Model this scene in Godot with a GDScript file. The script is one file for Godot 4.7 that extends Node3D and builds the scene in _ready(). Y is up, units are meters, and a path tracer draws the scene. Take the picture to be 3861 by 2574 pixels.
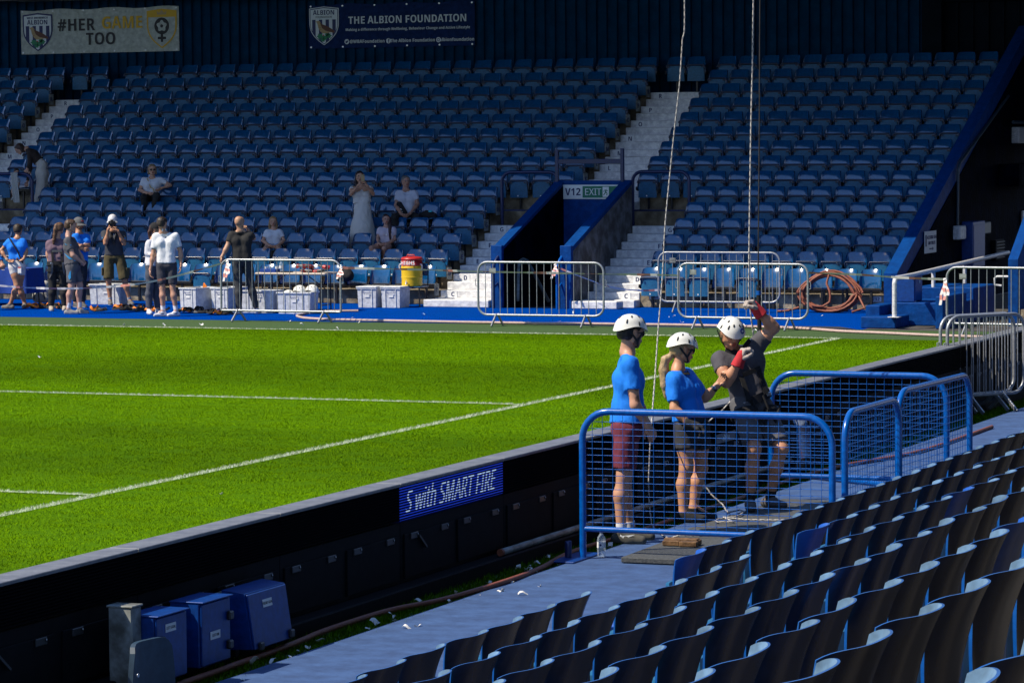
extends Node3D
# A football ground on a sunny day: seating stand behind the touchline, pitch, LED boards, and people abseiling in the near corner.
# World axes: the corner of the pitch is the origin, the touchline runs along -X, the goal line along +Z, metres.

var used := {}
var M := {}
var T := {}
var noise := FastNoiseLite.new()
var font: SystemFont
var bold: SystemFont

# ---------------------------------------------------------------- mesh helper
class MB:
	var v := PackedVector3Array()
	var n := PackedVector3Array()
	var c := PackedColorArray()
	var uv := PackedVector2Array()
	var ix := PackedInt32Array()
	var col := Color.WHITE
	func pt(p: Vector3, nn: Vector3, t := Vector2.ZERO) -> int:
		v.append(p); n.append(nn); c.append(col); uv.append(t)
		return v.size() - 1
	func tri(a: int, b: int, d: int) -> void:
		# clockwise as seen from the side the normals point to
		var g := (v[d] - v[a]).cross(v[b] - v[a])
		if g.dot(n[a] + n[b] + n[d]) < 0.0:
			ix.append(a); ix.append(d); ix.append(b)
		else:
			ix.append(a); ix.append(b); ix.append(d)
	func quad(a: Vector3, b: Vector3, d: Vector3, e: Vector3, flip := false) -> void:
		var nn := (d - a).cross(b - a).normalized()
		if flip: nn = -nn
		var i := pt(a, nn, Vector2(0, 1)); pt(b, nn, Vector2(0, 0)); pt(d, nn, Vector2(1, 0)); pt(e, nn, Vector2(1, 1))
		tri(i, i + 1, i + 2); tri(i, i + 2, i + 3)
	func face(ps: Array, nn: Vector3) -> void:
		var i := v.size()
		for p in ps: pt(p, nn)
		for k in range(1, ps.size() - 1): tri(i, i + k, i + k + 1)
	# box with chamfered edges
	func box(ctr: Vector3, size: Vector3, bev := 0.0, bs := Basis.IDENTITY) -> void:
		var h := size * 0.5
		var b: float = min(bev, min(h.x, min(h.y, h.z)) * 0.9)
		for ax in 3:
			for s in [-1.0, 1.0]:
				var nn := Vector3.ZERO; nn[ax] = s
				var a1: int = (ax + 1) % 3
				var a2: int = (ax + 2) % 3
				var q := []
				for e in [[-1, -1], [1, -1], [1, 1], [-1, 1]]:
					var p := Vector3.ZERO
					p[ax] = s * h[ax]; p[a1] = e[0] * (h[a1] - b); p[a2] = e[1] * (h[a2] - b)
					q.append(ctr + bs * p)
				face(q, bs * nn)
		if b <= 0.0: return
		for ax in 3:
			var a1: int = (ax + 1) % 3
			var a2: int = (ax + 2) % 3
			for s1 in [-1.0, 1.0]:
				for s2 in [-1.0, 1.0]:
					var q := []
					for e in [[-1, 0], [1, 0], [1, 1], [-1, 1]]:
						var p := Vector3.ZERO
						p[ax] = e[0] * (h[ax] - b)
						p[a1] = s1 * (h[a1] - (0.0 if e[1] == 0 else b)); p[a2] = s2 * (h[a2] - (b if e[1] == 0 else 0.0))
						q.append(ctr + bs * p)
					var nn := Vector3.ZERO; nn[a1] = s1; nn[a2] = s2
					face(q, (bs * nn).normalized())
		for sx in [-1.0, 1.0]:
			for sy in [-1.0, 1.0]:
				for sz in [-1.0, 1.0]:
					var s := Vector3(sx, sy, sz)
					face([ctr + bs * (s * (h - Vector3(0, b, b))), ctr + bs * (s * (h - Vector3(b, 0, b))), ctr + bs * (s * (h - Vector3(b, b, 0)))], (bs * s).normalized())
	func bar(a: Vector3, b: Vector3, w: float, d: float, up := Vector3.UP, bev := 0.0) -> void:
		var z := (b - a).normalized()
		var x := up.cross(z)
		if x.length() < 0.01: x = Vector3.RIGHT.cross(z)
		x = x.normalized()
		box((a + b) * 0.5, Vector3(w, d, a.distance_to(b)), bev, Basis(x, z.cross(x), z))
	# round tube along points
	func tube(ps: Array, r, seg := 8, closed := false, caps := true) -> void:
		var m := ps.size()
		var ref := Vector3.UP
		var base := v.size()
		var last := Vector3.ZERO
		for k in m:
			var a: Vector3 = ps[(k - 1 + m) % m] if closed else ps[max(k - 1, 0)]
			var b: Vector3 = ps[(k + 1) % m] if closed else ps[min(k + 1, m - 1)]
			var t := (b - a).normalized()
			if k == 0:
				if abs(t.dot(ref)) > 0.9: ref = Vector3.RIGHT
			else: ref = last
			var x := (ref - t * ref.dot(t)).normalized()
			last = x
			var y := t.cross(x)
			var rr: float = r[k] if r is Array else r
			for s in seg:
				var an := TAU * s / seg
				var nn := x * cos(an) + y * sin(an)
				pt(ps[k] + nn * rr, nn, Vector2(float(s) / seg, float(k)))
		for k in (m if closed else m - 1):
			for s in seg:
				var i := base + k * seg + s
				var j := base + k * seg + (s + 1) % seg
				var i2 := base + ((k + 1) % m) * seg + s
				var j2 := base + ((k + 1) % m) * seg + (s + 1) % seg
				tri(i, j, j2); tri(i, j2, i2)
		if caps and not closed:
			for e in 2:
				var k := 0 if e == 0 else m - 1
				var t: Vector3 = (ps[0] - ps[1]) if e == 0 else (ps[m - 1] - ps[m - 2])
				t = t.normalized()
				var q := []
				for s in seg: q.append(v[base + k * seg + s])
				face(q, t)
	# profile [r, y] turned round the axis at ctr
	func lathe(ctr: Vector3, prof: Array, seg := 24, bs := Basis.IDENTITY) -> void:
		var base := v.size()
		var m := prof.size()
		for k in m:
			var a: Vector2 = prof[max(k - 1, 0)]
			var b: Vector2 = prof[min(k + 1, m - 1)]
			var t := (b - a).normalized()
			for s in seg:
				var an := TAU * s / seg
				var nn := Vector3(t.y * cos(an), -t.x, t.y * sin(an))
				pt(ctr + bs * Vector3(prof[k].x * cos(an), prof[k].y, prof[k].x * sin(an)), (bs * nn).normalized())
		for k in m - 1:
			for s in seg:
				var i := base + k * seg + s
				var j := base + k * seg + (s + 1) % seg
				tri(i, j, j + seg); tri(i, j + seg, i + seg)
	# closed band swept along a loop of points: flat strap, w along wid direction
	func strap(ps: Array, outs: Array, w: float, th: float, closed := false) -> void:
		var m := ps.size()
		var q := []
		for k in m:
			var a: Vector3 = ps[(k - 1 + m) % m] if closed else ps[max(k - 1, 0)]
			var b: Vector3 = ps[(k + 1) % m] if closed else ps[min(k + 1, m - 1)]
			var t := (b - a).normalized()
			var o: Vector3 = (outs[k] - t * outs[k].dot(t)).normalized()
			var s := t.cross(o)
			q.append([ps[k] + s * w * 0.5 + o * th, ps[k] - s * w * 0.5 + o * th, ps[k] - s * w * 0.5, ps[k] + s * w * 0.5, o, s])
		for k in (m if closed else m - 1):
			var A = q[k]; var B = q[(k + 1) % m]
			for f in [[0, 1, 4, 1.0], [1, 2, 5, -1.0], [2, 3, 4, -1.0], [3, 0, 5, 1.0]]:
				var i := pt(A[f[0]], A[f[2]] * f[3]); pt(A[f[1]], A[f[2]] * f[3]); pt(B[f[1]], B[f[2]] * f[3]); pt(B[f[0]], B[f[2]] * f[3])
				tri(i, i + 1, i + 2); tri(i, i + 2, i + 3)
	# grid surface from a function's points: rows of equal length
	func sheet(rows: Array, flip := false, wrap := false) -> void:
		var nr := rows.size(); var nc: int = rows[0].size()
		var base := v.size()
		for i in nr:
			for j in nc:
				var du: Vector3 = rows[i][(j + 1) % nc if wrap else min(j + 1, nc - 1)] - rows[i][(j - 1 + nc) % nc if wrap else max(j - 1, 0)]
				var dv: Vector3 = rows[min(i + 1, nr - 1)][j] - rows[max(i - 1, 0)][j]
				var nn := du.cross(dv).normalized()
				pt(rows[i][j], -nn if flip else nn, Vector2(float(j) / (nc - 1), float(i) / (nr - 1)))
		for i in nr - 1:
			for j in (nc if wrap else nc - 1):
				var a := base + i * nc + j
				var b := base + i * nc + (j + 1) % nc
				tri(a, b, b + nc); tri(a, b + nc, a + nc)
	func ball(ctr: Vector3, r: Vector3, bs := Basis.IDENTITY, nu := 12, nv := 8) -> void:
		var rows := []
		for i in nv + 1:
			var th := PI * i / nv
			var row := []
			for j in nu: row.append(ctr + bs * (Vector3(sin(th) * cos(TAU * j / nu), cos(th), sin(th) * sin(TAU * j / nu)) * r))
			rows.append(row)
		var base := v.size()
		for i in nv + 1:
			for j in nu:
				var th := PI * i / nv
				var nn := Vector3(sin(th) * cos(TAU * j / nu), cos(th), sin(th) * sin(TAU * j / nu)) / r
				pt(rows[i][j], (bs * nn).normalized())
		for i in nv:
			for j in nu:
				var a := base + i * nu + j; var b := base + i * nu + (j + 1) % nu
				tri(a, b, b + nu); tri(a, b + nu, a + nu)
	func into(me: ArrayMesh, mat: Material) -> ArrayMesh:
		if v.is_empty(): return me
		var a := []
		a.resize(Mesh.ARRAY_MAX)
		a[Mesh.ARRAY_VERTEX] = v; a[Mesh.ARRAY_NORMAL] = n; a[Mesh.ARRAY_COLOR] = c; a[Mesh.ARRAY_TEX_UV] = uv; a[Mesh.ARRAY_INDEX] = ix
		me.add_surface_from_arrays(Mesh.PRIMITIVE_TRIANGLES, a)
		me.surface_set_material(me.get_surface_count() - 1, mat)
		return me
	func mesh(mat: Material) -> ArrayMesh:
		return into(ArrayMesh.new(), mat)

# ---------------------------------------------------------------- scene tree helpers
func numbered(called: String) -> String:
	var k: int = used.get(called, 0)
	used[called] = k + 1
	return called if k == 0 else "%s_%03d" % [called, k]

func tag(o: Node, label := "", category := "", group := "", kind := "") -> Node:
	if label: o.set_meta("label", label)
	if category: o.set_meta("category", category)
	if group: o.set_meta("group", group)
	if kind: o.set_meta("kind", kind)
	return o

func thing(called: String, label: String, category: String, at := Vector3.ZERO, turn := 0.0, group := "") -> Node3D:
	var o := Node3D.new()
	o.name = numbered(called)
	add_child(o)
	o.position = at; o.rotation.y = turn
	tag(o, label, category, group)
	return o

func part(called: String, me: Mesh, parent: Node = null, at := Vector3.ZERO) -> MeshInstance3D:
	var o := MeshInstance3D.new()
	o.mesh = me
	o.position = at
	if parent == null or parent == self:
		o.name = numbered(called)
		add_child(o)
	else:
		var k := 0
		var nm := called
		while parent.has_node(NodePath(nm)):
			k += 1
			nm = "%s_%03d" % [called, k]
		o.name = nm
		parent.add_child(o, true)
	return o

func struct(called: String, me: Mesh) -> MeshInstance3D:
	var o := part(called, me)
	o.set_meta("kind", "structure")
	return o

func dup(src: Node3D, at: Vector3, turn: float, label: String, group := "") -> Node3D:
	var r: Node3D = src.duplicate()
	var base := String(src.name)
	if base.length() > 4 and base[base.length() - 4] == "_" and base.right(3).is_valid_int(): base = base.left(base.length() - 4)
	r.name = numbered(base)
	add_child(r)
	r.position = at; r.rotation.y = turn
	r.set_meta("label", label)
	if group: r.set_meta("group", group)
	return r

# ---------------------------------------------------------------- materials
func lin(r: float, g: float, b: float) -> Color:
	return Color(r, g, b).linear_to_srgb()

func noise_image(n: int, freq: float, octaves: int, lo: Color, hi: Color, gain := 0.5, contrast := 1.0) -> Image:
	var f := FastNoiseLite.new()
	f.seed = int(freq * 1000) + octaves * 7 + n
	f.noise_type = FastNoiseLite.TYPE_SIMPLEX_SMOOTH
	f.frequency = freq
	f.fractal_octaves = octaves
	f.fractal_gain = gain
	var g := f.get_seamless_image(n, n)
	g.convert(Image.FORMAT_RGB8)
	var d := g.get_data()
	for i in n * n:
		var t: float = clamp((d[i * 3] / 255.0 - 0.5) * contrast + 0.5, 0.0, 1.0)
		var k := lo.lerp(hi, t)
		d[i * 3] = int(k.r * 255); d[i * 3 + 1] = int(k.g * 255); d[i * 3 + 2] = int(k.b * 255)
	return Image.create_from_data(n, n, false, Image.FORMAT_RGB8, d)

func mat(called: String, c: Color, rough := 0.6, metal := 0.0) -> StandardMaterial3D:
	var m := StandardMaterial3D.new()
	m.resource_name = called
	m.albedo_color = c
	m.roughness = rough
	m.metallic = metal
	M[called] = m
	return m

# mottled: multiplies the colour by a noise texture laid triplanar in the world
func grain(m: StandardMaterial3D, tex: String, scale: float, bump := "", bump_cm := 0.0, world := true) -> StandardMaterial3D:
	if tex: m.albedo_texture = T[tex]
	m.uv1_triplanar = true
	m.uv1_world_triplanar = world
	m.uv1_scale = Vector3.ONE * scale
	if bump:
		m.normal_enabled = true
		m.normal_texture = T[bump]
		m.normal_scale = bump_cm
	return m

func make_materials() -> void:
	var W := Color.WHITE
	T.speck = ImageTexture.create_from_image(noise_image(256, 0.06, 4, Color(0.74, 0.74, 0.74), W, 0.7, 1.5))
	T.blotch = ImageTexture.create_from_image(noise_image(256, 0.012, 5, Color(0.6, 0.58, 0.55), W, 0.6, 1.7))
	T.scuff = ImageTexture.create_from_image(noise_image(512, 0.016, 6, Color(0.8, 0.8, 0.82), W, 0.65, 1.5))
	T.blades = ImageTexture.create_from_image(noise_image(512, 0.11, 3, Color(0.72, 0.78, 0.6), W, 0.75, 1.6))
	T.cloth = ImageTexture.create_from_image(noise_image(256, 0.05, 4, Color(0.92, 0.92, 0.92), W, 0.6, 1.3))
	T.weave = ImageTexture.create_from_image(noise_image(256, 0.05, 4, Color(0.84, 0.84, 0.84), W, 0.6, 1.5))
	var hi := noise_image(256, 0.05, 4, Color.BLACK, W, 0.6, 1.3)
	hi.bump_map_to_normal_map(2.0)
	T.bumpy = ImageTexture.create_from_image(hi)
	var hb := noise_image(512, 0.11, 3, Color.BLACK, W, 0.75, 1.7)
	hb.bump_map_to_normal_map(2.0)
	T.turfy = ImageTexture.create_from_image(hb)
	grain(mat("grass", lin(0.085, 0.185, 0.001), 0.9), "blades", 0.9, "turfy", 1.0).vertex_color_use_as_albedo = true
	M.grass.metallic_specular = 0.1
	var bl := mat("blade", lin(0.120, 0.245, 0.001), 0.9)
	bl.metallic_specular = 0.1
	bl.vertex_color_use_as_albedo = true
	bl.backlight = lin(0.09, 0.22, 0.0)
	grain(mat("line", lin(0.30, 0.42, 0.16), 0.9), "speck", 2.0)
	var pb := mat("painted_blade", lin(0.62, 0.68, 0.55), 0.7)
	pb.vertex_color_use_as_albedo = true
	grain(mat("verge", lin(0.048, 0.108, 0.018), 0.95), "speck", 1.2, "turfy", 0.8)
	grain(mat("carpet", lin(0.0, 0.056, 0.36), 1.0), "speck", 1.0, "bumpy", 0.5).metallic_specular = 0.05
	grain(mat("rubber", lin(0.035, 0.038, 0.042), 0.8), "speck", 1.5)
	grain(mat("walkway", lin(0.040, 0.092, 0.225), 0.8), "scuff", 0.45, "bumpy", 0.25)
	grain(mat("concrete", lin(0.30, 0.25, 0.175), 0.85), "blotch", 0.5, "bumpy", 0.6)
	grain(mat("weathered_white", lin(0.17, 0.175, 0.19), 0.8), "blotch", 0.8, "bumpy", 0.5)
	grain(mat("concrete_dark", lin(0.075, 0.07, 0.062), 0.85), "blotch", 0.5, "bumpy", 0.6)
	grain(mat("white_paint", lin(0.82, 0.82, 0.80), 0.6), "scuff", 0.7, "bumpy", 0.3)
	grain(mat("blue_paint", lin(0.0, 0.052, 0.235), 0.6), "scuff", 0.6, "bumpy", 0.3).metallic_specular = 0.25
	grain(mat("cladding", lin(0.001, 0.036, 0.088), 0.7), "scuff", 0.3).metallic_specular = 0.15
	grain(mat("cladding_dark", lin(0.004, 0.008, 0.014), 0.7), "scuff", 0.3).metallic_specular = 0.15
	grain(mat("shaded_brick", lin(0.0015, 0.004, 0.014), 0.8), "blotch", 0.6, "bumpy", 0.6).metallic_specular = 0.1  # near-black albedo carries the shade of the corner and tunnel
	grain(mat("soffit", lin(0.05, 0.055, 0.07), 0.8), "blotch", 0.3)
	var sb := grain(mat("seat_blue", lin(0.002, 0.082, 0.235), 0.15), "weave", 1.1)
	sb.metallic_specular = 1.0
	sb.clearcoat_enabled = true; sb.clearcoat = 0.7; sb.clearcoat_roughness = 0.10
	grain(mat("seat_front", lin(0.15, 0.29, 0.48), 0.4), "blotch", 2.3)
	grain(mat("seat_rim", lin(0.002, 0.085, 0.36), 0.35), "weave", 1.3)
	grain(mat("seat_pan", lin(0.008, 0.125, 0.27), 0.5), "weave", 1.2)
	grain(mat("seat_back_shaded", lin(0.010, 0.028, 0.085), 0.25), "weave", 1.3)  # same blue plastic, its deep shade put into a dark navy colour
	grain(mat("seat_new", lin(0.010, 0.10, 0.48), 0.3), "weave", 1.3)
	mat("seat_trim", lin(0.008, 0.02, 0.06), 0.3)
	mat("black_metal", lin(0.012, 0.012, 0.014), 0.4)
	grain(mat("black_panel", lin(0.006, 0.0075, 0.010), 0.7), "scuff", 0.8).metallic_specular = 0.2
	mat("black_led", lin(0.004, 0.004, 0.006), 0.8).metallic_specular = 0.1
	grain(mat("board_top", lin(0.20, 0.205, 0.21), 0.5, 0.2), "scuff", 0.7)
	var ed := mat("led_blue", lin(0.01, 0.03, 0.35), 0.4)
	ed.emission_enabled = true; ed.emission = lin(0.01, 0.05, 0.75); ed.emission_energy_multiplier = 0.32
	var ew := mat("led_white", lin(0.5, 0.6, 0.8), 0.4)
	ew.emission_enabled = true; ew.emission = lin(0.45, 0.62, 0.95); ew.emission_energy_multiplier = 0.6
	grain(mat("galvanised", lin(0.42, 0.44, 0.45), 0.42, 0.55), "scuff", 2.0)
	grain(mat("blue_gloss", lin(0.0, 0.105, 0.44), 0.25), "scuff", 2.0)
	grain(mat("navy_gloss", lin(0.007, 0.02, 0.10), 0.3), "scuff", 2.0)
	grain(mat("white_gloss", lin(0.75, 0.75, 0.74), 0.35), "scuff", 2.0)
	grain(mat("box_blue", lin(0.001, 0.050, 0.26), 0.4, 0.1), "scuff", 1.5)
	grain(mat("grey_post", lin(0.30, 0.33, 0.32), 0.5), "blotch", 1.5)
	grain(mat("slate_plastic", lin(0.03, 0.06, 0.09), 0.4), "scuff", 1.5)
	mat("paper", lin(0.72, 0.73, 0.72), 0.6)
	mat("print_navy", lin(0.012, 0.022, 0.10), 0.6)
	mat("print_black", lin(0.012, 0.012, 0.014), 0.6)
	mat("print_white", lin(0.62, 0.66, 0.66), 0.6)
	mat("print_gold", lin(0.62, 0.36, 0.01), 0.6)
	mat("print_green", lin(0.01, 0.16, 0.09), 0.6)
	mat("print_leaf", lin(0.01, 0.20, 0.08), 0.6)
	mat("print_brown", lin(0.11, 0.035, 0.015), 0.6)
	mat("print_buff", lin(0.40, 0.28, 0.13), 0.6)
	mat("print_red", lin(0.4, 0.02, 0.01), 0.6)
	grain(mat("banner_white", lin(0.50, 0.53, 0.47), 0.75), "weave", 0.5, "bumpy", 0.6)
	grain(mat("banner_navy", lin(0.010, 0.030, 0.11), 0.8), "weave", 0.5, "bumpy", 0.6).metallic_specular = 0.2
	grain(mat("hose_brown", lin(0.27, 0.075, 0.035), 0.6), "scuff", 2.0)
	grain(mat("hose_pink", lin(0.55, 0.40, 0.34), 0.7), "scuff", 2.0)
	var tp := mat("tape", Color.WHITE, 0.5)
	tp.vertex_color_use_as_albedo = true
	tp.backlight = Color(0.3, 0.3, 0.3)
	var tub := grain(mat("clear_plastic", lin(0.70, 0.73, 0.74), 0.4), "scuff", 1.2)
	tub.backlight = lin(0.25, 0.27, 0.28)
	mat("handle_blue", lin(0.03, 0.06, 0.22), 0.4)
	mat("yellow_plastic", lin(0.62, 0.40, 0.008), 0.4)
	mat("red_plastic", lin(0.42, 0.02, 0.02), 0.4)
	mat("orange_web", lin(0.75, 0.20, 0.01), 0.7)
	grain(mat("black_cloth", lin(0.010, 0.010, 0.012), 0.9), "weave", 3.0)
	grain(mat("grey_cloth", lin(0.12, 0.125, 0.13), 0.9), "weave", 3.0)
	grain(mat("pale_cloth", lin(0.50, 0.49, 0.45), 0.9), "weave", 3.0)
	grain(mat("blue_cloth", lin(0.005, 0.05, 0.30), 0.9), "weave", 2.0)
	grain(mat("table_top", lin(0.60, 0.52, 0.42), 0.5), "scuff", 1.0)
	grain(mat("mat_rubber", lin(0.075, 0.082, 0.085), 0.85), "speck", 1.6, "bumpy", 0.6)
	grain(mat("timber", lin(0.20, 0.105, 0.04), 0.75), "blotch", 3.0, "bumpy", 0.6)
	grain(mat("helmet_white", lin(0.72, 0.71, 0.64), 0.22), "", 1.0)
	mat("steel", lin(0.55, 0.56, 0.57), 0.3, 0.9)
	mat("rubber_black", lin(0.01, 0.01, 0.01), 0.5)
	mat("lens_dark", lin(0.01, 0.008, 0.006), 0.1)
	mat("feather", lin(0.70, 0.68, 0.64), 0.8)
	var gl := mat("water_bottle", Color(0.85, 0.92, 0.98, 0.22), 0.08)
	gl.transparency = BaseMaterial3D.TRANSPARENCY_ALPHA
	var skin := grain(mat("skin", Color.WHITE, 0.5), "cloth", 7.0)
	skin.vertex_color_use_as_albedo = true
	var cl := grain(mat("cloth", Color.WHITE, 0.85), "cloth", 7.0)
	cl.vertex_color_use_as_albedo = true
	var hr := grain(mat("hair", Color.WHITE, 0.55), "speck", 9.0, "bumpy", 1.0)
	hr.vertex_color_use_as_albedo = true
	var pl := mat("plain", Color.WHITE, 0.5)
	pl.vertex_color_use_as_albedo = true
	var rp := mat("rope_white", lin(0.5, 0.48, 0.44), 0.85)
	rp.vertex_color_use_as_albedo = true

func text(s: String, size: float, m: String, f: Font = null, depth := 0.003, spacing := 0.0) -> TextMesh:
	var t := TextMesh.new()
	t.text = s
	t.font = f if f else bold
	t.font_size = 64
	t.pixel_size = size / 64.0
	t.depth = depth
	t.curve_step = 1.0
	t.material = M[m]
	t.horizontal_alignment = HORIZONTAL_ALIGNMENT_CENTER
	t.vertical_alignment = VERTICAL_ALIGNMENT_CENTER
	return t

# flat print: polygon in the XY plane, facing +Z
func flat(pts: Array, m: String, z := 0.0) -> ArrayMesh:
	var p := PackedVector2Array()
	for q in pts: p.append(q)
	var tri := Geometry2D.triangulate_polygon(p)
	var b := MB.new()
	for q in p: b.pt(Vector3(q.x, q.y, z), Vector3(0, 0, 1), q)
	for k in range(0, tri.size(), 3): b.tri(tri[k], tri[k + 1], tri[k + 2])
	return b.mesh(M[m])

func disc(c: Vector2, r: float, n := 20) -> Array:
	var q := []
	for k in n: q.append(c + Vector2(cos(TAU * k / n), sin(TAU * k / n)) * r)
	return q

# ---------------------------------------------------------------- stand geometry
const LETTERS := "CDEFGHJKLMNOPRS"
func row_top(i: int) -> float: return 0.781 + 0.301444 * i + 0.00033874 * i * i
func row_z(i: int) -> float: return -8.411 - 0.65473 * i
func row_floor(i: int) -> float: return max(0.0, row_top(i) - 0.80) if i > 0 else 0.0

func _ready() -> void:
	var cam := Camera3D.new()
	cam.name = "camera"
	add_child(cam)
	cam.position = Vector3(15.458, 3.395, 52.579)
	cam.rotation = Vector3(-0.062197, 0.383575, -0.0079)
	cam.fov = 11.684
	cam.near = 0.1
	cam.far = 400.0
	cam.current = true
	var we := WorldEnvironment.new()
	we.name = "world_environment"
	var env := Environment.new()
	env.background_mode = Environment.BG_SKY
	env.tonemap_mode = Environment.TONE_MAPPER_LINEAR
	env.tonemap_exposure = 1.38
	env.sdfgi_enabled = true; env.ssao_enabled = true; env.ssil_enabled = true
	var sky := Sky.new()
	var sm := ProceduralSkyMaterial.new()
	sm.sky_top_color = Color(0.42, 0.58, 0.84)
	sm.sky_horizon_color = Color(0.84, 0.88, 0.93)
	sm.sky_curve = 0.16
	sm.ground_bottom_color = Color(0.16, 0.17, 0.15)
	sm.ground_horizon_color = Color(0.42, 0.44, 0.42)
	sm.sky_energy_multiplier = 0.95
	sky.sky_material = sm
	env.sky = sky
	we.environment = env
	add_child(we)
	var sun := DirectionalLight3D.new()
	sun.name = "sun"
	add_child(sun)
	var el := deg_to_rad(51.0)
	var az := deg_to_rad(40.0)
	var to_sun := Vector3(-cos(el) * cos(az), sin(el), cos(el) * sin(az))
	sun.look_at_from_position(to_sun * 50.0, Vector3.ZERO)
	sun.light_energy = 1.5
	sun.light_color = Color(1.0, 0.955, 0.88)
	sun.light_angular_distance = 0.5
	sun.shadow_enabled = true
	noise.seed = 11
	noise.frequency = 1.0
	noise.noise_type = FastNoiseLite.TYPE_SIMPLEX_SMOOTH
	font = SystemFont.new(); font.font_names = PackedStringArray(["Droid Sans"])
	bold = SystemFont.new(); bold.font_names = PackedStringArray(["Droid Sans"]); bold.font_weight = 700
	make_materials()
	build_ground()
	build_far_stand()
	build_roofs()
	build_tunnel()
	build_side_wall()
	build_banners()
	build_far_seats()
	build_led_board()
	build_near_terrace()
	build_near_seats()
	build_barriers()
	build_pen()
	build_cabinets()
	build_near_props()
	build_far_props()
	build_litter()
	build_people()

func stripe_tone(x: float, z: float) -> float:
	# mowing bands across the pitch, parallel to the touchline
	var s := sin((z - 1.4) * TAU / 11.0)
	var t := 0.5 + 0.5 * clampf(s * 2.2, -1.0, 1.0)
	return 0.80 + 0.28 * t + 0.20 * noise.get_noise_2d(x * 0.16, z * 0.35) + 0.05 * noise.get_noise_2d(x * 0.9 + 40, z * 0.9)

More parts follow.
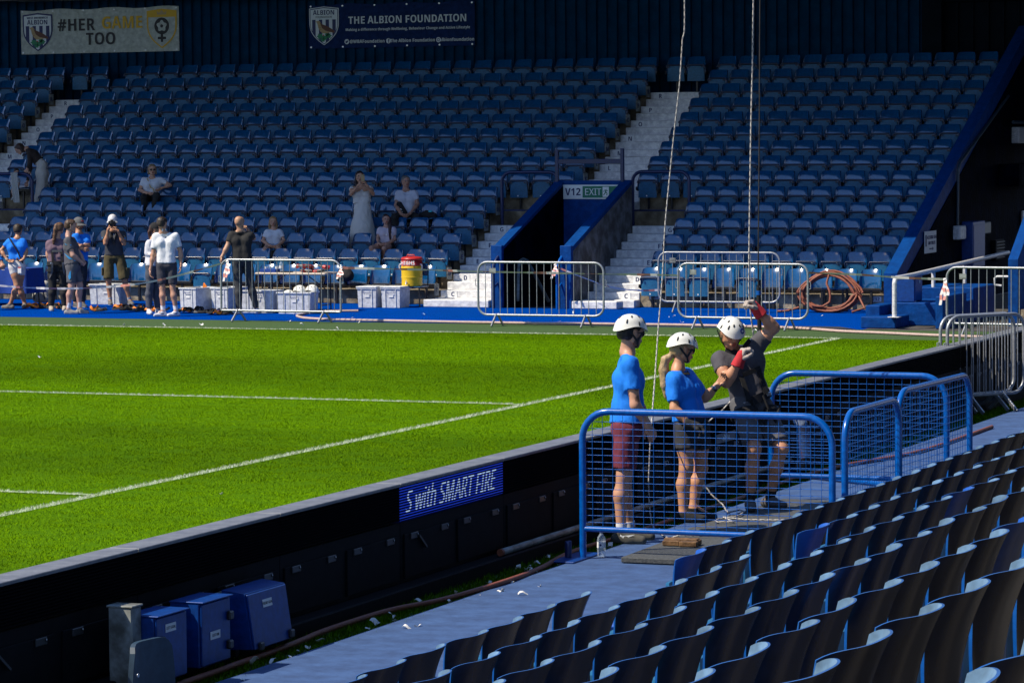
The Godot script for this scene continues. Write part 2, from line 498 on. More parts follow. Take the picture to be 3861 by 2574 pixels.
func build_ground() -> void:
	# one wide sheet under everything
	var b := MB.new()
	b.quad(Vector3(-160, -0.06, 160), Vector3(-160, -0.06, -160), Vector3(160, -0.06, -160), Vector3(160, -0.06, 160))
	struct("ground", b.mesh(M.rubber))
	# pitch with mowing bands
	b = MB.new()
	var nx := 90; var nz := 110
	for i in nz + 1:
		for j in nx + 1:
			var x := -40.0 + 45.68 * j / nx
			var z := 0.0 + 60.0 * i / nz
			var k := stripe_tone(x, z)
			b.col = Color(k * (1.0 + 0.10 * noise.get_noise_2d(x * 0.3, z * 0.3)), k, k)
			b.pt(Vector3(x, 0.0, z), Vector3.UP)
	for i in nz:
		for j in nx:
			var a := i * (nx + 1) + j
			b.tri(a, a + 1, a + nx + 2); b.tri(a, a + nx + 2, a + nx + 1)
	struct("pitch", b.mesh(M.grass))
	# painted lines
	for L in [[Vector3(-40, 0, 0), Vector3(0.06, 0, 0), "touchline"], [Vector3(0, 0, -0.06), Vector3(0, 0, 60), "goal_line"], [Vector3(-16.5, 0, 13.85), Vector3(-0.06, 0, 13.85), "penalty_area_line"], [Vector3(-5.5, 0, 24.84), Vector3(-0.06, 0, 24.84), "goal_area_line"]]:
		b = MB.new()
		var d: Vector3 = (L[1] - L[0]).normalized()
		var s := Vector3(d.z, 0, -d.x) * 0.055
		var up := Vector3(0, 0.004 if L[2] == "goal_line" else 0.008, 0)
		b.quad(L[0] + s + up, L[1] + s + up, L[1] - s + up, L[0] - s + up)
		if b.n[0].y < 0:
			b = MB.new()
			b.quad(L[0] - s + up, L[1] - s + up, L[1] + s + up, L[0] + s + up)
		struct(L[2], b.mesh(M.line))
	# synthetic verge, blue carpet, rubber drain mat
	b = MB.new()
	b.quad(Vector3(-40, 0.002, 0.0), Vector3(-40, 0.002, -2.45), Vector3(5.6, 0.002, -2.45), Vector3(5.6, 0.002, 0.0))
	struct("green_verge", b.mesh(M.verge))
	b = MB.new()
	b.quad(Vector3(-40, 0.004, -2.45), Vector3(-40, 0.004, -9.2), Vector3(-0.3, 0.004, -9.2), Vector3(-0.3, 0.004, -2.45))
	struct("blue_track", b.mesh(M.carpet))
	b = MB.new()
	b.quad(Vector3(-8.3, 0.008, -2.5), Vector3(-7.7, 0.008, -3.05), Vector3(-0.9, 0.008, -3.15), Vector3(-0.4, 0.008, -2.5))
	struct("rubber_walk_strip", b.mesh(M.rubber))
	b = MB.new()
	b.quad(Vector3(-0.3, 0.003, -2.45), Vector3(-0.3, 0.003, -20), Vector3(14, 0.003, -20), Vector3(14, 0.003, -2.45))
	struct("corner_floor", b.mesh(M.concrete_dark))
	# grass: patches of blades laid over the pitch
	var rng := RandomNumberGenerator.new()
	rng.seed = 5
	var patches := []
	for k in 3:
		b = MB.new()
		for q in 300:
			var p := Vector3(rng.randf_range(-0.17, 0.17), 0, rng.randf_range(-0.17, 0.17))
			var an := rng.randf() * TAU
			var w := Vector3(cos(an), 0, sin(an)) * rng.randf_range(0.0016, 0.003)
			var h := rng.randf_range(0.009, 0.018)
			var tip := p + Vector3(rng.randf_range(-0.012, 0.012), h, rng.randf_range(-0.012, 0.012))
			var t := rng.randf_range(0.86, 1.12)
			b.col = Color(t * rng.randf_range(0.92, 1.12), t, t * 0.9)
			var nn := (Vector3(sin(an), 0.0, -cos(an)) * 0.3 + Vector3.UP * 1.6).normalized()
			var i := b.pt(p - w, nn); b.pt(tip, nn); b.pt(p + w, nn)
			b.tri(i, i + 1, i + 2)
		patches.append(b.mesh(M.blade))
	var where := [[], [], []]
	var tones := [[], [], []]
	var z := 0.25
	while z < 39.0:
		var xl: float = -17.0 + z * 0.405
		var x := xl
		while x < 5.55:
			var k := rng.randi() % 3
			var s := rng.randf_range(0.85, 1.15)
			where[k].append(Transform3D(Basis(Vector3.UP, rng.randf() * TAU).scaled(Vector3(s, s * rng.randf_range(0.7, 1.1), s)), Vector3(x + rng.randf_range(-0.08, 0.08), 0, z + rng.randf_range(-0.08, 0.08))))
			var t := stripe_tone(x, z)
			tones[k].append(Color(t, t, t))
			x += 0.29
		z += 0.29
	for k in 3: scatter("grass", patches[k], where[k], tones[k], "short mown grass of the pitch in light and dark bands", "grass")
	# paint on the blades along the lines
	b = MB.new()
	for q in 170:
		var p := Vector3(rng.randf_range(-0.25, 0.25), 0.004, rng.randf_range(-1.0, 1.0) * rng.randf_range(0.035, 0.075))
		var an := rng.randf() * TAU
		var w := Vector3(cos(an), 0, sin(an)) * rng.randf_range(0.002, 0.004)
		var tip := p + Vector3(rng.randf_range(-0.015, 0.015), rng.randf_range(0.012, 0.028), rng.randf_range(-0.015, 0.015))
		var t := rng.randf_range(0.55, 1.1)
		b.col = Color(t, t, t)
		var nn := (Vector3(sin(an), 0, -cos(an)) + Vector3.UP * 1.4).normalized()
		var i := b.pt(p - w, nn); b.pt(tip, nn); b.pt(p + w, nn)
		b.tri(i, i + 1, i + 2)
	var wl := []
	for k in 64: wl.append(Transform3D(Basis(Vector3.UP, PI * float(rng.randi() % 2)), Vector3(-0.25 - k * 0.5, 0, 0)))
	for k in 78: wl.append(Transform3D(Basis(Vector3.UP, PI * 0.5 + PI * float(rng.randi() % 2)), Vector3(0, 0, 0.25 + k * 0.5)))
	for k in 22: wl.append(Transform3D(Basis(Vector3.UP, PI * float(rng.randi() % 2)), Vector3(-0.4 - k * 0.5, 0, 13.85)))
	for k in 11: wl.append(Transform3D(Basis(Vector3.UP, PI * float(rng.randi() % 2)), Vector3(-0.4 - k * 0.5, 0, 24.84)))
	scatter("painted_grass", b.mesh(M.painted_blade), wl, [], "white paint on the grass blades along the pitch lines", "grass")

func scatter(called: String, me: Mesh, where: Array, tones: Array, label: String, category: String, parent: Node = null) -> MultiMeshInstance3D:
	var mm := MultiMesh.new()
	mm.transform_format = MultiMesh.TRANSFORM_3D
	mm.use_colors = tones.size() > 0
	mm.mesh = me
	mm.instance_count = where.size()
	for i in where.size():
		mm.set_instance_transform(i, where[i])
		if tones.size(): mm.set_instance_color(i, tones[i])
	var o := MultiMeshInstance3D.new()
	o.multimesh = mm
	if parent:
		o.name = called
		parent.add_child(o, true)
		tag(o, "", "", "", "stuff")
	else:
		o.name = numbered(called)
		add_child(o)
		tag(o, label, category, "", "stuff")
	return o

func letter_plate(parent: Node, s: String, at: Vector3, size := 0.17, nm := "letter_plate") -> void:
	var b := MB.new()
	b.box(Vector3.ZERO, Vector3(size * 1.25, size * 1.05, 0.006), 0.001)
	var p := part(nm, b.mesh(M.paper), parent, at)
	part("letter", text(s, size * 0.85, "print_navy"), p, Vector3(0, 0, 0.0045))

func build_far_stand() -> void:
	var st := thing("seating_stand", "large covered stand of stepped concrete rows behind the touchline", "stand", Vector3(-12, 0, -8))
	var o := -st.position
	for i in range(1, 15):
		var z0 := row_z(i) + 0.55
		var z1 := row_z(i + 1) + 0.55
		if i == 14: z1 = row_z(14) - 0.75
		var segs := [[-30.0, -1.3]]
		if i <= 4: segs = [[-30.0, -9.252], [-7.598, -1.3]]
		for s in segs:
			var b := MB.new()
			var y1 := row_floor(i)
			var y0: float = max(0.0, row_floor(i - 1) - 0.15)
			b.box(Vector3((s[0] + s[1]) * 0.5, (y0 + y1) * 0.5, (z0 + z1) * 0.5 - 0.05), Vector3(s[1] - s[0], y1 - y0, z0 - z1 + 0.1), 0.012)
			part("terrace_step", b.mesh(M.concrete), st, o)
	# number plates on the first riser
	for pl in [["223", -6.2], ["232", -1.75], ["208", -12.05]]:
		var bb := MB.new()
		bb.box(Vector3.ZERO, Vector3(0.21, 0.1, 0.006), 0.001)
		var p := part("number_plate", bb.mesh(M.paper), st, o + Vector3(pl[1], 0.215, row_z(1) + 0.554))
		part("number", text(pl[0], 0.09, "print_navy"), p, Vector3(0, 0, 0.0045))
	# rear wall of profiled sheet
	var w := thing("corrugated_rear_wall", "dark blue ribbed metal wall behind the top seat row", "wall", Vector3(-12, 4.2, -18.3))
	var x := -30.0
	var k := 0
	while x < -3.4:
		# one sheet covers four ribs
		var b := MB.new()
		for r in 4:
			var x0 := x + r * 0.25
			var pr := [[0.0, 0.0], [0.085, 0.0], [0.10, 0.06], [0.235, 0.06], [0.25, 0.0]]
			for q in 4:
				b.quad(Vector3(x0 + pr[q][0], 4.2, -18.3 + pr[q][1]), Vector3(x0 + pr[q][0], 10.5, -18.3 + pr[q][1]), Vector3(x0 + pr[q + 1][0], 10.5, -18.3 + pr[q + 1][1]), Vector3(x0 + pr[q + 1][0], 4.2, -18.3 + pr[q + 1][1]))
		part("ribbed_sheet", b.mesh(M.cladding), w, -w.position)
		x += 1.0
		k += 1
	var rng := RandomNumberGenerator.new()
	rng.seed = 9
	var sc := MB.new()
	for q in 46:
		sc.ball(Vector3(-27.5 + floor(rng.randf() * 96) * 0.25 + 0.18, [5.25, 5.95, 6.35][rng.randi() % 3], -18.25), Vector3(0.011, 0.011, 0.006), Basis.IDENTITY, 6, 4)
	tag(part("sheet_screws", sc.mesh(M.steel), w, -w.position), "", "", "", "stuff")
	# dark corner wall right of it
	var cw := thing("corner_wall", "blackish ribbed wall in the corner right of the blue sheeting", "wall", Vector3(0, 4.2, -18.3))
	var b2 := MB.new()
	b2.box(Vector3(-3.2, 7.4, -18.25), Vector3(0.45, 6.2, 0.3), 0.01)
	part("pillar", b2.mesh(M.cladding_dark), cw, -cw.position)
	b2 = MB.new()
	b2.box(Vector3(3.0, 6.8, -18.5), Vector3(12.0, 7.4, 0.2), 0.0)
	part("panel", b2.mesh(M.cladding_dark), cw, -cw.position)
	for q in 18:
		var b3 := MB.new()
		b3.box(Vector3(-2.7 + q * 0.34, 7.3, -18.37), Vector3(0.055, 6.2, 0.06), 0.005)
		part("rib", b3.mesh(M.cladding_dark), cw, -cw.position)
	b2 = MB.new()
	b2.box(Vector3(-1.0, 6.23, -18.3), Vector3(4.0, 0.12, 0.12), 0.01)
	part("rail", b2.mesh(M.cladding_dark), cw, -cw.position)
	build_stairs()

func build_stairs() -> void:
	var flights := [
		["white painted aisle steps climbing between the seat blocks above the exit tunnel", -9.28, -7.90, 5, 13, -9.05],
		["white painted steps left of the exit tunnel", -10.72, -9.256, 0, 4, -10.45],
		["white painted steps right of the exit tunnel", -7.594, -6.50, 0, 4, -6.78],
		["white painted aisle steps at the far left of the stand", -24.28, -23.05, 5, 13, -24.0],
		["lowest white steps at the far left behind the people", -23.0, -21.65, 1, 4, -21.9]]
	for f in flights:
		var st := thing("stairway", f[0], "steps", Vector3((f[1] + f[2]) * 0.5, row_floor(f[3]), row_z(f[3]) + 0.6), 0.0, "white aisle steps of the stand")
		for i in range(f[3], f[4] + 1):
			var zr := row_z(i) + 0.55
			var y0 := row_floor(i)
			var y1 := row_floor(i + 1)
			var ym := y0 + (y1 - y0) * 0.52
			var b := MB.new()
			# half step standing on the row's own tread
			b.box(Vector3((f[1] + f[2]) * 0.5, (y0 + ym) * 0.5 + 0.003, zr - 0.33 - 0.165), Vector3(f[2] - f[1], ym - y0 + 0.006, 0.33), 0.012)
			part("step", b.mesh(M.white_paint), st, -st.position)
			# painted tread of the next row with its riser
			b = MB.new()
			b.box(Vector3((f[1] + f[2]) * 0.5, (ym + y1) * 0.5 + 0.006, zr - 0.655 - 0.16), Vector3(f[2] - f[1], y1 - ym + 0.006, 0.36), 0.012)
			var s := part("step", b.mesh(M.white_paint), st, -st.position)
			var L := LETTERS[i] if i < LETTERS.length() else "S"
			letter_plate(s, L, Vector3(f[5], (ym + y1) * 0.5 + 0.0, zr - 0.63), 0.15)
	# block steps at the bottom beside the tunnel
	var t := thing("step_block", "low white block at the foot of the steps right of the tunnel", "step", Vector3(-7.2, 0, -7.8))
	var b := MB.new()
	b.box(Vector3(0, 0.075, 0), Vector3(1.1, 0.15, 0.36), 0.015)
	part("block", b.mesh(M.white_paint), t, Vector3(0, 0.004, 0))
	t = thing("step_block", "low white block at the foot of the steps left of the tunnel", "step", Vector3(-10.0, 0, -7.75))
	b = MB.new()
	b.box(Vector3(0, 0.075, 0), Vector3(1.4, 0.15, 0.36), 0.015)
	part("block", b.mesh(M.white_paint), t, Vector3(0, 0.004, 0))

func build_roofs() -> void:
	# roof over this stand, and an unseen one added to darken near seat backs
	var r := thing("stand_roof", "dark roof over the seating stand, seen as a strip above the ribbed wall", "roof", Vector3(-12, 10.2, -14))
	var b := MB.new()
	b.box(Vector3(-14, 10.35, -11.8), Vector3(46, 0.25, 15.2), 0.02)
	part("deck", b.mesh(M.soffit), r, -r.position)
	for k in 7:
		b = MB.new()
		b.bar(Vector3(-34 + k * 6.5, 10.0, -18.2), Vector3(-34 + k * 6.5, 10.0, -4.3), 0.3, 0.45)
		part("girder", b.mesh(M.black_metal), r, -r.position)
	b = MB.new()
	b.box(Vector3(-20.5, 6.80, -17.6), Vector3(15.0, 0.30, 0.45), 0.02)
	var beam := part("beam", b.mesh(M.black_metal), r, -r.position)
	r = thing("stand_roof", "unseen roof added over the nearest seats to darken their backs", "roof", Vector3(22, 10.5, 34))
	b = MB.new()
	b.box(Vector3(22.6, 10.6, 32), Vector3(23, 0.25, 64), 0.02)
	part("deck", b.mesh(M.soffit), r, -r.position)
	b = MB.new()
	b.box(Vector3(34.2, 7.5, 32), Vector3(0.3, 6.2, 64), 0.02)
	part("unseen_rear_wall", b.mesh(M.concrete_dark), r, -r.position)  # unseen wall, added for dark reflections on the near seat backs

func build_tunnel() -> void:
	var t := thing("exit_tunnel", "blue walled stair tunnel with exit sign set into the stand", "tunnel", Vector3(-8.4, 0, -8))
	var o := -t.position
	# side walls with sloping tops
	for s in [[-9.25, -9.05], [-7.80, -7.60]]:
		var b := MB.new()
		var pr := [Vector2(-7.72, 0.0), Vector2(-7.72, 1.20), Vector2(-11.12, 2.44), Vector2(-11.12, 0.0)]
		prism(b, pr, s[0], s[1])
		part("side_wall", b.mesh(M.blue_paint), t, o)
		b = MB.new()
		b.box(Vector3((s[0] + s[1]) * 0.5, 0.60, -7.66), Vector3(0.235, 1.25, 0.10), 0.01)
		part("end_post", b.mesh(M.blue_paint), t, o)
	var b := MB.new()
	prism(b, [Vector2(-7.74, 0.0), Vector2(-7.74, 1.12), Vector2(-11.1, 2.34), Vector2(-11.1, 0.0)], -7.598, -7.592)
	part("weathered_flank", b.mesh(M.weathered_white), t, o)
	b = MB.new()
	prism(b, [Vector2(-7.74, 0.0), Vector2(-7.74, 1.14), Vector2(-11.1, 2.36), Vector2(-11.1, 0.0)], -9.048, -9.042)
	part("shade_sheet", b.mesh(M.shaded_brick), t, o)  # thin sheet over the blue wall, tunnel shade put into its colour
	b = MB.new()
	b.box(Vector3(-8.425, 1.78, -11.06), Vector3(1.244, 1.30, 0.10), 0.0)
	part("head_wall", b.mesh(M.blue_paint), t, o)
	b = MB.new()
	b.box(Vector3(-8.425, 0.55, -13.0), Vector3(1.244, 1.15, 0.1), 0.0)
	part("inner_wall", b.mesh(M.shaded_brick), t, o)
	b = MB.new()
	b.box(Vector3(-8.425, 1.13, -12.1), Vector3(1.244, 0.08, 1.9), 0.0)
	part("inner_ceiling", b.mesh(M.shaded_brick), t, o)
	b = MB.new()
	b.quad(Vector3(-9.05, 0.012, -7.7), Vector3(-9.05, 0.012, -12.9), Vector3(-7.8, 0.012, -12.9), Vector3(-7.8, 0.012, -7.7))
	part("tunnel_floor", b.mesh(M.shaded_brick), t, o)
	# tubular rails in front
	for x in [-9.16, -7.83]:
		b = MB.new()
		b.tube([Vector3(x, 0.004, -7.48), Vector3(x, 0.75, -7.48), Vector3(x + 0.01, 0.86, -7.50), Vector3(x + 0.03, 0.95, -7.56), Vector3(x + 0.06, 1.05, -7.68)], 0.03, 10)
		b.tube([Vector3(x, 0.40, -7.48), Vector3(x + 0.05, 0.52, -7.66)], 0.018, 8)
		part("handrail", b.mesh(M.navy_gloss if x < -9 else M.blue_gloss), t, o)
	b = MB.new()
	b.tube([Vector3(-9.0, 0.1, -8.35), Vector3(-9.0, 0.78, -8.4), Vector3(-8.99, 0.88, -8.45), Vector3(-8.96, 0.92, -8.55), Vector3(-8.93, 0.88, -8.7), Vector3(-8.8, 0.05, -9.5)], 0.035, 10)
	part("inner_handrail", b.mesh(M.grey_post), t, o)
	# sign on the head wall
	var sg := thing("exit_sign", "white and green exit sign with running figure above the tunnel", "sign", Vector3(-8.43, 2.20, -11.0))
	b = MB.new()
	b.box(Vector3(0, 0, 0.0), Vector3(1.24, 0.29, 0.012), 0.002)
	part("panel", b.mesh(M.paper), sg)
	part("lettering", text("V12", 0.20, "print_navy"), sg, Vector3(-0.40, 0, 0.009))
	b = MB.new()
	b.box(Vector3.ZERO, Vector3(0.80, 0.235, 0.004), 0.0)
	var g := part("green_field", b.mesh(M.print_green), sg, Vector3(0.21, 0, 0.009))
	part("lettering", text("EXIT", 0.19, "paper", font), g, Vector3(-0.175, 0, 0.004))
	b = MB.new()
	b.box(Vector3.ZERO, Vector3(0.135, 0.205, 0.003), 0.0)
	part("pictogram_field", b.mesh(M.paper), g, Vector3(0.105, 0, 0.004))
	var man := MB.new()
	for q in [[0.02, 0.07, 0.02, 0.07, 0.018], [0.01, 0.045, -0.005, 0.0, 0.014], [-0.005, 0.0, 0.03, -0.03, 0.010], [0.03, -0.03, 0.02, -0.07, 0.009], [-0.005, 0.0, -0.025, -0.04, 0.010], [-0.025, -0.04, -0.055, -0.06, 0.009], [0.01, 0.04, 0.045, 0.02, 0.007], [0.005, 0.04, -0.035, 0.03, 0.007], [-0.035, 0.03, -0.045, 0.0, 0.006]]:
		man.tube([Vector3(q[0], q[1], 0), Vector3(q[2] + 0.001, q[3], 0)], q[4], 6)
	var mi := part("running_figure", man.mesh(M.print_green), g, Vector3(0.105, 0, 0.007))
	mi.scale = Vector3(1, 1, 0.1)
	part("arrow", flat([Vector2(0.02, 0.055), Vector2(0.035, 0.055), Vector2(0.035, -0.02), Vector2(0.075, 0.02), Vector2(0.075, -0.005), Vector2(0.027, -0.06), Vector2(-0.02, -0.005), Vector2(-0.02, 0.02), Vector2(0.02, -0.02)], "paper"), g, Vector3(0.27, 0, 0.004))
	# guard rails round the tunnel head and at the block ends
	var gr := thing("guard_rail", "blue square rail standing on the head of the exit tunnel", "rail", Vector3(-8.43, 2.43, -11.06))
	b = MB.new()
	b.bar(Vector3(-9.23, 2.82, -11.06), Vector3(-7.75, 2.82, -11.06), 0.05, 0.10, Vector3.UP, 0.006)
	for x in [-9.20, -7.78]: b.bar(Vector3(x, 2.40, -11.06), Vector3(x, 3.06 if x < -8 else 3.08, -11.06), 0.07, 0.07, Vector3.RIGHT, 0.006)
	part("frame", b.mesh(M.navy_gloss), gr, -gr.position)
	for q in [["blue tubular rail in front of the seats left of the tunnel", -10.60, -9.35, -11.5], ["blue tubular rail in front of the seats right of the aisle", -7.72, -6.50, -11.5], ["blue tubular rail at the far left that a woman leans over", -23.35, -21.75, -11.5]]:
		gr = thing("guard_rail", q[0], "rail", Vector3((q[1] + q[2]) * 0.5, row_floor(4), q[3]), 0.0, "rails in front of raised seats")
		var y0 := row_floor(4)
		var y1 := 2.60
		b = MB.new()
		var pts := [Vector3(q[1], y0, q[3]), Vector3(q[1], y1 - 0.2, q[3])]
		for k in 5: pts.append(Vector3(q[1] + 0.2 - 0.2 * cos(PI * 0.5 * (k + 1) / 5.0), y1 - 0.2 + 0.2 * sin(PI * 0.5 * (k + 1) / 5.0), q[3]))
		for k in 5: pts.append(Vector3(q[2] - 0.2 + 0.2 * sin(PI * 0.5 * k / 5.0), y1 - 0.2 + 0.2 * cos(PI * 0.5 * k / 5.0), q[3]))
		pts.append(Vector3(q[2], y1 - 0.2, q[3])); pts.append(Vector3(q[2], y0, q[3]))
		b.tube(pts, 0.036, 10)
		part("frame", b.mesh(M.navy_gloss), gr, -gr.position)
		b = MB.new()
		b.tube([Vector3(q[1], y0 + 0.62, q[3]), Vector3(q[2], y0 + 0.62, q[3])], 0.016, 8)
		part("mid_rail", b.mesh(M.navy_gloss), gr, -gr.position)
	for x in [-9.85, -6.62]:
		var hp := part("row_letter_plate", null, null, Vector3(x, row_floor(5) - 0.12, row_z(5) + 0.56))
		var hb := MB.new()
		hb.box(Vector3.ZERO, Vector3(0.2, 0.22, 0.008), 0.001)
		hp.mesh = hb.mesh(M.paper)
		tag(hp, "white plate lettered H on the concrete %s" % ("left of the tunnel wall" if x < -9 else "under the rail right of the aisle"), "sign")
		part("letter", text("H", 0.16, "print_navy"), hp, Vector3(0, 0, 0.006))

# prism: profile in (z, y) pushed from x0 to x1
func prism(b: MB, pr: Array, x0: float, x1: float) -> void:
	var p := PackedVector2Array()
	for q in pr: p.append(q)
	var tri := Geometry2D.triangulate_polygon(p)
	for e in 2:
		var x := x0 if e == 0 else x1
		var nn := Vector3(-1 if e == 0 else 1, 0, 0)
		var i := b.v.size()
		for q in p: b.pt(Vector3(x, q.y, q.x), nn)
		for k in range(0, tri.size(), 3): b.tri(i + tri[k], i + tri[k + 1], i + tri[k + 2])
	var cc := Vector2.ZERO
	for q in p: cc += q / p.size()
	for k in p.size():
		var a := p[k]; var d := p[(k + 1) % p.size()]
		var nn2 := Vector2(d.y - a.y, a.x - d.x).normalized()
		if not Geometry2D.is_point_in_polygon((a + d) * 0.5 - nn2 * 0.01, p): nn2 = -nn2
		b.face([Vector3(x0, a.y, a.x), Vector3(x0, d.y, d.x), Vector3(x1, d.y, d.x), Vector3(x1, a.y, a.x)], Vector3(0, nn2.y, nn2.x))

func build_side_wall() -> void:
	var w := thing("parapet_wall", "sloping blue parapet wall closing the right end of the stand", "wall", Vector3(-1.18, 0, -8))
	var o := -w.position
	var b := MB.new()
	prism(b, [Vector2(-7.45, 0.0), Vector2(-7.45, 0.75), Vector2(-8.0, 1.0), Vector2(-18.2, 5.62), Vector2(-18.2, 0.0)], -1.30, -1.05)
	part("parapet", b.mesh(M.blue_paint), w, o)
	# brick flank, its colour darkened for the corner shade
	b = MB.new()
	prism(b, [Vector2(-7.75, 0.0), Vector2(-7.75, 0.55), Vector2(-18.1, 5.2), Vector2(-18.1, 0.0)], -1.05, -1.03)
	part("brick_flank", b.mesh(M.shaded_brick), w, o)
	# fittings on the flank
	var s := thing("notice_sign", "white notice with blue lettering on the dark side wall", "sign", Vector3(-1.02, 1.26, -9.75), PI / 2)
	b = MB.new(); b.box(Vector3.ZERO, Vector3(0.86, 0.42, 0.012), 0.002)
	part("panel", b.mesh(M.paper), s)
	part("lettering", text("ACCESSIBLE SEAT", 0.085, "print_navy", null, 0.003), s, Vector3(0.08, 0.09, 0.009))
	part("lettering", text("AND TOILETS", 0.085, "print_navy"), s, Vector3(0.08, -0.02, 0.009))
	part("arrow", flat([Vector2(-0.16, 0.012), Vector2(0.08, 0.012), Vector2(0.08, 0.04), Vector2(0.16, 0), Vector2(0.08, -0.04), Vector2(0.08, -0.012), Vector2(-0.16, -0.012)], "print_navy"), s, Vector3(0.05, -0.13, 0.009))
	part("symbol", flat([Vector2(-0.05, 0.11), Vector2(0.05, 0.11), Vector2(0.05, -0.11), Vector2(-0.05, -0.11)], "print_navy"), s, Vector3(-0.35, 0.03, 0.009))
	for q in [["junction_box", "pale grey junction box low on the dark side wall", Vector3(-0.96, 1.38, -11.75), Vector3(0.14, 0.27, 0.5), "clear_plastic"], ["wall_cabinet", "tall blue equipment cabinet fixed to the dark side wall", Vector3(-0.92, 1.12, -12.7), Vector3(0.24, 0.92, 1.0), "box_blue"], ["grey_box", "grey fuse box beside the blue equipment cabinet", Vector3(-0.94, 1.42, -13.55), Vector3(0.2, 0.24, 0.6), "slate_plastic"], ["vent_grille", "dark louvred vent low on the side wall", Vector3(-0.98, 0.93, -15.0), Vector3(0.1, 0.42, 0.75), "black_panel"], ["alarm_box", "cream junction box high on the side wall beneath a pipe", Vector3(-0.95, 3.28, -16.85), Vector3(0.16, 0.34, 0.9), "white_gloss"], ["beam_box", "dark blue boxed beam crossing the side wall", Vector3(-0.80, 2.46, -16.5), Vector3(0.45, 0.46, 2.6), "shaded_brick"], ["board_sign", "white edge of a letter board at the end of the side wall", Vector3(-0.99, 1.45, -17.45), Vector3(0.05, 0.45, 0.5), "paper"]]:
		var t := thing(q[0], q[1], q[0].replace("_", " "), q[2])
		b = MB.new(); b.box(Vector3.ZERO, q[3], 0.015)
		part("case", b.mesh(M[q[4]]), t)
		b = MB.new(); b.box(Vector3(q[3].x * 0.5 + 0.004, 0, 0), Vector3(0.008, q[3].y * 0.86, q[3].z * 0.9), 0.003)
		if q[0] != "board_sign" and q[0] != "vent_grille": part("lid", b.mesh(M[q[4]]), t)
		if q[0] == "board_sign":
			b = MB.new(); b.box(Vector3(0.028, 0, 0), Vector3(0.004, 0.3, 0.3), 0.0)
			part("letter", b.mesh(M.print_navy), t)
		if q[0] == "vent_grille":
			for k in 6:
				b = MB.new(); b.box(Vector3(0.055, -0.16 + k * 0.064, 0), Vector3(0.03, 0.012, 0.7), 0.0)
				part("slat", b.mesh(M.slate_plastic), t)
	var cd := thing("conduit_pipe", "thin dark pipe running down the side wall from the boxes", "pipe", Vector3(-1.0, 0, -14))
	b = MB.new()
	b.tube([Vector3(-1.0, 4.1, -16.0), Vector3(-1.0, 2.75, -11.95), Vector3(-1.0, 2.6, -11.8), Vector3(-1.0, 1.5, -11.75)], 0.03, 8)
	part("pipe", b.mesh(M.slate_plastic), cd, -cd.position)
	b = MB.new()
	b.tube([Vector3(-0.95, 3.55, -16.2), Vector3(-0.95, 3.55, -17.9)], 0.035, 8)
	part("bracket_pipe", b.mesh(M.slate_plastic), cd, -cd.position)
	# blue entrance steps with white handrail
	var e := thing("entrance_steps", "blue painted concrete steps in the corner beside the parapet wall", "steps", Vector3(0.2, 0, -3.5))
	for q in [[Vector3(-0.12, 0.10, -3.30), Vector3(0.62, 0.20, 0.90)], [Vector3(-0.34, 0.185, -3.75), Vector3(0.26, 0.37, 0.9)], [Vector3(0.40, 0.20, -4.55), Vector3(1.1, 0.40, 1.5)], [Vector3(0.40, 0.30, -6.1), Vector3(1.1, 0.60, 1.6)], [Vector3(0.95, 0.28, -3.7), Vector3(0.14, 0.56, 1.6)]]:
		b = MB.new(); b.box(q[0] + Vector3(0, 0.004, 0), q[1], 0.015)
		part("step", b.mesh(M.blue_paint), e, -e.position)
	var bx := thing("corner_cabinet", "blue metal cabinet behind the white handrail post", "cabinet", Vector3(0.05, 0.40, -4.2))
	b = MB.new(); b.box(Vector3(0, 0.24, 0), Vector3(0.36, 0.46, 0.5), 0.012); part("case", b.mesh(M.box_blue), bx)
	b = MB.new(); b.box(Vector3(0.185, 0.24, 0), Vector3(0.012, 0.42, 0.46), 0.004); part("door", b.mesh(M.box_blue), bx)
	b = MB.new(); b.box(Vector3(0.194, 0.35, -0.05), Vector3(0.004, 0.05, 0.05), 0.0); part("label_plate", b.mesh(M.paper), bx)
	var hr := thing("white_handrail", "white tubular handrail climbing the blue corner steps", "handrail", Vector3(0.2, 0.2, -2.9))
	b = MB.new()
	b.tube([Vector3(0.2, 0.21, -2.75), Vector3(0.2, 0.78, -2.75), Vector3(0.2, 0.84, -2.78), Vector3(0.2, 0.87, -2.86), Vector3(0.2, 0.88, -4.0), Vector3(0.2, 0.92, -6.0), Vector3(0.2, 1.02, -11.0)], 0.042, 10)
	part("rail", b.mesh(M.white_gloss), hr, -hr.position)
	for z in [-4.04, -5.35, -7.6]:
		b = MB.new(); b.tube([Vector3(0.2, 0.40 if z > -5 else 0.004, z), Vector3(0.2, 0.9, z)], 0.038, 10)
		part("post", b.mesh(M.white_gloss), hr, -hr.position)
	b = MB.new(); b.box(Vector3(0.2, 0.212, -2.75), Vector3(0.2, 0.012, 0.2), 0.003)
	part("foot_plate", b.mesh(M.white_gloss), hr, -hr.position)
	# second parapet at the edge of the picture
	w = thing("parapet_wall", "short blue parapet at the right edge behind the metal barrier", "wall", Vector3(1.9, 0, -4.2))
	b = MB.new()
	prism(b, [Vector2(-4.0, 0.0), Vector2(-4.0, 1.16), Vector2(-5.2, 1.9), Vector2(-9.0, 3.9), Vector2(-9.0, 0.0)], 1.88, 2.05)
	part("parapet", b.mesh(M.blue_paint), w, -w.position)
	b = MB.new()
	b.box(Vector3(3.3, 0.15, -6), Vector3(2.4, 0.3, 4), 0.01)
	part("plinth", b.mesh(M.concrete), w, -w.position)
	b = MB.new()
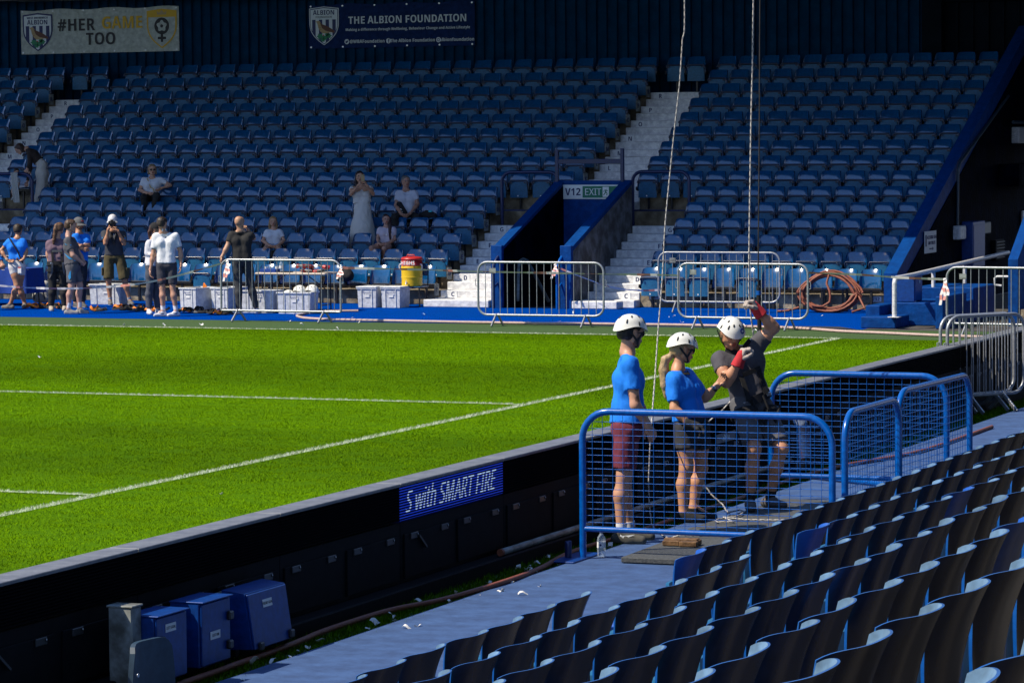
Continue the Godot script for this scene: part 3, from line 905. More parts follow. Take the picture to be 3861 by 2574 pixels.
	b.tube([Vector3(1.86, 0.86, -4.1), Vector3(1.66, 0.86, -4.1), Vector3(1.62, 0.83, -4.1), Vector3(1.62, 0.72, -4.1), Vector3(1.74, 0.70, -4.1)], 0.02, 8)
	part("hook", b.mesh(M.white_gloss), w, -w.position)
	# dark back of the corner
	w = thing("corner_building", "dark brick building filling the corner between the stands", "building", Vector3(8, 0, -14))
	b = MB.new()
	b.box(Vector3(9.5, 4.5, -14), Vector3(11.0, 9.0, 0.4), 0.0)
	part("wall", b.mesh(M.shaded_brick), w, -w.position)
	b = MB.new()
	b.box(Vector3(8.0, 9.4, -12), Vector3(18.0, 0.3, 12.0), 0.0)
	part("roof", b.mesh(M.soffit), w, -w.position)  # unseen roof added overhead to darken the corner

func shield_pts(w: float, h: float) -> Array:
	var q := [Vector2(-w / 2, h * 0.45), Vector2(0, h * 0.5), Vector2(w / 2, h * 0.45)]
	for k in 9:
		var t := float(k) / 8.0
		q.append(Vector2(w / 2 * (1.0 - pow(t, 2.4)), h * 0.10 - h * 0.6 * t))
	for k in range(7, -1, -1):
		var t := float(k) / 8.0
		q.append(Vector2(-w / 2 * (1.0 - pow(t, 2.4)), h * 0.10 - h * 0.6 * t))
	return q

# club badge: shield with stripes, lettering band and a bird on a holly sprig
func badge(parent: Node, at: Vector3, w: float, h: float, top: String, sub: String) -> void:
	var rim := part("badge", flat(shield_pts(w, h), "print_navy" if sub == "" else "print_white"), parent, at)
	if sub != "":
		part("badge_rim", flat(shield_pts(w * 0.95, h * 0.96), "print_navy"), rim, Vector3(0, 0, 0.002))
	part("badge_field", flat(shield_pts(w * 0.91, h * 0.92), "print_white"), rim, Vector3(0, 0, 0.004))
	var field := PackedVector2Array()
	for q in shield_pts(w * 0.91, h * 0.92): field.append(q)
	for k in 4:
		var x := (-0.5 + (k + 0.5) / 4.0) * w * 0.91 + (0.0 if k < 2 else 0.0)
		var bar := PackedVector2Array([Vector2(x - w * 0.058, h * 0.16), Vector2(x + w * 0.058, h * 0.16), Vector2(x + w * 0.058, -h * 0.6), Vector2(x - w * 0.058, -h * 0.6)])
		for piece in Geometry2D.intersect_polygons(field, bar):
			var a := []
			for q in piece: a.append(q)
			part("badge_stripe", flat(a, "print_navy"), rim, Vector3(0, 0, 0.006))
	if sub == "":
		part("lettering", text("WEST BROMWICH", h * 0.075, "print_navy"), rim, Vector3(0, h * 0.37, 0.008))
		part("lettering", text("ALBION", h * 0.165, "print_navy"), rim, Vector3(0, h * 0.255, 0.008))
	else:
		part("lettering", text("ALBION", h * 0.165, "print_navy"), rim, Vector3(0, h * 0.34, 0.008))
		part("lettering", text(sub, h * 0.075, "grey_cloth", font), rim, Vector3(0, h * 0.225, 0.008))
	var S := Vector2(w, h)
	var leafs := [[-0.13, -0.27, 0.17], [0.03, -0.30, 0.15], [0.16, -0.26, 0.15], [-0.04, -0.36, 0.13], [0.10, -0.22, 0.12]]
	for l in leafs:
		var q := []
		for k in 12:
			var r: float = l[2] * (1.0 if k % 2 == 0 else 0.62)
			q.append(Vector2(l[0] * w + cos(TAU * k / 12.0) * r * w * 0.75, l[1] * h + sin(TAU * k / 12.0) * r * h * 0.5))
		part("badge_leaf", flat(q, "print_leaf"), rim, Vector3(0, 0, 0.008))
	part("badge_berry", flat(disc(Vector2(-0.02 * w, -0.24 * h), 0.022 * w, 8), "print_red"), rim, Vector3(0, 0, 0.014))
	var body := []
	for q in [[-0.30, 0.13], [-0.24, 0.115], [-0.20, 0.135], [-0.14, 0.12], [-0.08, 0.05], [0.08, 0.0], [0.22, -0.06], [0.36, -0.14], [0.35, -0.19], [0.24, -0.17], [0.10, -0.19], [-0.02, -0.20], [-0.12, -0.15], [-0.19, -0.05], [-0.22, 0.05], [-0.24, 0.085]]: body.append(Vector2(q[0], q[1]) * S)
	part("badge_bird", flat(body, "print_buff"), rim, Vector3(0, 0, 0.010))
	var wing := []
	for q in [[-0.14, 0.10], [-0.08, 0.05], [0.08, 0.0], [0.22, -0.06], [0.36, -0.14], [0.35, -0.19], [0.24, -0.165], [0.06, -0.13], [-0.06, -0.06], [-0.10, 0.02]]: wing.append(Vector2(q[0], q[1]) * S)
	part("badge_wing", flat(wing, "print_brown"), rim, Vector3(0, 0, 0.012))
	for k in 9:
		part("badge_spot", flat(disc(Vector2((-0.16 + 0.03 * (k % 3)) * w, (0.0 - 0.045 * (k / 3)) * h), 0.009 * w, 6), "print_brown"), rim, Vector3(0, 0, 0.013))

func banner_cloth(x0: float, x1: float, y0: float, y1: float, m: String, seedv: float) -> ArrayMesh:
	var rows := []
	for i in 9:
		var row := []
		for j in 33:
			var u := j / 32.0; var t := i / 8.0
			var sag := 0.02 * sin(u * PI * 6.0) * (1.0 - t)
			row.append(Vector3(lerp(x0, x1, u), lerp(y1, y0, t) - sag, 0.0 + 0.008 * noise.get_noise_2d(u * 7.0 + seedv, t * 2.0)))
		rows.append(row)
	var b := MB.new()
	b.sheet(rows, true)
	var back := []
	for r in rows:
		var q := []
		for p in r: q.append(p - Vector3(0, 0, 0.008))
		back.append(q)
	b.sheet(back)
	return b.mesh(M[m])

func eyelets(parent: Node, w: float, h: float) -> void:
	var b := MB.new()
	for k in 6:
		for s in [-1, 1]: b.lathe(Vector3(-w / 2 + 0.06 + (w - 0.12) * k / 5.0, s * (h / 2 - 0.035), 0.012), [Vector2(0.024, 0), Vector2(0.022, 0.006), Vector2(0.0, 0.006)], 10, Basis(Vector3.RIGHT, PI / 2))
	tag(part("eyelets", b.mesh(M.steel), parent), "", "", "", "stuff")

func build_banners() -> void:
	var a := thing("banner", "white banner with hashtag slogan, club badge and gold shield", "banner", Vector3(-23.73, 5.94, -18.21))
	a.rotation.z = 0.004
	part("cloth", banner_cloth(-2.15, 2.15, -0.53, 0.53, "banner_white", 0.0), a)
	eyelets(a, 4.3, 1.06)
	badge(a, Vector3(-1.68, 0.0, 0.014), 0.82, 0.92, "", "")
	part("lettering", text("#HER", 0.40, "print_black"), a, Vector3(-0.62, 0.145, 0.016))
	part("lettering", text("GAME", 0.40, "print_gold"), a, Vector3(0.63, 0.175, 0.016))
	part("lettering", text("TOO", 0.40, "print_black"), a, Vector3(0.05, -0.20, 0.016))
	var sh := part("gold_shield", flat(shield_pts(0.80, 0.94), "print_gold"), a, Vector3(1.70, 0.01, 0.014))
	var inner := []
	for q in shield_pts(0.72, 0.86): inner.append(Vector2(q.x, min(q.y, 0.27)))
	part("shield_field", flat(inner, "banner_white"), sh, Vector3(0, 0, 0.002))
	part("shield_crown", flat([Vector2(-0.12, 0.33), Vector2(-0.13, 0.42), Vector2(-0.07, 0.37), Vector2(0, 0.44), Vector2(0.07, 0.37), Vector2(0.13, 0.42), Vector2(0.12, 0.33)], "print_buff"), sh, Vector3(0, 0, 0.002))
	part("symbol_ring", flat(disc(Vector2(0, 0.06), 0.20, 28), "print_black"), sh, Vector3(0, 0, 0.004))
	var petals := []
	for k in 30:
		var an := TAU * k / 30.0
		petals.append(Vector2(0, 0.06) + Vector2(sin(an), cos(an)) * (0.122 + 0.02 * cos(an * 5.0)))
	part("symbol_ball", flat(petals, "banner_white"), sh, Vector3(0, 0, 0.006))
	part("symbol_pentagon", flat(disc(Vector2(0, 0.06), 0.045, 5), "print_black"), sh, Vector3(0, 0, 0.008))
	part("symbol_stem", flat([Vector2(-0.033, -0.12), Vector2(0.033, -0.12), Vector2(0.033, -0.32), Vector2(-0.033, -0.32)], "print_black"), sh, Vector3(0, 0, 0.004))
	part("symbol_arm", flat([Vector2(-0.11, -0.195), Vector2(0.11, -0.195), Vector2(0.11, -0.255), Vector2(-0.11, -0.255)], "print_black"), sh, Vector3(0, 0, 0.005))
	a = thing("banner", "navy banner with foundation lettering and a white club badge", "banner", Vector3(-16.07, 5.92, -18.21))
	a.rotation.z = 0.002
	part("cloth", banner_cloth(-2.1, 2.1, -0.51, 0.51, "banner_navy", 5.0), a)
	eyelets(a, 4.2, 1.02)
	badge(a, Vector3(-1.70, 0.02, 0.014), 0.76, 0.90, "ALBION", "FOUNDATION")
	part("lettering", text("THE ALBION FOUNDATION", 0.235, "print_white"), a, Vector3(0.42, 0.13, 0.016))
	part("lettering", text("Making a difference through Wellbeing, Behaviour Change and Active Lifestyle", 0.083, "print_white"), a, Vector3(0.42, -0.085, 0.016))
	var xs := [-1.12, -0.06, 1.20]
	var ws := ["@WBAFoundation", "The Albion Foundation", "albionfoundation"]
	var wx := [-0.60, 0.55, 1.66]
	for k in 3:
		var d := part("round_icon", flat(disc(Vector2.ZERO, 0.06, 16), "print_white"), a, Vector3(xs[k], -0.36, 0.015))
		part("lettering", text(ws[k], 0.104, "print_white"), a, Vector3(wx[k], -0.36, 0.016))
		if k == 1: part("icon_letter", text("f", 0.12, "print_navy"), d, Vector3(0.008, -0.005, 0.002))
		if k == 0: part("icon_mark", flat([Vector2(-0.04, -0.028), Vector2(0.0, -0.035), Vector2(0.032, 0.0), Vector2(0.042, 0.022), Vector2(0.02, 0.032), Vector2(0.0, 0.01), Vector2(-0.036, 0.026), Vector2(-0.028, -0.008)], "print_navy"), d, Vector3(0, 0, 0.002))
		if k == 2:
			part("icon_ring", flat(disc(Vector2.ZERO, 0.036, 14), "print_navy"), d, Vector3(0, 0, 0.002))
			part("icon_ring_inner", flat(disc(Vector2.ZERO, 0.022, 14), "print_white"), d, Vector3(0, 0, 0.004))

# ---------------------------------------------------------------- seats
# moulded shell: width w, from y0 to y1, ends swept forward by wing, top leaning back by lean
func shell(w: float, y0: float, y1: float, wing: float, lean: float, th: float, front: Material, back: Material, rim: Material, nu := 12, nv := 8, flat_mid := 2.2, corner := 0.10, flange := 0.02, bend := 1.6) -> ArrayMesh:
	var rf := []
	var rb := []
	for i in nv + 1:
		var t := float(i) / nv
		var a := []
		var c := []
		for j in nu + 1:
			var u := -1.0 + 2.0 * j / nu
			var top: float = 1.0 - corner * pow(abs(u), 5.0 if th > 0.0 else 7.0)
			var y: float = lerp(y0, y1, t * lerp(1.0, top, t))
			var wid: float = w * 0.5 * ((1.0 - 0.14 * t * t) if th > 0.0 else (0.66 + 0.34 * pow(t, 0.8)))
			var x := sin(u * 1.25) / sin(1.25) * wid
			var z: float = wing * pow(abs(u), flat_mid) * (1.0 if th > 0.0 else 0.18 + 0.82 * t * t) - lean * pow(t, bend)
			if t > 0.88: z -= flange * (t - 0.88) / 0.12
			# slope of the plan curve gives the outward normal for the thickness
			var sl: float = wing * flat_mid * pow(abs(u), flat_mid - 1.0) * sign(u) / wid
			var nn := Vector3(sl, 0.0, -1.0).normalized()
			a.append(Vector3(x, y, z))
			var tv: float = th if th > 0.0 else -th * (0.25 + 0.75 * pow(abs(u), 8.0) * (1.0 - pow(t, 5.0)))
			c.append(Vector3(x, y, z) + nn * tv)
		rf.append(a); rb.append(c)
	var bf := MB.new()
	bf.sheet(rf)
	if bf.n[(nv / 2) * (nu + 1) + nu / 2].z < 0:
		bf = MB.new(); bf.sheet(rf, true)
	# rim all round belongs to the front colour
	var loop_f := []; var loop_b := []
	for j in nu + 1: loop_f.append(rf[0][j]); loop_b.append(rb[0][j])
	for i in range(1, nv + 1): loop_f.append(rf[i][nu]); loop_b.append(rb[i][nu])
	for j in range(nu - 1, -1, -1): loop_f.append(rf[nv][j]); loop_b.append(rb[nv][j])
	for i in range(nv - 1, 0, -1): loop_f.append(rf[i][0]); loop_b.append(rb[i][0])
	var mid := Vector3(0, (y0 + y1) * 0.5, 0)
	var br := MB.new()
	for k in loop_f.size():
		var k2 := (k + 1) % loop_f.size()
		var e: Vector3 = loop_f[k2] - loop_f[k]
		var nn: Vector3 = e.cross(loop_b[k] - loop_f[k]).normalized()
		if nn.dot((loop_f[k] + loop_f[k2]) * 0.5 - mid) < 0.0: nn = -nn
		br.face([loop_f[k], loop_f[k2], loop_b[k2], loop_b[k]], nn)
	var bb := MB.new()
	bb.sheet(rb)
	if bb.n[(nv / 2) * (nu + 1) + nu / 2].z > 0:
		bb = MB.new(); bb.sheet(rb, true)
	var me := bf.mesh(front)
	bb.into(me, back)
	return br.into(me, rim)

func far_seat_parts(with_pan: bool) -> Dictionary:
	var d := {}
	d.backrest = shell(0.44, 0.405, 0.78, 0.085, 0.10, 0.015, M.seat_blue, M.seat_back_shaded, M.seat_back_shaded, 14, 9, 2.3, 0.07, 0.004, 2.2)
	var b := MB.new()
	b.box(Vector3(0, 0.21, 0.0), Vector3(0.045, 0.42, 0.045), 0.004)
	b.box(Vector3(0, 0.40, 0.015), Vector3(0.46, 0.05, 0.05), 0.006)
	for s in [-1, 1]: b.bar(Vector3(0.235 * s, 0.40, 0.0), Vector3(0.235 * s, 0.43, 0.13), 0.022, 0.07, Vector3.UP, 0.004)
	d.frame = b.mesh(M.black_metal)
	if with_pan:
		d.seat_pan = shell(0.40, 0.235, 0.565, -0.02, -0.012, 0.02, M.seat_pan, M.seat_pan, M.seat_pan, 8, 5, 2.4, 0.04, 0.0)
		b = MB.new()
		b.tube([Vector3(-0.20, 0.535, 0.125), Vector3(-0.195, 0.575, 0.125), Vector3(-0.17, 0.59, 0.125), Vector3(0.17, 0.59, 0.125), Vector3(0.195, 0.575, 0.125), Vector3(0.20, 0.535, 0.125)], 0.022, 7)
		for s in [-1, 1]: b.box(Vector3(0.15 * s, 0.548, 0.15), Vector3(0.035, 0.03, 0.02), 0.004)
		d.seat_lip = b.mesh(M.seat_trim)
		b = MB.new()
		b.box(Vector3.ZERO, Vector3(0.026, 0.026, 0.004), 0.001)
		d.number_tag = b.mesh(M.paper)
	return d

func make_far_seat(with_pan: bool) -> Node3D:
	var t := thing("tip_up_chair", "", "stadium seat")
	var d := far_seat_parts(with_pan)
	part("backrest", d.backrest, t)
	part("frame", d.frame, t)
	if with_pan:
		var p := part("seat_pan", d.seat_pan, t, Vector3(0, 0, 0.115))
		part("lip", d.seat_lip, p, Vector3(0, 0, -0.115))
		part("number_tag", d.number_tag, p, Vector3(0, 0.275, 0.036))
	return t

const ORD := ["first", "second", "third", "fourth", "fifth", "sixth", "seventh", "eighth", "ninth", "tenth", "eleventh", "twelfth", "thirteenth", "fourteenth", "fifteenth", "sixteenth", "seventeenth", "eighteenth", "nineteenth", "twentieth", "twenty-first", "twenty-second", "twenty-third", "twenty-fourth", "twenty-fifth", "twenty-sixth", "twenty-seventh", "twenty-eighth", "twenty-ninth", "thirtieth"]

func build_far_seats() -> void:
	var rng := RandomNumberGenerator.new()
	rng.seed = 3
	var proto := {true: null, false: null}
	var rest := []
	var spots := []   # row, x, block, number from the aisle
	for i in 15:
		var xr := -9.52 if i >= 6 else -10.98
		var n := 28 if i >= 6 else 22
		if i == 14: n = 27
		for k in n: spots.append([i, xr - k * 0.4975 - (0.0 if i > 0 else 0.0), "left of the exit tunnel", k])
		var xl := -7.66 if i >= 6 else -6.20
		n = 13 if i >= 6 else 10
		for k in n: spots.append([i, xl + k * 0.4885, "right of the exit tunnel", k])
		if i >= 6:
			for k in (6 if i < 14 else 5): spots.append([i, -24.52 - k * 0.4975, "left of the far aisle", k])
	for x in [-8.85, -8.38, -23.87, -23.36]: spots.append([14, x, "at the head of the aisle", 0])
	# seats people sit on are folded down, not up
	var used_down := [[2, -12.34], [2, -14.91], [4, -12.48], [5, -18.79], [4, -11.95], [6, -22.45]]
	var singles := 0
	for s in spots:
		var i: int = s[0]
		var x: float = s[1]
		var at := Vector3(x + rng.randf_range(-0.008, 0.008), row_floor(i), row_z(i))
		var turn := rng.randf_range(-0.03, 0.03)
		var down := false
		for u in used_down:
			if u[0] == i and abs(u[1] - x) < 0.26: down = true
		var near: bool = i <= 6 and not (s[2] == "left of the far aisle" and i < 6)
		if not near and not down:
			rest.append(Transform3D(Basis(Vector3.UP, turn), at + Vector3(0, row_top(i) - row_floor(i) - 0.78, 0)))
			continue
		var pan := true
		if i == 0: pan = rng.randf() < 0.28
		if i == 0 and x > -6.3 and x < -5.0: pan = true
		var label := "%s seat in row %s, %s %s" % ["light blue front" if i == 0 else "dark blue tip-up", LETTERS[i], ORD[s[3]], s[2]]
		if i == 0 and pan: label = "blue front seat with tipped-up pan, row %s, %s %s" % [LETTERS[i], ORD[s[3]], s[2]]
		var t: Node3D
		if down:
			t = thing("tip_up_chair", label.replace("tip-up", "folded-down"), "stadium seat", at, turn, "blue seats of the far stand")
			var d := far_seat_parts(true)
			part("backrest", d.backrest, t)
			part("frame", d.frame, t)
			var p := part("seat_pan", d.seat_pan, t, Vector3(0, 0.44, -0.17))
			p.rotation.x = PI / 2
		elif proto[pan] == null:
			t = make_far_seat(pan)
			proto[pan] = t
			t.position = at; t.rotation.y = turn
			tag(t, label, "", "blue seats of the far stand")
		else:
			t = dup(proto[pan], at, turn, label, "blue seats of the far stand")
		if i > 0: t.position.y += row_top(i) - row_floor(i) - 0.78
	# the smaller seats further up, as one
	var d := far_seat_parts(true)
	var me := ArrayMesh.new()
	for k in ["backrest", "frame", "seat_pan", "seat_lip"]:
		var m: ArrayMesh = d[k]
		for q in m.get_surface_count():
			var a := m.surface_get_arrays(q)
			if k == "seat_pan":
				var vs: PackedVector3Array = a[Mesh.ARRAY_VERTEX]
				for j in vs.size(): vs[j].z += 0.115
				a[Mesh.ARRAY_VERTEX] = vs
			me.add_surface_from_arrays(Mesh.PRIMITIVE_TRIANGLES, a)
			me.surface_set_material(me.get_surface_count() - 1, m.surface_get_material(q))
	var o := scatter("upper_stand_seats", me, rest, [], "dark blue tip-up seats filling the upper rows of the stand", "stadium seats")
	o.set_meta("group", "blue seats of the far stand")
	# row letters hung on the block ends
	for i in range(0, 14):
		for q in [[-10.72 if i < 6 else -9.27, "the steps by the tunnel"], [-24.27, "the far left aisle"]]:
			if q[0] < -20 and i < 6: continue
			var b := MB.new()
			b.box(Vector3.ZERO, Vector3(0.012, 0.24, 0.15), 0.002)
			var p := part("row_marker", b.mesh(M.grey_post), null, Vector3(q[0] + 0.02, row_top(i) - 0.47, row_z(i) + 0.16))
			p.rotation.y = -0.25
			tag(p, "grey plate lettered %s on the seat end beside %s" % [LETTERS[i], q[1]], "row marker", "row letter plates on the seat ends")
			var lt := part("letter", text(LETTERS[i], 0.13, "print_navy"), p, Vector3(0.008, 0, 0))
			lt.rotation.y = PI / 2

func make_near_seat(new: bool, pan_down: bool) -> Node3D:
	var t := thing("terrace_chair", "", "plastic seat")
	var fm: Material = M.seat_new if new else M.seat_front
	var bm: Material = M.seat_new if new else M.seat_back_shaded  # rear takes the darkened copy, shade held in its colour
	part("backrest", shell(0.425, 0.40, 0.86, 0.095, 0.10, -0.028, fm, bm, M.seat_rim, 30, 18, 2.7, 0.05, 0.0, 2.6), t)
	var b := MB.new()
	b.box(Vector3(0, 0.20, 0.02), Vector3(0.04, 0.40, 0.05), 0.004)
	b.box(Vector3(0, 0.40, 0.04), Vector3(0.47, 0.05, 0.04), 0.006)
	part("frame", b.mesh(M.black_metal), t)
	if pan_down:
		b = MB.new()
		b.box(Vector3(0, 0.43, 0.24), Vector3(0.40, 0.035, 0.40), 0.016)
		b.box(Vector3(0, 0.40, 0.43), Vector3(0.40, 0.09, 0.03), 0.012)
		part("seat_pan", b.mesh(fm), t)
	else:
		part("seat_pan", shell(0.40, 0.30, 0.62, -0.02, -0.02, 0.02, M.seat_pan, M.seat_pan, M.seat_pan, 8, 5, 2.4, 0.04, 0.0), t, Vector3(0, 0, 0.22))
	b = MB.new()
	for s in [-1, 1]: b.tube([Vector3(0.15 * s, 0.46, -0.012), Vector3(0.15 * s, 0.46, -0.03)], 0.014, 8)
	part("bolt", b.mesh(M.steel), t)
	return t

const NEAR_ROWS := [[9.15, 0.95], [10.06, 1.19], [10.88, 1.42], [11.66, 1.65], [12.42, 1.885], [13.17, 2.15], [13.92, 2.39], [14.66, 2.64]]

func build_near_seats() -> void:
	var rng := RandomNumberGenerator.new()
	rng.seed = 21
	var Z0 := [38.93, 40.03, 41.49, 41.46, 43.73, 44.58, 46.52, 47.6]
	var names := ["front", "second", "third", "fourth", "fifth", "sixth", "seventh", "eighth"]
	var kinds := {}
	for r in 8:
		var x: float = NEAR_ROWS[r][0]
		var top: float = NEAR_ROWS[r][1]
		var pitch := 0.482 if r == 0 else 0.494
		var z: float = Z0[r] + pitch * 5.0
		# row Z0 is where the far top corner of one seat shows; the seat's middle is half a seat nearer
		var k := 0
		while z > 16.0:
			z -= pitch
			var zc := z + 0.19
			# only what the picture can show
			var rel := Vector3(x, top, zc) - Vector3(15.458, 3.395, 52.579)
			var f := Vector3(-0.3735, -0.0622, -0.9255)
			var dp := rel.dot(f)
			var sx := rel.dot(Vector3(0.9273, 0, -0.3743)) / dp
			var sy := (rel.y + 0.0622 * dp) / dp
			if sx > 0.175 or sx < -0.17 or sy < -0.175: continue
			if r == 0 and zc < 36.0 and zc > 34.62: continue
			if r == 1 and zc < 36.05 and zc > 34.8: continue
			k += 1
			var new: bool = (r == 0 and abs(zc - 34.4) < 0.25) or (r == 1 and abs(zc - 34.57) < 0.25) or (r == 2 and abs(zc - 34.63) < 0.25) or (r == 4 and abs(zc - 40.14) < 0.25)
			var down := new
			var key := "%s%s" % [new, down]
			var label := "%s seat in the %s row of nearest seats, %s from the camera end" % ["bright blue newer" if new else "blue shaded-back", names[r], ORD[min(k - 1, 29)] if k <= 30 else "far"]
			if k > 30: label = "shaded-back seat of the %s row far end, %s after the thirtieth" % [names[r], ORD[k - 31]]
			var at := Vector3(x + rng.randf_range(-0.012, 0.012), top - 0.85, zc + rng.randf_range(-0.012, 0.012))
			var turn := -PI / 2 + rng.randf_range(-0.05, 0.05)
			var t: Node3D
			if not kinds.has(key):
				t = make_near_seat(new, down)
				kinds[key] = t
				t.position = at; t.rotation.y = turn
				tag(t, label, "", "blue seats of the nearest rows")
			else:
				t = dup(kinds[key], at, turn, label, "blue seats of the nearest rows")
			t.rotation.z = rng.randf_range(-0.02, 0.02)

func build_near_terrace() -> void:
	var b := MB.new()
	b.box(Vector3(7.62, 0.02, 22.0), Vector3(2.64, 0.16, 64.0), 0.0)
	struct("walkway", b.mesh(M.walkway))
	b = MB.new()
	b.quad(Vector3(5.9, 0.06, 54), Vector3(5.9, 0.06, -10), Vector3(6.32, 0.06, -10), Vector3(6.32, 0.06, 54))
	struct("turf_strip", b.mesh(M.verge))
	# blades of the turf strip
	var rng := RandomNumberGenerator.new()
	rng.seed = 8
	b = MB.new()
	for q in 200:
		var p := Vector3(rng.randf_range(-0.15, 0.15), 0, rng.randf_range(-0.15, 0.15))
		var an := rng.randf() * TAU
		var w := Vector3(cos(an), 0, sin(an)) * rng.randf_range(0.0025, 0.005)
		var tip := p + Vector3(rng.randf_range(-0.03, 0.03), rng.randf_range(0.025, 0.055), rng.randf_range(-0.03, 0.03))
		var t := rng.randf_range(0.35, 0.85)
		b.col = Color(t * 0.9, t, t)
		var nn := (Vector3(sin(an), 0, -cos(an)) + Vector3.UP).normalized()
		var i := b.pt(p - w, nn); b.pt(tip, nn); b.pt(p + w, nn)
		b.tri(i, i + 1, i + 2)
	var wl := []
	for k in 90:
		for s in [6.02, 6.2]: wl.append(Transform3D(Basis(Vector3.UP, rng.randf() * TAU), Vector3(s, 0.06, 12.0 + k * 0.27)))
	scatter("turf_tufts", b.mesh(M.blade), wl, [], "rough green turf in the strip along the LED board", "grass")
	var st := thing("near_terrace", "stepped terrace carrying the nearest blue seats", "terrace", Vector3(12, 0, 30))
	for r in 8:
		var x0: float = NEAR_ROWS[r][0] - 0.62 if r > 0 else 8.94
		var x1: float = (NEAR_ROWS[r + 1][0] - 0.62) if r < 7 else 16.6
		var y: float = NEAR_ROWS[r][1] - 0.85
		if y < 0.11: y = 0.103
		var bb := MB.new()
		bb.box(Vector3((x0 + x1) * 0.5 + 0.05, y * 0.5 - 0.1, 28.0), Vector3(x1 - x0 + 0.1, y + 0.2, 48.0), 0.01)
		part("terrace_step", bb.mesh(M.concrete_dark), st, -st.position)
	var ub := MB.new()
	prism2(ub, [Vector2(16.7, 0.0), Vector2(16.7, 1.9), Vector2(34.0, 7.6), Vector2(34.0, 0.0)], 4.0, 64.0)
	part("added_upper_slope", ub.mesh(M.concrete), st, -st.position)  # unseen slope added for the near seat backs to reflect

func build_led_board() -> void:
	var X := 5.813
	var t := thing("led_board", "long black LED advertising board with grey capping along the goal line", "advertising board", Vector3(5.7, 0, 24))
	var o := -t.position
	var z := 38.71
	var k := 0
	while z > 10.2:
		var z1 := z - 0.985 * 2.0
		var zc := (z + z1) * 0.5
		var lit: bool = abs(zc - 29.845) < 0.3
		var b := MB.new()
		b.box(Vector3(X - 0.10, 0.885, zc), Vector3(0.205, 0.03, 1.962), 0.004)
		part("cap_plate", b.mesh(M.board_top), t, o)
		b = MB.new()
		b.box(Vector3(X - 0.06, 0.755, zc), Vector3(0.10, 0.25, 1.962), 0.002)
		var s := part("screen_module", b.mesh(M.led_blue if lit else M.black_led), t, o)
		# louvres between the pixel rows
		var lv := MB.new()
		for q in 13: lv.box(Vector3(X - 0.004, 0.641 + q * 0.0195, zc), Vector3(0.014, 0.0085, 1.962), 0.0)
		tag(part("louvres", lv.mesh(M.black_led), s), "", "", "", "stuff")
		if lit:
			var tm := part("screen_lettering", text("S with SMART FIRE", 0.215, "led_white", font, 0.002), s, Vector3(X - 0.0085, 0.755, zc + 0.02))
			# letters lean: italic face, stretched a little
			tm.basis = Basis(Vector3(0, 0, -0.96), Vector3(0, 1.0, -0.28), Vector3(1, 0, 0))
		# cabinet below, with two doors
		b = MB.new()
		b.box(Vector3(X - 0.09, 0.40, zc), Vector3(0.16, 0.44, 1.966), 0.004)
		part("cabinet", b.mesh(M.black_panel), t, o)
		for q in 2:
			var dz := zc + (0.4925 if q == 0 else -0.4925)
			b = MB.new()
			b.box(Vector3(X - 0.004, 0.37, dz), Vector3(0.016, 0.32, 0.88), 0.004)
			var d := part("door", b.mesh(M.black_panel), t, o)
			for e in [0.28, -0.28]:
				b = MB.new()
				b.box(Vector3(X + 0.008, 0.505, dz + e), Vector3(0.012, 0.045, 0.13), 0.004)
				b.ball(Vector3(X + 0.016, 0.51, dz + e - 0.045), Vector3(0.006, 0.010, 0.008), Basis.IDENTITY, 6, 4)
				part("latch", b.mesh(M.black_metal), d)
				b = MB.new()
				b.ball(Vector3(X + 0.018, 0.512, dz + e - 0.045), Vector3(0.005, 0.008, 0.006), Basis.IDENTITY, 6, 4)
				part("key_cover", b.mesh(M.steel), d)
			if k % 3 == 1 and q == 0:
				b = MB.new()
				b.bar(Vector3(X + 0.016, 0.50, dz + 0.22), Vector3(X + 0.02, 0.40, dz + 0.09), 0.02, 0.02, Vector3.RIGHT, 0.003)
				part("lever", b.mesh(M.black_metal), d)
		z = z1
		k += 1
	var b := MB.new()
	b.box(Vector3(X + 0.02, 0.11, 23.5), Vector3(0.22, 0.14, 30.0), 0.012)
	part("plinth", b.mesh(M.black_panel), t, o)
	var s := thing("board_notice", "pale notice plate fixed to the LED board behind the abseiler", "sign", Vector3(X + 0.022, 0.595, 23.5), PI / 2)
	b = MB.new(); b.box(Vector3.ZERO, Vector3(0.56, 0.085, 0.008), 0.001); part("plate", b.mesh(M.slate_plastic), s)
	part("lettering", text("albion", 0.07, "print_white"), s, Vector3(0, 0, 0.006))

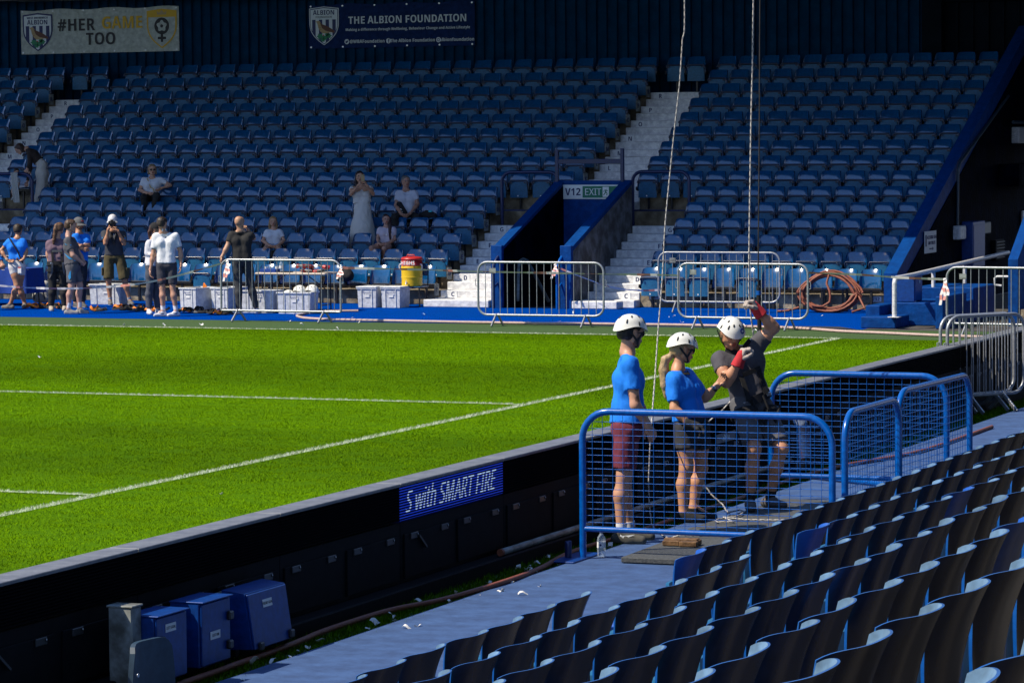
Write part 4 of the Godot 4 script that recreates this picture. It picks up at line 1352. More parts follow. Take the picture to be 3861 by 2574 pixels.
# crowd barrier: frame with rounded corners, upright bars and two splayed feet; origin on the ground at the middle
func make_barrier(called: String, label: String, length: float, bars: int, hgt: float, square: bool, feet := true) -> Node3D:
	var t := thing(called, label, "barrier")
	var h := length * 0.5
	var y0 := 0.20
	var r := 0.17
	var pts := []
	for c in 4:
		var cx := (h - r) * (1 if c == 0 or c == 3 else -1)
		var cy := (hgt - r) if c < 2 else (y0 + (r if not square else 0.02))
		var rr := r if c < 2 or not square else 0.02
		if square and c >= 2: cx = (h - 0.02) * (1 if c == 3 else -1)
		for k in 7:
			var an := PI * 0.5 * c + PI * 0.5 * k / 6.0
			pts.append(Vector3(cx + rr * cos(an), cy + rr * sin(an), 0))
	var b := MB.new()
	b.tube(pts, 0.0205, 10, true)
	part("frame", b.mesh(M.galvanised), t)
	var rod := MB.new()
	for k in bars:
		var x := -h + length * (k + 1.0) / (bars + 1.0)
		var top := hgt
		var lo := y0
		if abs(x) > h - r:
			top = hgt - r + sqrt(max(0.0, r * r - pow(abs(x) - h + r, 2.0)))
			if not square: lo = y0 + r - sqrt(max(0.0, r * r - pow(abs(x) - h + r, 2.0)))
		rod = MB.new()
		rod.tube([Vector3(x, lo, 0), Vector3(x, top, 0)], 0.0075, 6, false, false)
		part("bar", rod.mesh(M.galvanised), t)
	if feet:
		for s in [-1, 1]:
			b = MB.new()
			var x: float = s * (h - 0.34)
			b.bar(Vector3(x, y0 + 0.01, 0), Vector3(x, 0.004, 0.25), 0.045, 0.022, Vector3.RIGHT, 0.003)
			b.bar(Vector3(x + 0.03, y0 + 0.01, 0), Vector3(x + 0.03, 0.004, -0.25), 0.045, 0.022, Vector3.RIGHT, 0.003)
			part("foot", b.mesh(M.galvanised), t)
	for s in [-1, 1]:
		b = MB.new()
		b.tube([Vector3(s * (h + 0.02), hgt - 0.30, 0), Vector3(s * (h + 0.05), hgt - 0.30, 0), Vector3(s * (h + 0.05), hgt - 0.42, 0), Vector3(s * (h + 0.02), hgt - 0.42, 0)], 0.007, 6)
		part("coupling_hook", b.mesh(M.galvanised), t)
	return t

func build_barriers() -> void:
	var g := "metal crowd barriers"
	var a := make_barrier("crowd_barrier", "galvanised barrier in front of the bald man and the folding table", 2.44, 18, 1.13, true)
	a.position = Vector3(-11.16, 0.004, -2.12); a.rotation.y = -0.02
	a.set_meta("group", g)
	var c := make_barrier("crowd_barrier", "galvanised barrier with rounded corners in front of the exit tunnel", 2.36, 16, 1.13, false)
	c.position = Vector3(-5.98, 0.004, -1.90); c.rotation.y = 0.01
	c.set_meta("group", g)
	# a plate on its rail
	var b := MB.new(); b.box(Vector3(-0.9, 0.98, 0.012), Vector3(0.12, 0.09, 0.004), 0.001)
	part("label_plate", b.mesh(M.grey_post), c)
	dup(c, Vector3(-2.27, 0.004, -1.95), -0.03, "galvanised barrier on the verge in front of the brown hose coil", g)
	dup(c, Vector3(-4.38, 0.004, -7.0), 0.05, "galvanised barrier standing back against the front seat row", g)
	dup(c, Vector3(2.66, 0.0, -1.25), -0.08, "galvanised barrier across the corner beside the white handrail", g)
	# stack leaning at the far end of the LED board
	var s1 := make_barrier("crowd_barrier", "outer rusty barrier of the upright pair at the end of the LED board", 1.2, 11, 1.13, false)
	s1.position = Vector3(6.02, 0.10, 14.35); s1.rotation.y = 0.98
	s1.set_meta("group", g)
	dup(s1, Vector3(5.90, 0.10, 14.27), 1.02, "inner barrier of the upright pair at the end of the LED board", g)
	# tape strung between the barriers
	var runs := [["red and white tape sagging in front of the people at the left", [Vector3(-19.5, 0.66, -4.2), Vector3(-18.2, 0.53, -3.9), Vector3(-17.0, 0.50, -3.5), Vector3(-15.8, 0.53, -3.1), Vector3(-14.6, 0.62, -2.8), Vector3(-13.6, 0.78, -2.5), Vector3(-12.36, 1.06, -2.12)]],
		["red and white tape strung from barrier to barrier past the tunnel", [Vector3(-9.94, 1.00, -2.14), Vector3(-8.4, 0.965, -2.4), Vector3(-7.16, 0.96, -2.0), Vector3(-5.9, 0.95, -1.95), Vector3(-4.8, 0.94, -1.92), Vector3(-3.45, 0.93, -1.93)]],
		["tape running from the far barrier past the hose coil to the corner", [Vector3(-1.09, 0.99, -1.98), Vector3(-0.2, 0.97, -1.9), Vector3(0.6, 0.94, -1.6), Vector3(1.48, 0.93, -1.32)]],
		["loose tape dropping from the tunnel rail towards the steps", [Vector3(-7.83, 0.82, -7.44), Vector3(-7.2, 0.62, -7.3), Vector3(-6.6, 0.45, -7.2), Vector3(-6.0, 0.40, -7.1), Vector3(-5.55, 0.42, -7.0)]]]
	for r in runs:
		var t := thing("barrier_tape", r[0], "tape", r[1][0])
		var pts := []
		var cv := Curve3D.new()
		for i in r[1].size():
			var p: Vector3 = r[1][i]
			var d: Vector3 = (r[1][min(i + 1, r[1].size() - 1)] - r[1][max(i - 1, 0)]) / 6.0
			cv.add_point(p - t.position, -d, d)
		var L := cv.get_baked_length()
		var n := int(L / 0.12)
		var wb := MB.new()
		for k in n:
			var p0 := cv.sample_baked(L * k / n); var p1 := cv.sample_baked(L * (k + 1) / n)
			var tw := 0.7 + 1.1 * noise.get_noise_1d(k * 0.13 + r[1][0].x)
			var up := Vector3(0, cos(tw), sin(tw)) * 0.022
			wb.col = Color(0.70, 0.66, 0.64) if (k / 2) % 4 != 0 else Color(0.55, 0.22, 0.18)
			wb.quad(p0 - up, p0 + up, p1 + up, p1 - up)
		part("band", wb.mesh(M.tape), t)
	for q in [["knotted tape end hanging from the corner barrier", Vector3(1.49, 0.93, -1.22), 0.42], ["knotted tape end on the barrier by the bald man's hand", Vector3(-12.2, 1.10, -2.08), 0.36], ["tape end hanging at the right of the table barrier", Vector3(-9.92, 1.0, -2.1), 0.20], ["tape end knotted on the right tunnel rail", Vector3(-7.83, 0.86, -7.42), 0.26]]:
		var t := thing("tape_knot", q[0], "tape", q[1])
		var b1 := MB.new()
		for s in 3:
			var sw := Vector3(0.03 * (s - 1), 0, 0.02 * s)
			for k in 5:
				var p0 := sw * k * 0.6 + Vector3(0.012 * sin(k * 1.7 + s), -q[2] * k / 5.0 * (1.0 - 0.2 * s), 0.03)
				var p1 := sw * (k + 1) * 0.6 + Vector3(0.012 * sin((k + 1) * 1.7 + s), -q[2] * (k + 1) / 5.0 * (1.0 - 0.2 * s), 0.03)
				b1.col = Color(0.72, 0.68, 0.66) if (k + s) % 2 == 0 else Color(0.58, 0.24, 0.20)
				var w := Vector3(0.024, 0, 0.008)
				b1.quad(p0 - w, p0 + w, p1 + w, p1 - w)
		b1.ball(Vector3(0, 0, 0.02), Vector3(0.035, 0.03, 0.03), Basis.IDENTITY, 8, 6)
		part("band", b1.mesh(M.tape), t)

# blue mesh fence panel; origin at the foot of its first post, panel runs along +X
func make_panel(label: String, length: float, hgt: float, nv: int, nh: int) -> Node3D:
	var t := thing("mesh_fence_panel", label, "fence")
	var r := 0.22
	var rr := 0.027
	var pts := [Vector3(0, 0.0, 0), Vector3(0, hgt - r, 0)]
	for k in 7: pts.append(Vector3(r - r * cos(PI * 0.5 * (k + 1) / 7.0), hgt - r + r * sin(PI * 0.5 * (k + 1) / 7.0), 0))
	for k in 7: pts.append(Vector3(length - r + r * sin(PI * 0.5 * k / 7.0), hgt - r + r * cos(PI * 0.5 * k / 7.0), 0))
	pts.append(Vector3(length, hgt - r, 0)); pts.append(Vector3(length, 0.0, 0))
	var b := MB.new()
	b.tube(pts, rr, 12)
	part("frame", b.mesh(M.blue_gloss), t)
	b = MB.new()
	b.tube([Vector3(0, 0.235, 0), Vector3(length, 0.235, 0)], 0.022, 10)
	part("bottom_rail", b.mesh(M.blue_gloss), t)
	for k in nv:
		var x := length * (k + 1.0) / (nv + 1.0)
		var e: float = min(x, length - x)
		var top := hgt - 0.01 if e > r else hgt - r + sqrt(max(0.0, r * r - pow(r - e, 2.0)))
		b = MB.new()
		b.tube([Vector3(x, 0.235, 0.004), Vector3(x, top, 0.004)], 0.0022, 5, false, false)
		part("wire", b.mesh(M.blue_gloss), t)
	for k in nh:
		var y := 0.235 + (hgt - 0.30) * (k + 1.0) / (nh + 0.3)
		if y > hgt - 0.03: continue
		var inx := 0.0
		if y > hgt - r: inx = r - sqrt(max(0.0, r * r - pow(y - hgt + r, 2.0)))
		b = MB.new()
		b.tube([Vector3(inx, y, -0.004), Vector3(length * 0.35, y + 0.003 * sin(k * 2.1), -0.004), Vector3(length - inx, y, -0.004)], 0.0028, 5, false, false)
		part("wire", b.mesh(M.blue_gloss), t)
	return t

func build_pen() -> void:
	var g := "blue mesh fence panels of the abseil pen"
	var a := make_panel("blue mesh fence panel nearest the camera in front of the man in red shorts", 2.01, 1.15, 23, 16)
	a.position = Vector3(6.33, 0.10, 28.52)
	a.set_meta("group", g)
	var c := make_panel("blue mesh fence panel behind the abseiler against the LED board", 1.60, 1.15, 19, 15)
	c.position = Vector3(6.50, 0.10, 24.2)
	c.set_meta("group", g)
	var d := make_panel("short blue mesh gate beside the seats, nearer of the two", 1.50, 1.15, 22, 15)
	d.position = Vector3(8.33, 0.10, 28.15); d.rotation.y = PI / 2 - 0.01
	d.set_meta("group", g)
	var e := make_panel("longer blue mesh gate beside the seats, farther of the two", 2.1, 1.19, 26, 15)
	e.position = Vector3(8.30, 0.10, 26.52); e.rotation.y = PI / 2 - 0.03
	e.set_meta("group", g)
	# socket plate of the first post
	var t := thing("socket_plate", "blue steel base plate with an empty tube socket by the bottle", "base plate", Vector3(6.27, 0.10, 28.52))
	var b := MB.new()
	b.box(Vector3(0.0, 0.007, 0.0), Vector3(0.20, 0.012, 0.62), 0.003)
	part("plate", b.mesh(M.box_blue), t)
	b = MB.new()
	b.lathe(Vector3(-0.04, 0.012, 0.06), [Vector2(0.027, 0), Vector2(0.027, 0.13), Vector2(0.023, 0.13), Vector2(0.023, 0.02)], 14)
	part("socket", b.mesh(M.navy_gloss), t)

func build_cabinets() -> void:
	var specs := [["blue electrical cabinet nearest the grey post, with a white label", 6.13, 34.98, 0.40, 0.46, 0.16, 0.40, "LEFT GOAL"], ["middle blue electrical cabinet of the three at the LED board", 6.11, 34.36, 0.40, 0.445, 0.16, 0.40, "LEFT RW"], ["wider blue electrical cabinet with sloping front, farthest of the three", 6.10, 33.55, 0.46, 0.43, 0.18, 0.58, "FRONT GOAL"]]
	var k := 0
	for s in specs:
		var t := thing("electrical_cabinet", s[0], "cabinet", Vector3(s[1] - 0.10, 0.10, s[2]), 0.0, "blue cabinets by the LED board")
		var hy: float = s[3]; var w: float = s[6]
		var b := MB.new()
		if k == 2:
			prism2(b, [Vector2(-0.10, 0.05), Vector2(-0.10, 0.43), Vector2(0.06, 0.41), Vector2(0.11, 0.06)], -w / 2, w / 2)
		else:
			b.box(Vector3(0, 0.05 + hy * 0.5, 0), Vector3(0.20, hy, w), 0.006)
		part("case", b.mesh(M.box_blue), t)
		b = MB.new()
		if k == 2: b.box(Vector3(0.093, 0.23, 0), Vector3(0.014, 0.35, w - 0.03), 0.004, Basis(Vector3.BACK, 0.142))
		else: b.box(Vector3(0.108, 0.05 + hy * 0.5, 0), Vector3(0.016, hy - 0.02, w - 0.02), 0.004)
		var d := part("door", b.mesh(M.box_blue), t)
		b = MB.new()
		var hang := [[-w * 0.36, 0.30], [-w * 0.36, 0.13]] if k == 0 else ([[-w * 0.42, 0.33], [-w * 0.40, 0.15]] if k == 1 else [[w * 0.34, 0.07], [-w * 0.42, 0.09]])
		for h in hang:
			b = MB.new()
			b.box(Vector3(0.128, h[1], -h[0] if k == 0 else h[0]), Vector3(0.03, 0.055, 0.06), 0.008)
			part("latch", b.mesh(M.black_metal), d)
		b = MB.new()
		b.box(Vector3.ZERO, Vector3(0.004, 0.05, 0.13), 0.001)
		var lp := part("label_plate", b.mesh(M.paper), d, Vector3(0.119 if k < 2 else 0.088, 0.37 if k == 0 else (0.235 if k == 1 else 0.325), 0.02))
		if k == 2: lp.rotation.z = 0.142
		var lt := part("lettering", text(s[7], 0.024, "print_black", font, 0.001), lp, Vector3(0.003, 0, 0))
		lt.rotation.y = PI / 2
		if k < 2:
			b = MB.new()
			b.box(Vector3(0.015, 0.05 + hy + 0.004, 0), Vector3(0.235, 0.008, w + 0.01), 0.002)
			part("lid", b.mesh(M.box_blue), t)
		# bracket and legs
		b = MB.new()
		for e in [-1, 1]: b.box(Vector3(-0.06, 0.03, e * w * 0.35), Vector3(0.05, 0.07, 0.05), 0.004)
		part("leg", b.mesh(M.black_metal), t)
		b = MB.new(); b.bar(Vector3(-0.115, hy - 0.06, -w * 0.5 - 0.04), Vector3(-0.115, hy - 0.06, w * 0.5 + 0.04), 0.03, 0.03)
		part("bracket", b.mesh(M.grey_post), t)
		k += 1
	var t := thing("cabinet_post", "weathered grey square post at the left end of the cabinets", "post", Vector3(5.97, 0.06, 35.24))
	var b := MB.new(); b.box(Vector3(0, 0.28, 0), Vector3(0.16, 0.56, 0.12), 0.008); part("post", b.mesh(M.grey_post), t)
	b = MB.new(); b.box(Vector3(0, 0.565, 0), Vector3(0.175, 0.012, 0.135), 0.003); part("cap", b.mesh(M.grey_post), t)
	t = thing("slate_seat_shell", "dark slate plastic seat shell with rounded top beside the grey post", "seat", Vector3(6.23, 0.10, 35.42))  # lone seat shell, not a whole chair
	var m := shell(0.42, 0.0, 0.36, 0.03, 0.0, 0.03, M.slate_plastic, M.slate_plastic, M.slate_plastic, 12, 8, 3.0, 0.16, 0.0)
	var p := part("shell", m, t)
	p.rotation.y = PI / 2 - 0.15
	b = MB.new(); b.ball(Vector3(0.03, 0.18, 0.20), Vector3(0.006, 0.014, 0.014), Basis.IDENTITY, 8, 6); part("bolt", b.mesh(M.steel), t)
	t = thing("blue_chair", "blue folded seat fixed behind the fence near the LED board", "seat", Vector3(5.98, 0.10, 21.6))
	part("shell", shell(0.40, 0.12, 0.52, 0.04, 0.02, 0.02, M.seat_blue, M.seat_blue, M.seat_blue, 10, 6), t).rotation.y = PI / 2
	b = MB.new(); b.box(Vector3(-0.03, 0.1, 0), Vector3(0.04, 0.2, 0.3), 0.004); part("leg", b.mesh(M.black_metal), t)

func prism2(b: MB, pr: Array, z0: float, z1: float) -> void:
	# profile in (x, y) pushed along z
	var p := PackedVector2Array()
	for q in pr: p.append(q)
	var tri := Geometry2D.triangulate_polygon(p)
	for e in 2:
		var z := z0 if e == 0 else z1
		var i := b.v.size()
		for q in p: b.pt(Vector3(q.x, q.y, z), Vector3(0, 0, -1 if e == 0 else 1))
		for k in range(0, tri.size(), 3): b.tri(i + tri[k], i + tri[k + 1], i + tri[k + 2])
	for k in p.size():
		var a := p[k]; var d := p[(k + 1) % p.size()]
		var nn := Vector2(d.y - a.y, a.x - d.x).normalized()
		if not Geometry2D.is_point_in_polygon((a + d) * 0.5 - nn * 0.005, p): nn = -nn
		b.face([Vector3(a.x, a.y, z0), Vector3(d.x, d.y, z0), Vector3(d.x, d.y, z1), Vector3(a.x, a.y, z1)], Vector3(nn.x, nn.y, 0))

func curve_pts(a: Array, step: float) -> Array:
	var cv := Curve3D.new()
	for i in a.size():
		var d: Vector3 = (a[min(i + 1, a.size() - 1)] - a[max(i - 1, 0)]) / 6.0
		cv.add_point(a[i], -d, d)
	var L := cv.get_baked_length()
	var n: int = max(2, int(L / step))
	var r := []
	for k in n + 1: r.append(cv.sample_baked(L * k / n))
	return r

# braided rope: tube whose colour changes along and round it
func rope(a: Array, r: float, c0: Color, c1: Color, step := 0.03) -> ArrayMesh:
	var pts := curve_pts(a, step)
	var b := MB.new()
	b.tube(pts, r, 8)
	var i := 0
	for k in pts.size():
		for s in 8:
			if i < b.c.size(): b.c[i] = c0 if (k + s / 2) % 3 != 0 else c1
			i += 1
	return b.mesh(M.rope_white)

func build_near_props() -> void:
	var W := Color(1, 1, 1); var D := Color(0.10, 0.10, 0.16)
	var DK := Color(0.05, 0.05, 0.06)
	var t := thing("slack_rope", "grey and white rope hanging slack between the man and the woman", "rope", Vector3(6.1, 0.11, 26.3))
	part("rope", rope([Vector3(6.11, 7.0, 25.5), Vector3(6.11, 4.53, 25.4), Vector3(6.09, 4.2, 25.4), Vector3(6.06, 3.8, 25.4), Vector3(6.02, 3.48, 25.4), Vector3(5.97, 3.04, 25.4), Vector3(5.94, 2.59, 25.45), Vector3(5.93, 2.14, 25.5), Vector3(5.93, 1.76, 25.6), Vector3(5.97, 1.38, 25.8), Vector3(6.06, 1.0, 26.15), Vector3(6.10, 0.86, 26.3), Vector3(6.09, 0.65, 26.3), Vector3(6.08, 0.44, 26.3), Vector3(6.09, 0.23, 26.3), Vector3(6.14, 0.128, 26.4), Vector3(6.32, 0.118, 26.77), Vector3(6.57, 0.118, 27.2), Vector3(6.72, 0.165, 27.38), Vector3(6.89, 0.165, 27.36), Vector3(7.05, 0.165, 27.28), Vector3(7.3, 0.165, 27.25)], 0.0065, W, D, 0.02), t, -t.position)
	t = thing("abseil_rope", "white speckled abseil rope coming down to the raised glove", "rope", Vector3(6.57, 2.0, 25.02))
	part("rope", rope([Vector3(6.63, 7.2, 25.0), Vector3(6.60, 4.53, 25.0), Vector3(6.58, 3.4, 25.02), Vector3(6.565, 2.27, 25.04), Vector3(6.56, 1.95, 25.02), Vector3(6.585, 1.62, 24.98), Vector3(6.62, 1.45, 24.98)], 0.0075, W, D, 0.02), t, -t.position)
	t = thing("safety_rope", "thin black safety rope beside the white abseil rope", "rope", Vector3(6.64, 2.0, 25.0))
	part("rope", rope([Vector3(6.70, 7.2, 25.0), Vector3(6.66, 4.53, 25.0), Vector3(6.65, 3.4, 25.0), Vector3(6.635, 2.12, 25.0), Vector3(6.64, 1.62, 24.98)], 0.006, DK, Color(0.02, 0.02, 0.02), 0.1), t, -t.position)
	b_sleeve()
	t = thing("tail_rope", "white rope tail running from the woman's glove to the floor", "rope", Vector3(6.2, 0.12, 25.3))
	part("rope", rope([Vector3(6.63, 1.30, 25.1), Vector3(6.50, 1.14, 25.12), Vector3(6.45, 1.08, 25.18), Vector3(6.38, 0.99, 25.25), Vector3(6.28, 0.88, 25.4), Vector3(6.21, 0.77, 25.4), Vector3(6.18, 0.6, 25.3), Vector3(6.19, 0.44, 25.25), Vector3(6.21, 0.33, 25.2), Vector3(6.27, 0.25, 25.2), Vector3(6.37, 0.17, 25.2), Vector3(6.44, 0.12, 25.29), Vector3(6.52, 0.14, 25.5), Vector3(6.59, 0.165, 25.75), Vector3(6.62, 0.165, 25.5), Vector3(6.70, 0.165, 25.6), Vector3(6.74, 0.165, 26.0), Vector3(6.66, 0.165, 26.2), Vector3(6.72, 0.165, 26.4), Vector3(6.85, 0.165, 26.35), Vector3(6.70, 0.18, 26.18), Vector3(6.9, 0.165, 26.17), Vector3(7.25, 0.165, 26.09)], 0.007, W, D, 0.02), t, -t.position)
	# floor hose and conduit
	t = thing("floor_hose", "rust brown hose lying along the turf beside the LED board", "hose", Vector3(6.1, 0.1, 30))
	var hp := [Vector3(6.14, 0.10, 36.6), Vector3(6.12, 0.10, 34.6), Vector3(6.08, 0.10, 33.2), Vector3(6.03, 0.10, 32.6), Vector3(6.05, 0.10, 31.6), Vector3(6.19, 0.10, 31.0), Vector3(6.30, 0.118, 30.1), Vector3(6.24, 0.105, 29.2), Vector3(6.12, 0.10, 28.4), Vector3(6.10, 0.10, 27.8), Vector3(6.14, 0.10, 26.8), Vector3(6.13, 0.10, 25.9), Vector3(6.16, 0.10, 24.0), Vector3(6.12, 0.10, 22.3), Vector3(6.28, 0.118, 21.1), Vector3(6.6, 0.118, 19.5), Vector3(6.62, 0.118, 16.5)]
	var b := MB.new()
	b.tube(curve_pts(hp, 0.10), 0.021, 10)
	part("hose", b.mesh(M.hose_brown), t, -t.position)
	t = thing("conduit_pipe", "grey plastic pipe lying on the ledge of the LED board", "pipe", Vector3(5.9, 0.2, 26))
	b = MB.new()
	b.tube([Vector3(5.90, 0.208, 29.17), Vector3(5.895, 0.208, 25.0), Vector3(5.90, 0.208, 21.2)], 0.027, 14)
	part("pipe", b.mesh(M.grey_post), t, -t.position)
	b = MB.new(); b.tube([Vector3(5.90, 0.208, 29.174), Vector3(5.90, 0.208, 29.14)], 0.0285, 12); part("rusty_end", b.mesh(M.hose_brown), t, -t.position)
	# bottle
	t = thing("water_bottle", "clear plastic water bottle with label standing by the fence post", "bottle", Vector3(6.43, 0.10, 28.38))
	b = MB.new()
	b.lathe(Vector3.ZERO, [Vector2(0, 0.002), Vector2(0.028, 0.002), Vector2(0.034, 0.012), Vector2(0.032, 0.03), Vector2(0.034, 0.05), Vector2(0.033, 0.11), Vector2(0.034, 0.13), Vector2(0.030, 0.155), Vector2(0.016, 0.178), Vector2(0.0125, 0.185), Vector2(0.0125, 0.195)], 20)
	part("body", b.mesh(M.water_bottle), t)
	b = MB.new(); b.lathe(Vector3.ZERO, [Vector2(0.0345, 0.075), Vector2(0.0345, 0.122)], 20); part("label_sleeve", b.mesh(M.paper), t)
	b = MB.new(); b.lathe(Vector3.ZERO, [Vector2(0.0135, 0.190), Vector2(0.0145, 0.194), Vector2(0.0145, 0.205), Vector2(0.0, 0.206)], 14); part("cap", b.mesh(M.handle_blue), t)
	b = MB.new(); b.ball(Vector3(0.005, 0.098, 0.0345), Vector3(0.009, 0.009, 0.002), Basis.IDENTITY, 10, 6); part("label_mark", b.mesh(M.print_navy), t)
	# mats, block, weight
	var mats := [["dark rubber mat under the wooden block in front of the pen", Vector3(7.12, 0.125, 27.95), Vector3(0.86, 0.042, 1.46), 0.02], ["dark rubber mat under the abseiler's feet", Vector3(7.0, 0.125, 25.6), Vector3(0.75, 0.042, 2.4), -0.03]]
	for q in mats:
		t = thing("rubber_mat", q[0], "mat", q[1] - Vector3(0, q[2].y * 0.5, 0), q[3])
		b = MB.new(); b.box(Vector3(0, q[2].y * 0.5 + 0.002, 0), q[2], 0.006); part("slab", b.mesh(M.mat_rubber), t)
	t = thing("wooden_block", "weathered wooden pallet block lying on the rubber mat", "timber", Vector3(6.92, 0.148, 27.85), 0.08)
	t.scale = Vector3.ONE * 0.8
	for q in [[Vector3(-0.10, 0.03, 0.06), Vector3(0.17, 0.05, 0.09)], [Vector3(0.08, 0.03, 0.09), Vector3(0.18, 0.05, 0.09)], [Vector3(-0.02, 0.058, -0.02), Vector3(0.34, 0.02, 0.12)], [Vector3(0.13, 0.03, -0.05), Vector3(0.07, 0.05, 0.1)]]:
		b = MB.new(); b.box(q[0], q[1], 0.006); part("plank", b.mesh(M.timber), t)
	t = thing("ground_bar", "blue tubular bar lying on the walkway behind the pen", "bar", Vector3(6.3, 0.10, 23.0))
	b = MB.new(); b.tube([Vector3(5.98, 0.128, 22.1), Vector3(8.2, 0.128, 23.4)], 0.024, 10); part("bar", b.mesh(M.blue_gloss), t, -t.position)

func b_sleeve() -> void:
	var t := thing("rope_sleeve", "black protective sleeve with blue bands above the abseiler's device", "rope sleeve", Vector3(6.64, 1.72, 25.0))
	var b := MB.new()
	b.tube([Vector3(6.637, 2.05, 25.0), Vector3(6.641, 1.60, 24.98)], 0.02, 10)
	part("sleeve", b.mesh(M.rubber_black), t, -t.position)
	for y in [2.02, 1.88]:
		b = MB.new(); b.tube([Vector3(6.638, y, 25.0), Vector3(6.639, y - 0.035, 25.0)], 0.0235, 10)
		part("blue_band", b.mesh(M.blue_gloss), t, -t.position)

func crate(label: String, at: Vector3, turn: float, size: Vector3, lid: bool, first := false) -> Node3D:
	var t := thing("storage_crate", label, "storage box", at, turn, "clear plastic storage boxes")
	var b := MB.new()
	var w := size.x; var h := size.y; var d := size.z
	var th := 0.006
	for s in [-1, 1]:
		b.quad(Vector3(-w * 0.47, 0.004, s * d * 0.47), Vector3(-w * 0.5, h, s * d * 0.5), Vector3(w * 0.5, h, s * d * 0.5), Vector3(w * 0.47, 0.004, s * d * 0.47))
		b.quad(Vector3(s * w * 0.47, 0.004, -d * 0.47), Vector3(s * w * 0.5, h, -d * 0.5), Vector3(s * w * 0.5, h, d * 0.5), Vector3(s * w * 0.47, 0.004, d * 0.47))
	b.quad(Vector3(-w * 0.47, 0.006, -d * 0.47), Vector3(-w * 0.47, 0.006, d * 0.47), Vector3(w * 0.47, 0.006, d * 0.47), Vector3(w * 0.47, 0.006, -d * 0.47))
	part("body", b.mesh(M.clear_plastic), t)
	b = MB.new()
	for s in [-1, 1]:
		b.box(Vector3(0, h, s * (d * 0.5 + 0.006)), Vector3(w + 0.04, 0.03, 0.022), 0.005)
		b.box(Vector3(s * (w * 0.5 + 0.006), h, 0), Vector3(0.022, 0.03, d + 0.0), 0.005)
	part("rim", b.mesh(M.clear_plastic), t)
	b = MB.new()
	for s in [-0.28, 0.28]:
		for e in [-1, 1]: b.box(Vector3(s * w, h * 0.48, e * (d * 0.49 + 0.004)), Vector3(0.018, h * 0.92, 0.014), 0.003, Basis(Vector3.RIGHT, e * 0.03 * d / h))
	part("ribs", b.mesh(M.clear_plastic), t)
	b = MB.new()
	b.tube([Vector3(-0.075, h - 0.055, d * 0.5 + 0.008), Vector3(-0.07, h - 0.085, d * 0.5 + 0.02), Vector3(0.07, h - 0.085, d * 0.5 + 0.02), Vector3(0.075, h - 0.055, d * 0.5 + 0.008)], 0.006, 6)
	part("handle", b.mesh(M.handle_blue), t)
	b = MB.new(); b.box(Vector3(0.01, h * 0.62, d * 0.488 + 0.010), Vector3(0.10, 0.05, 0.003), 0.0)
	part("label_plate", b.mesh(M.paper), t)
	if lid:
		b = MB.new(); b.box(Vector3(0, h + 0.025, 0), Vector3(w + 0.05, 0.03, d + 0.05), 0.01)
		part("lid", b.mesh(M.clear_plastic), t)
	return t

func helmet_mesh(b: MB, c: Vector3, f: Vector3, up: Vector3, s: float) -> void:
	# shell with a wavy rim: lower behind the ears, lip over the brow
	var x := up.cross(f).normalized()
	var rows := []
	var nu := 40; var nv := 12
	for i in nv + 1:
		var row := []
		for j in nu:
			var a := TAU * j / nu   # 0 front
			var ca := cos(a)
			var limit := 1.50 + 0.16 * cos(2.0 * a + PI) * -0.4 + (0.20 if ca < 0 else 0.06) * pow(abs(ca), 1.5) - 0.10 * pow(abs(sin(a)), 4.0)
			var ph := limit * i / nv
			var ridge: float = 1.0 + 0.016 * clamp(sin(ph * 3.2 - 0.9) * abs(sin(a)) * 1.8 - 0.7, 0.0, 1.0)
			var flare := 1.0 + (0.05 * pow(max(0.0, float(i) / nv - 0.86) / 0.14, 1.5))
			var p := Vector3(sin(a) * sin(ph) * 0.116 * ridge * flare, cos(ph) * 0.128 * (1.0 if i < nv else 1.0), ca * sin(ph) * 0.142 * ridge * flare)
			row.append(c + (x * p.x + up * p.y + f * p.z) * s)
		rows.append(row)
	b.sheet(rows, false, true)
	if b.n[nu * 4].dot(rows[4][0] - c) < 0:
		var n0 := b.v.size() - (nv + 1) * nu
		for k in range(n0, b.v.size()): b.n[k] = -b.n[k]
		for k in range(0, b.ix.size(), 3):
			if b.ix[k] >= n0:
				var q := b.ix[k + 1]; b.ix[k + 1] = b.ix[k + 2]; b.ix[k + 2] = q
	for k in nu: b.n[b.v.size() - (nv + 1) * nu + k] = up

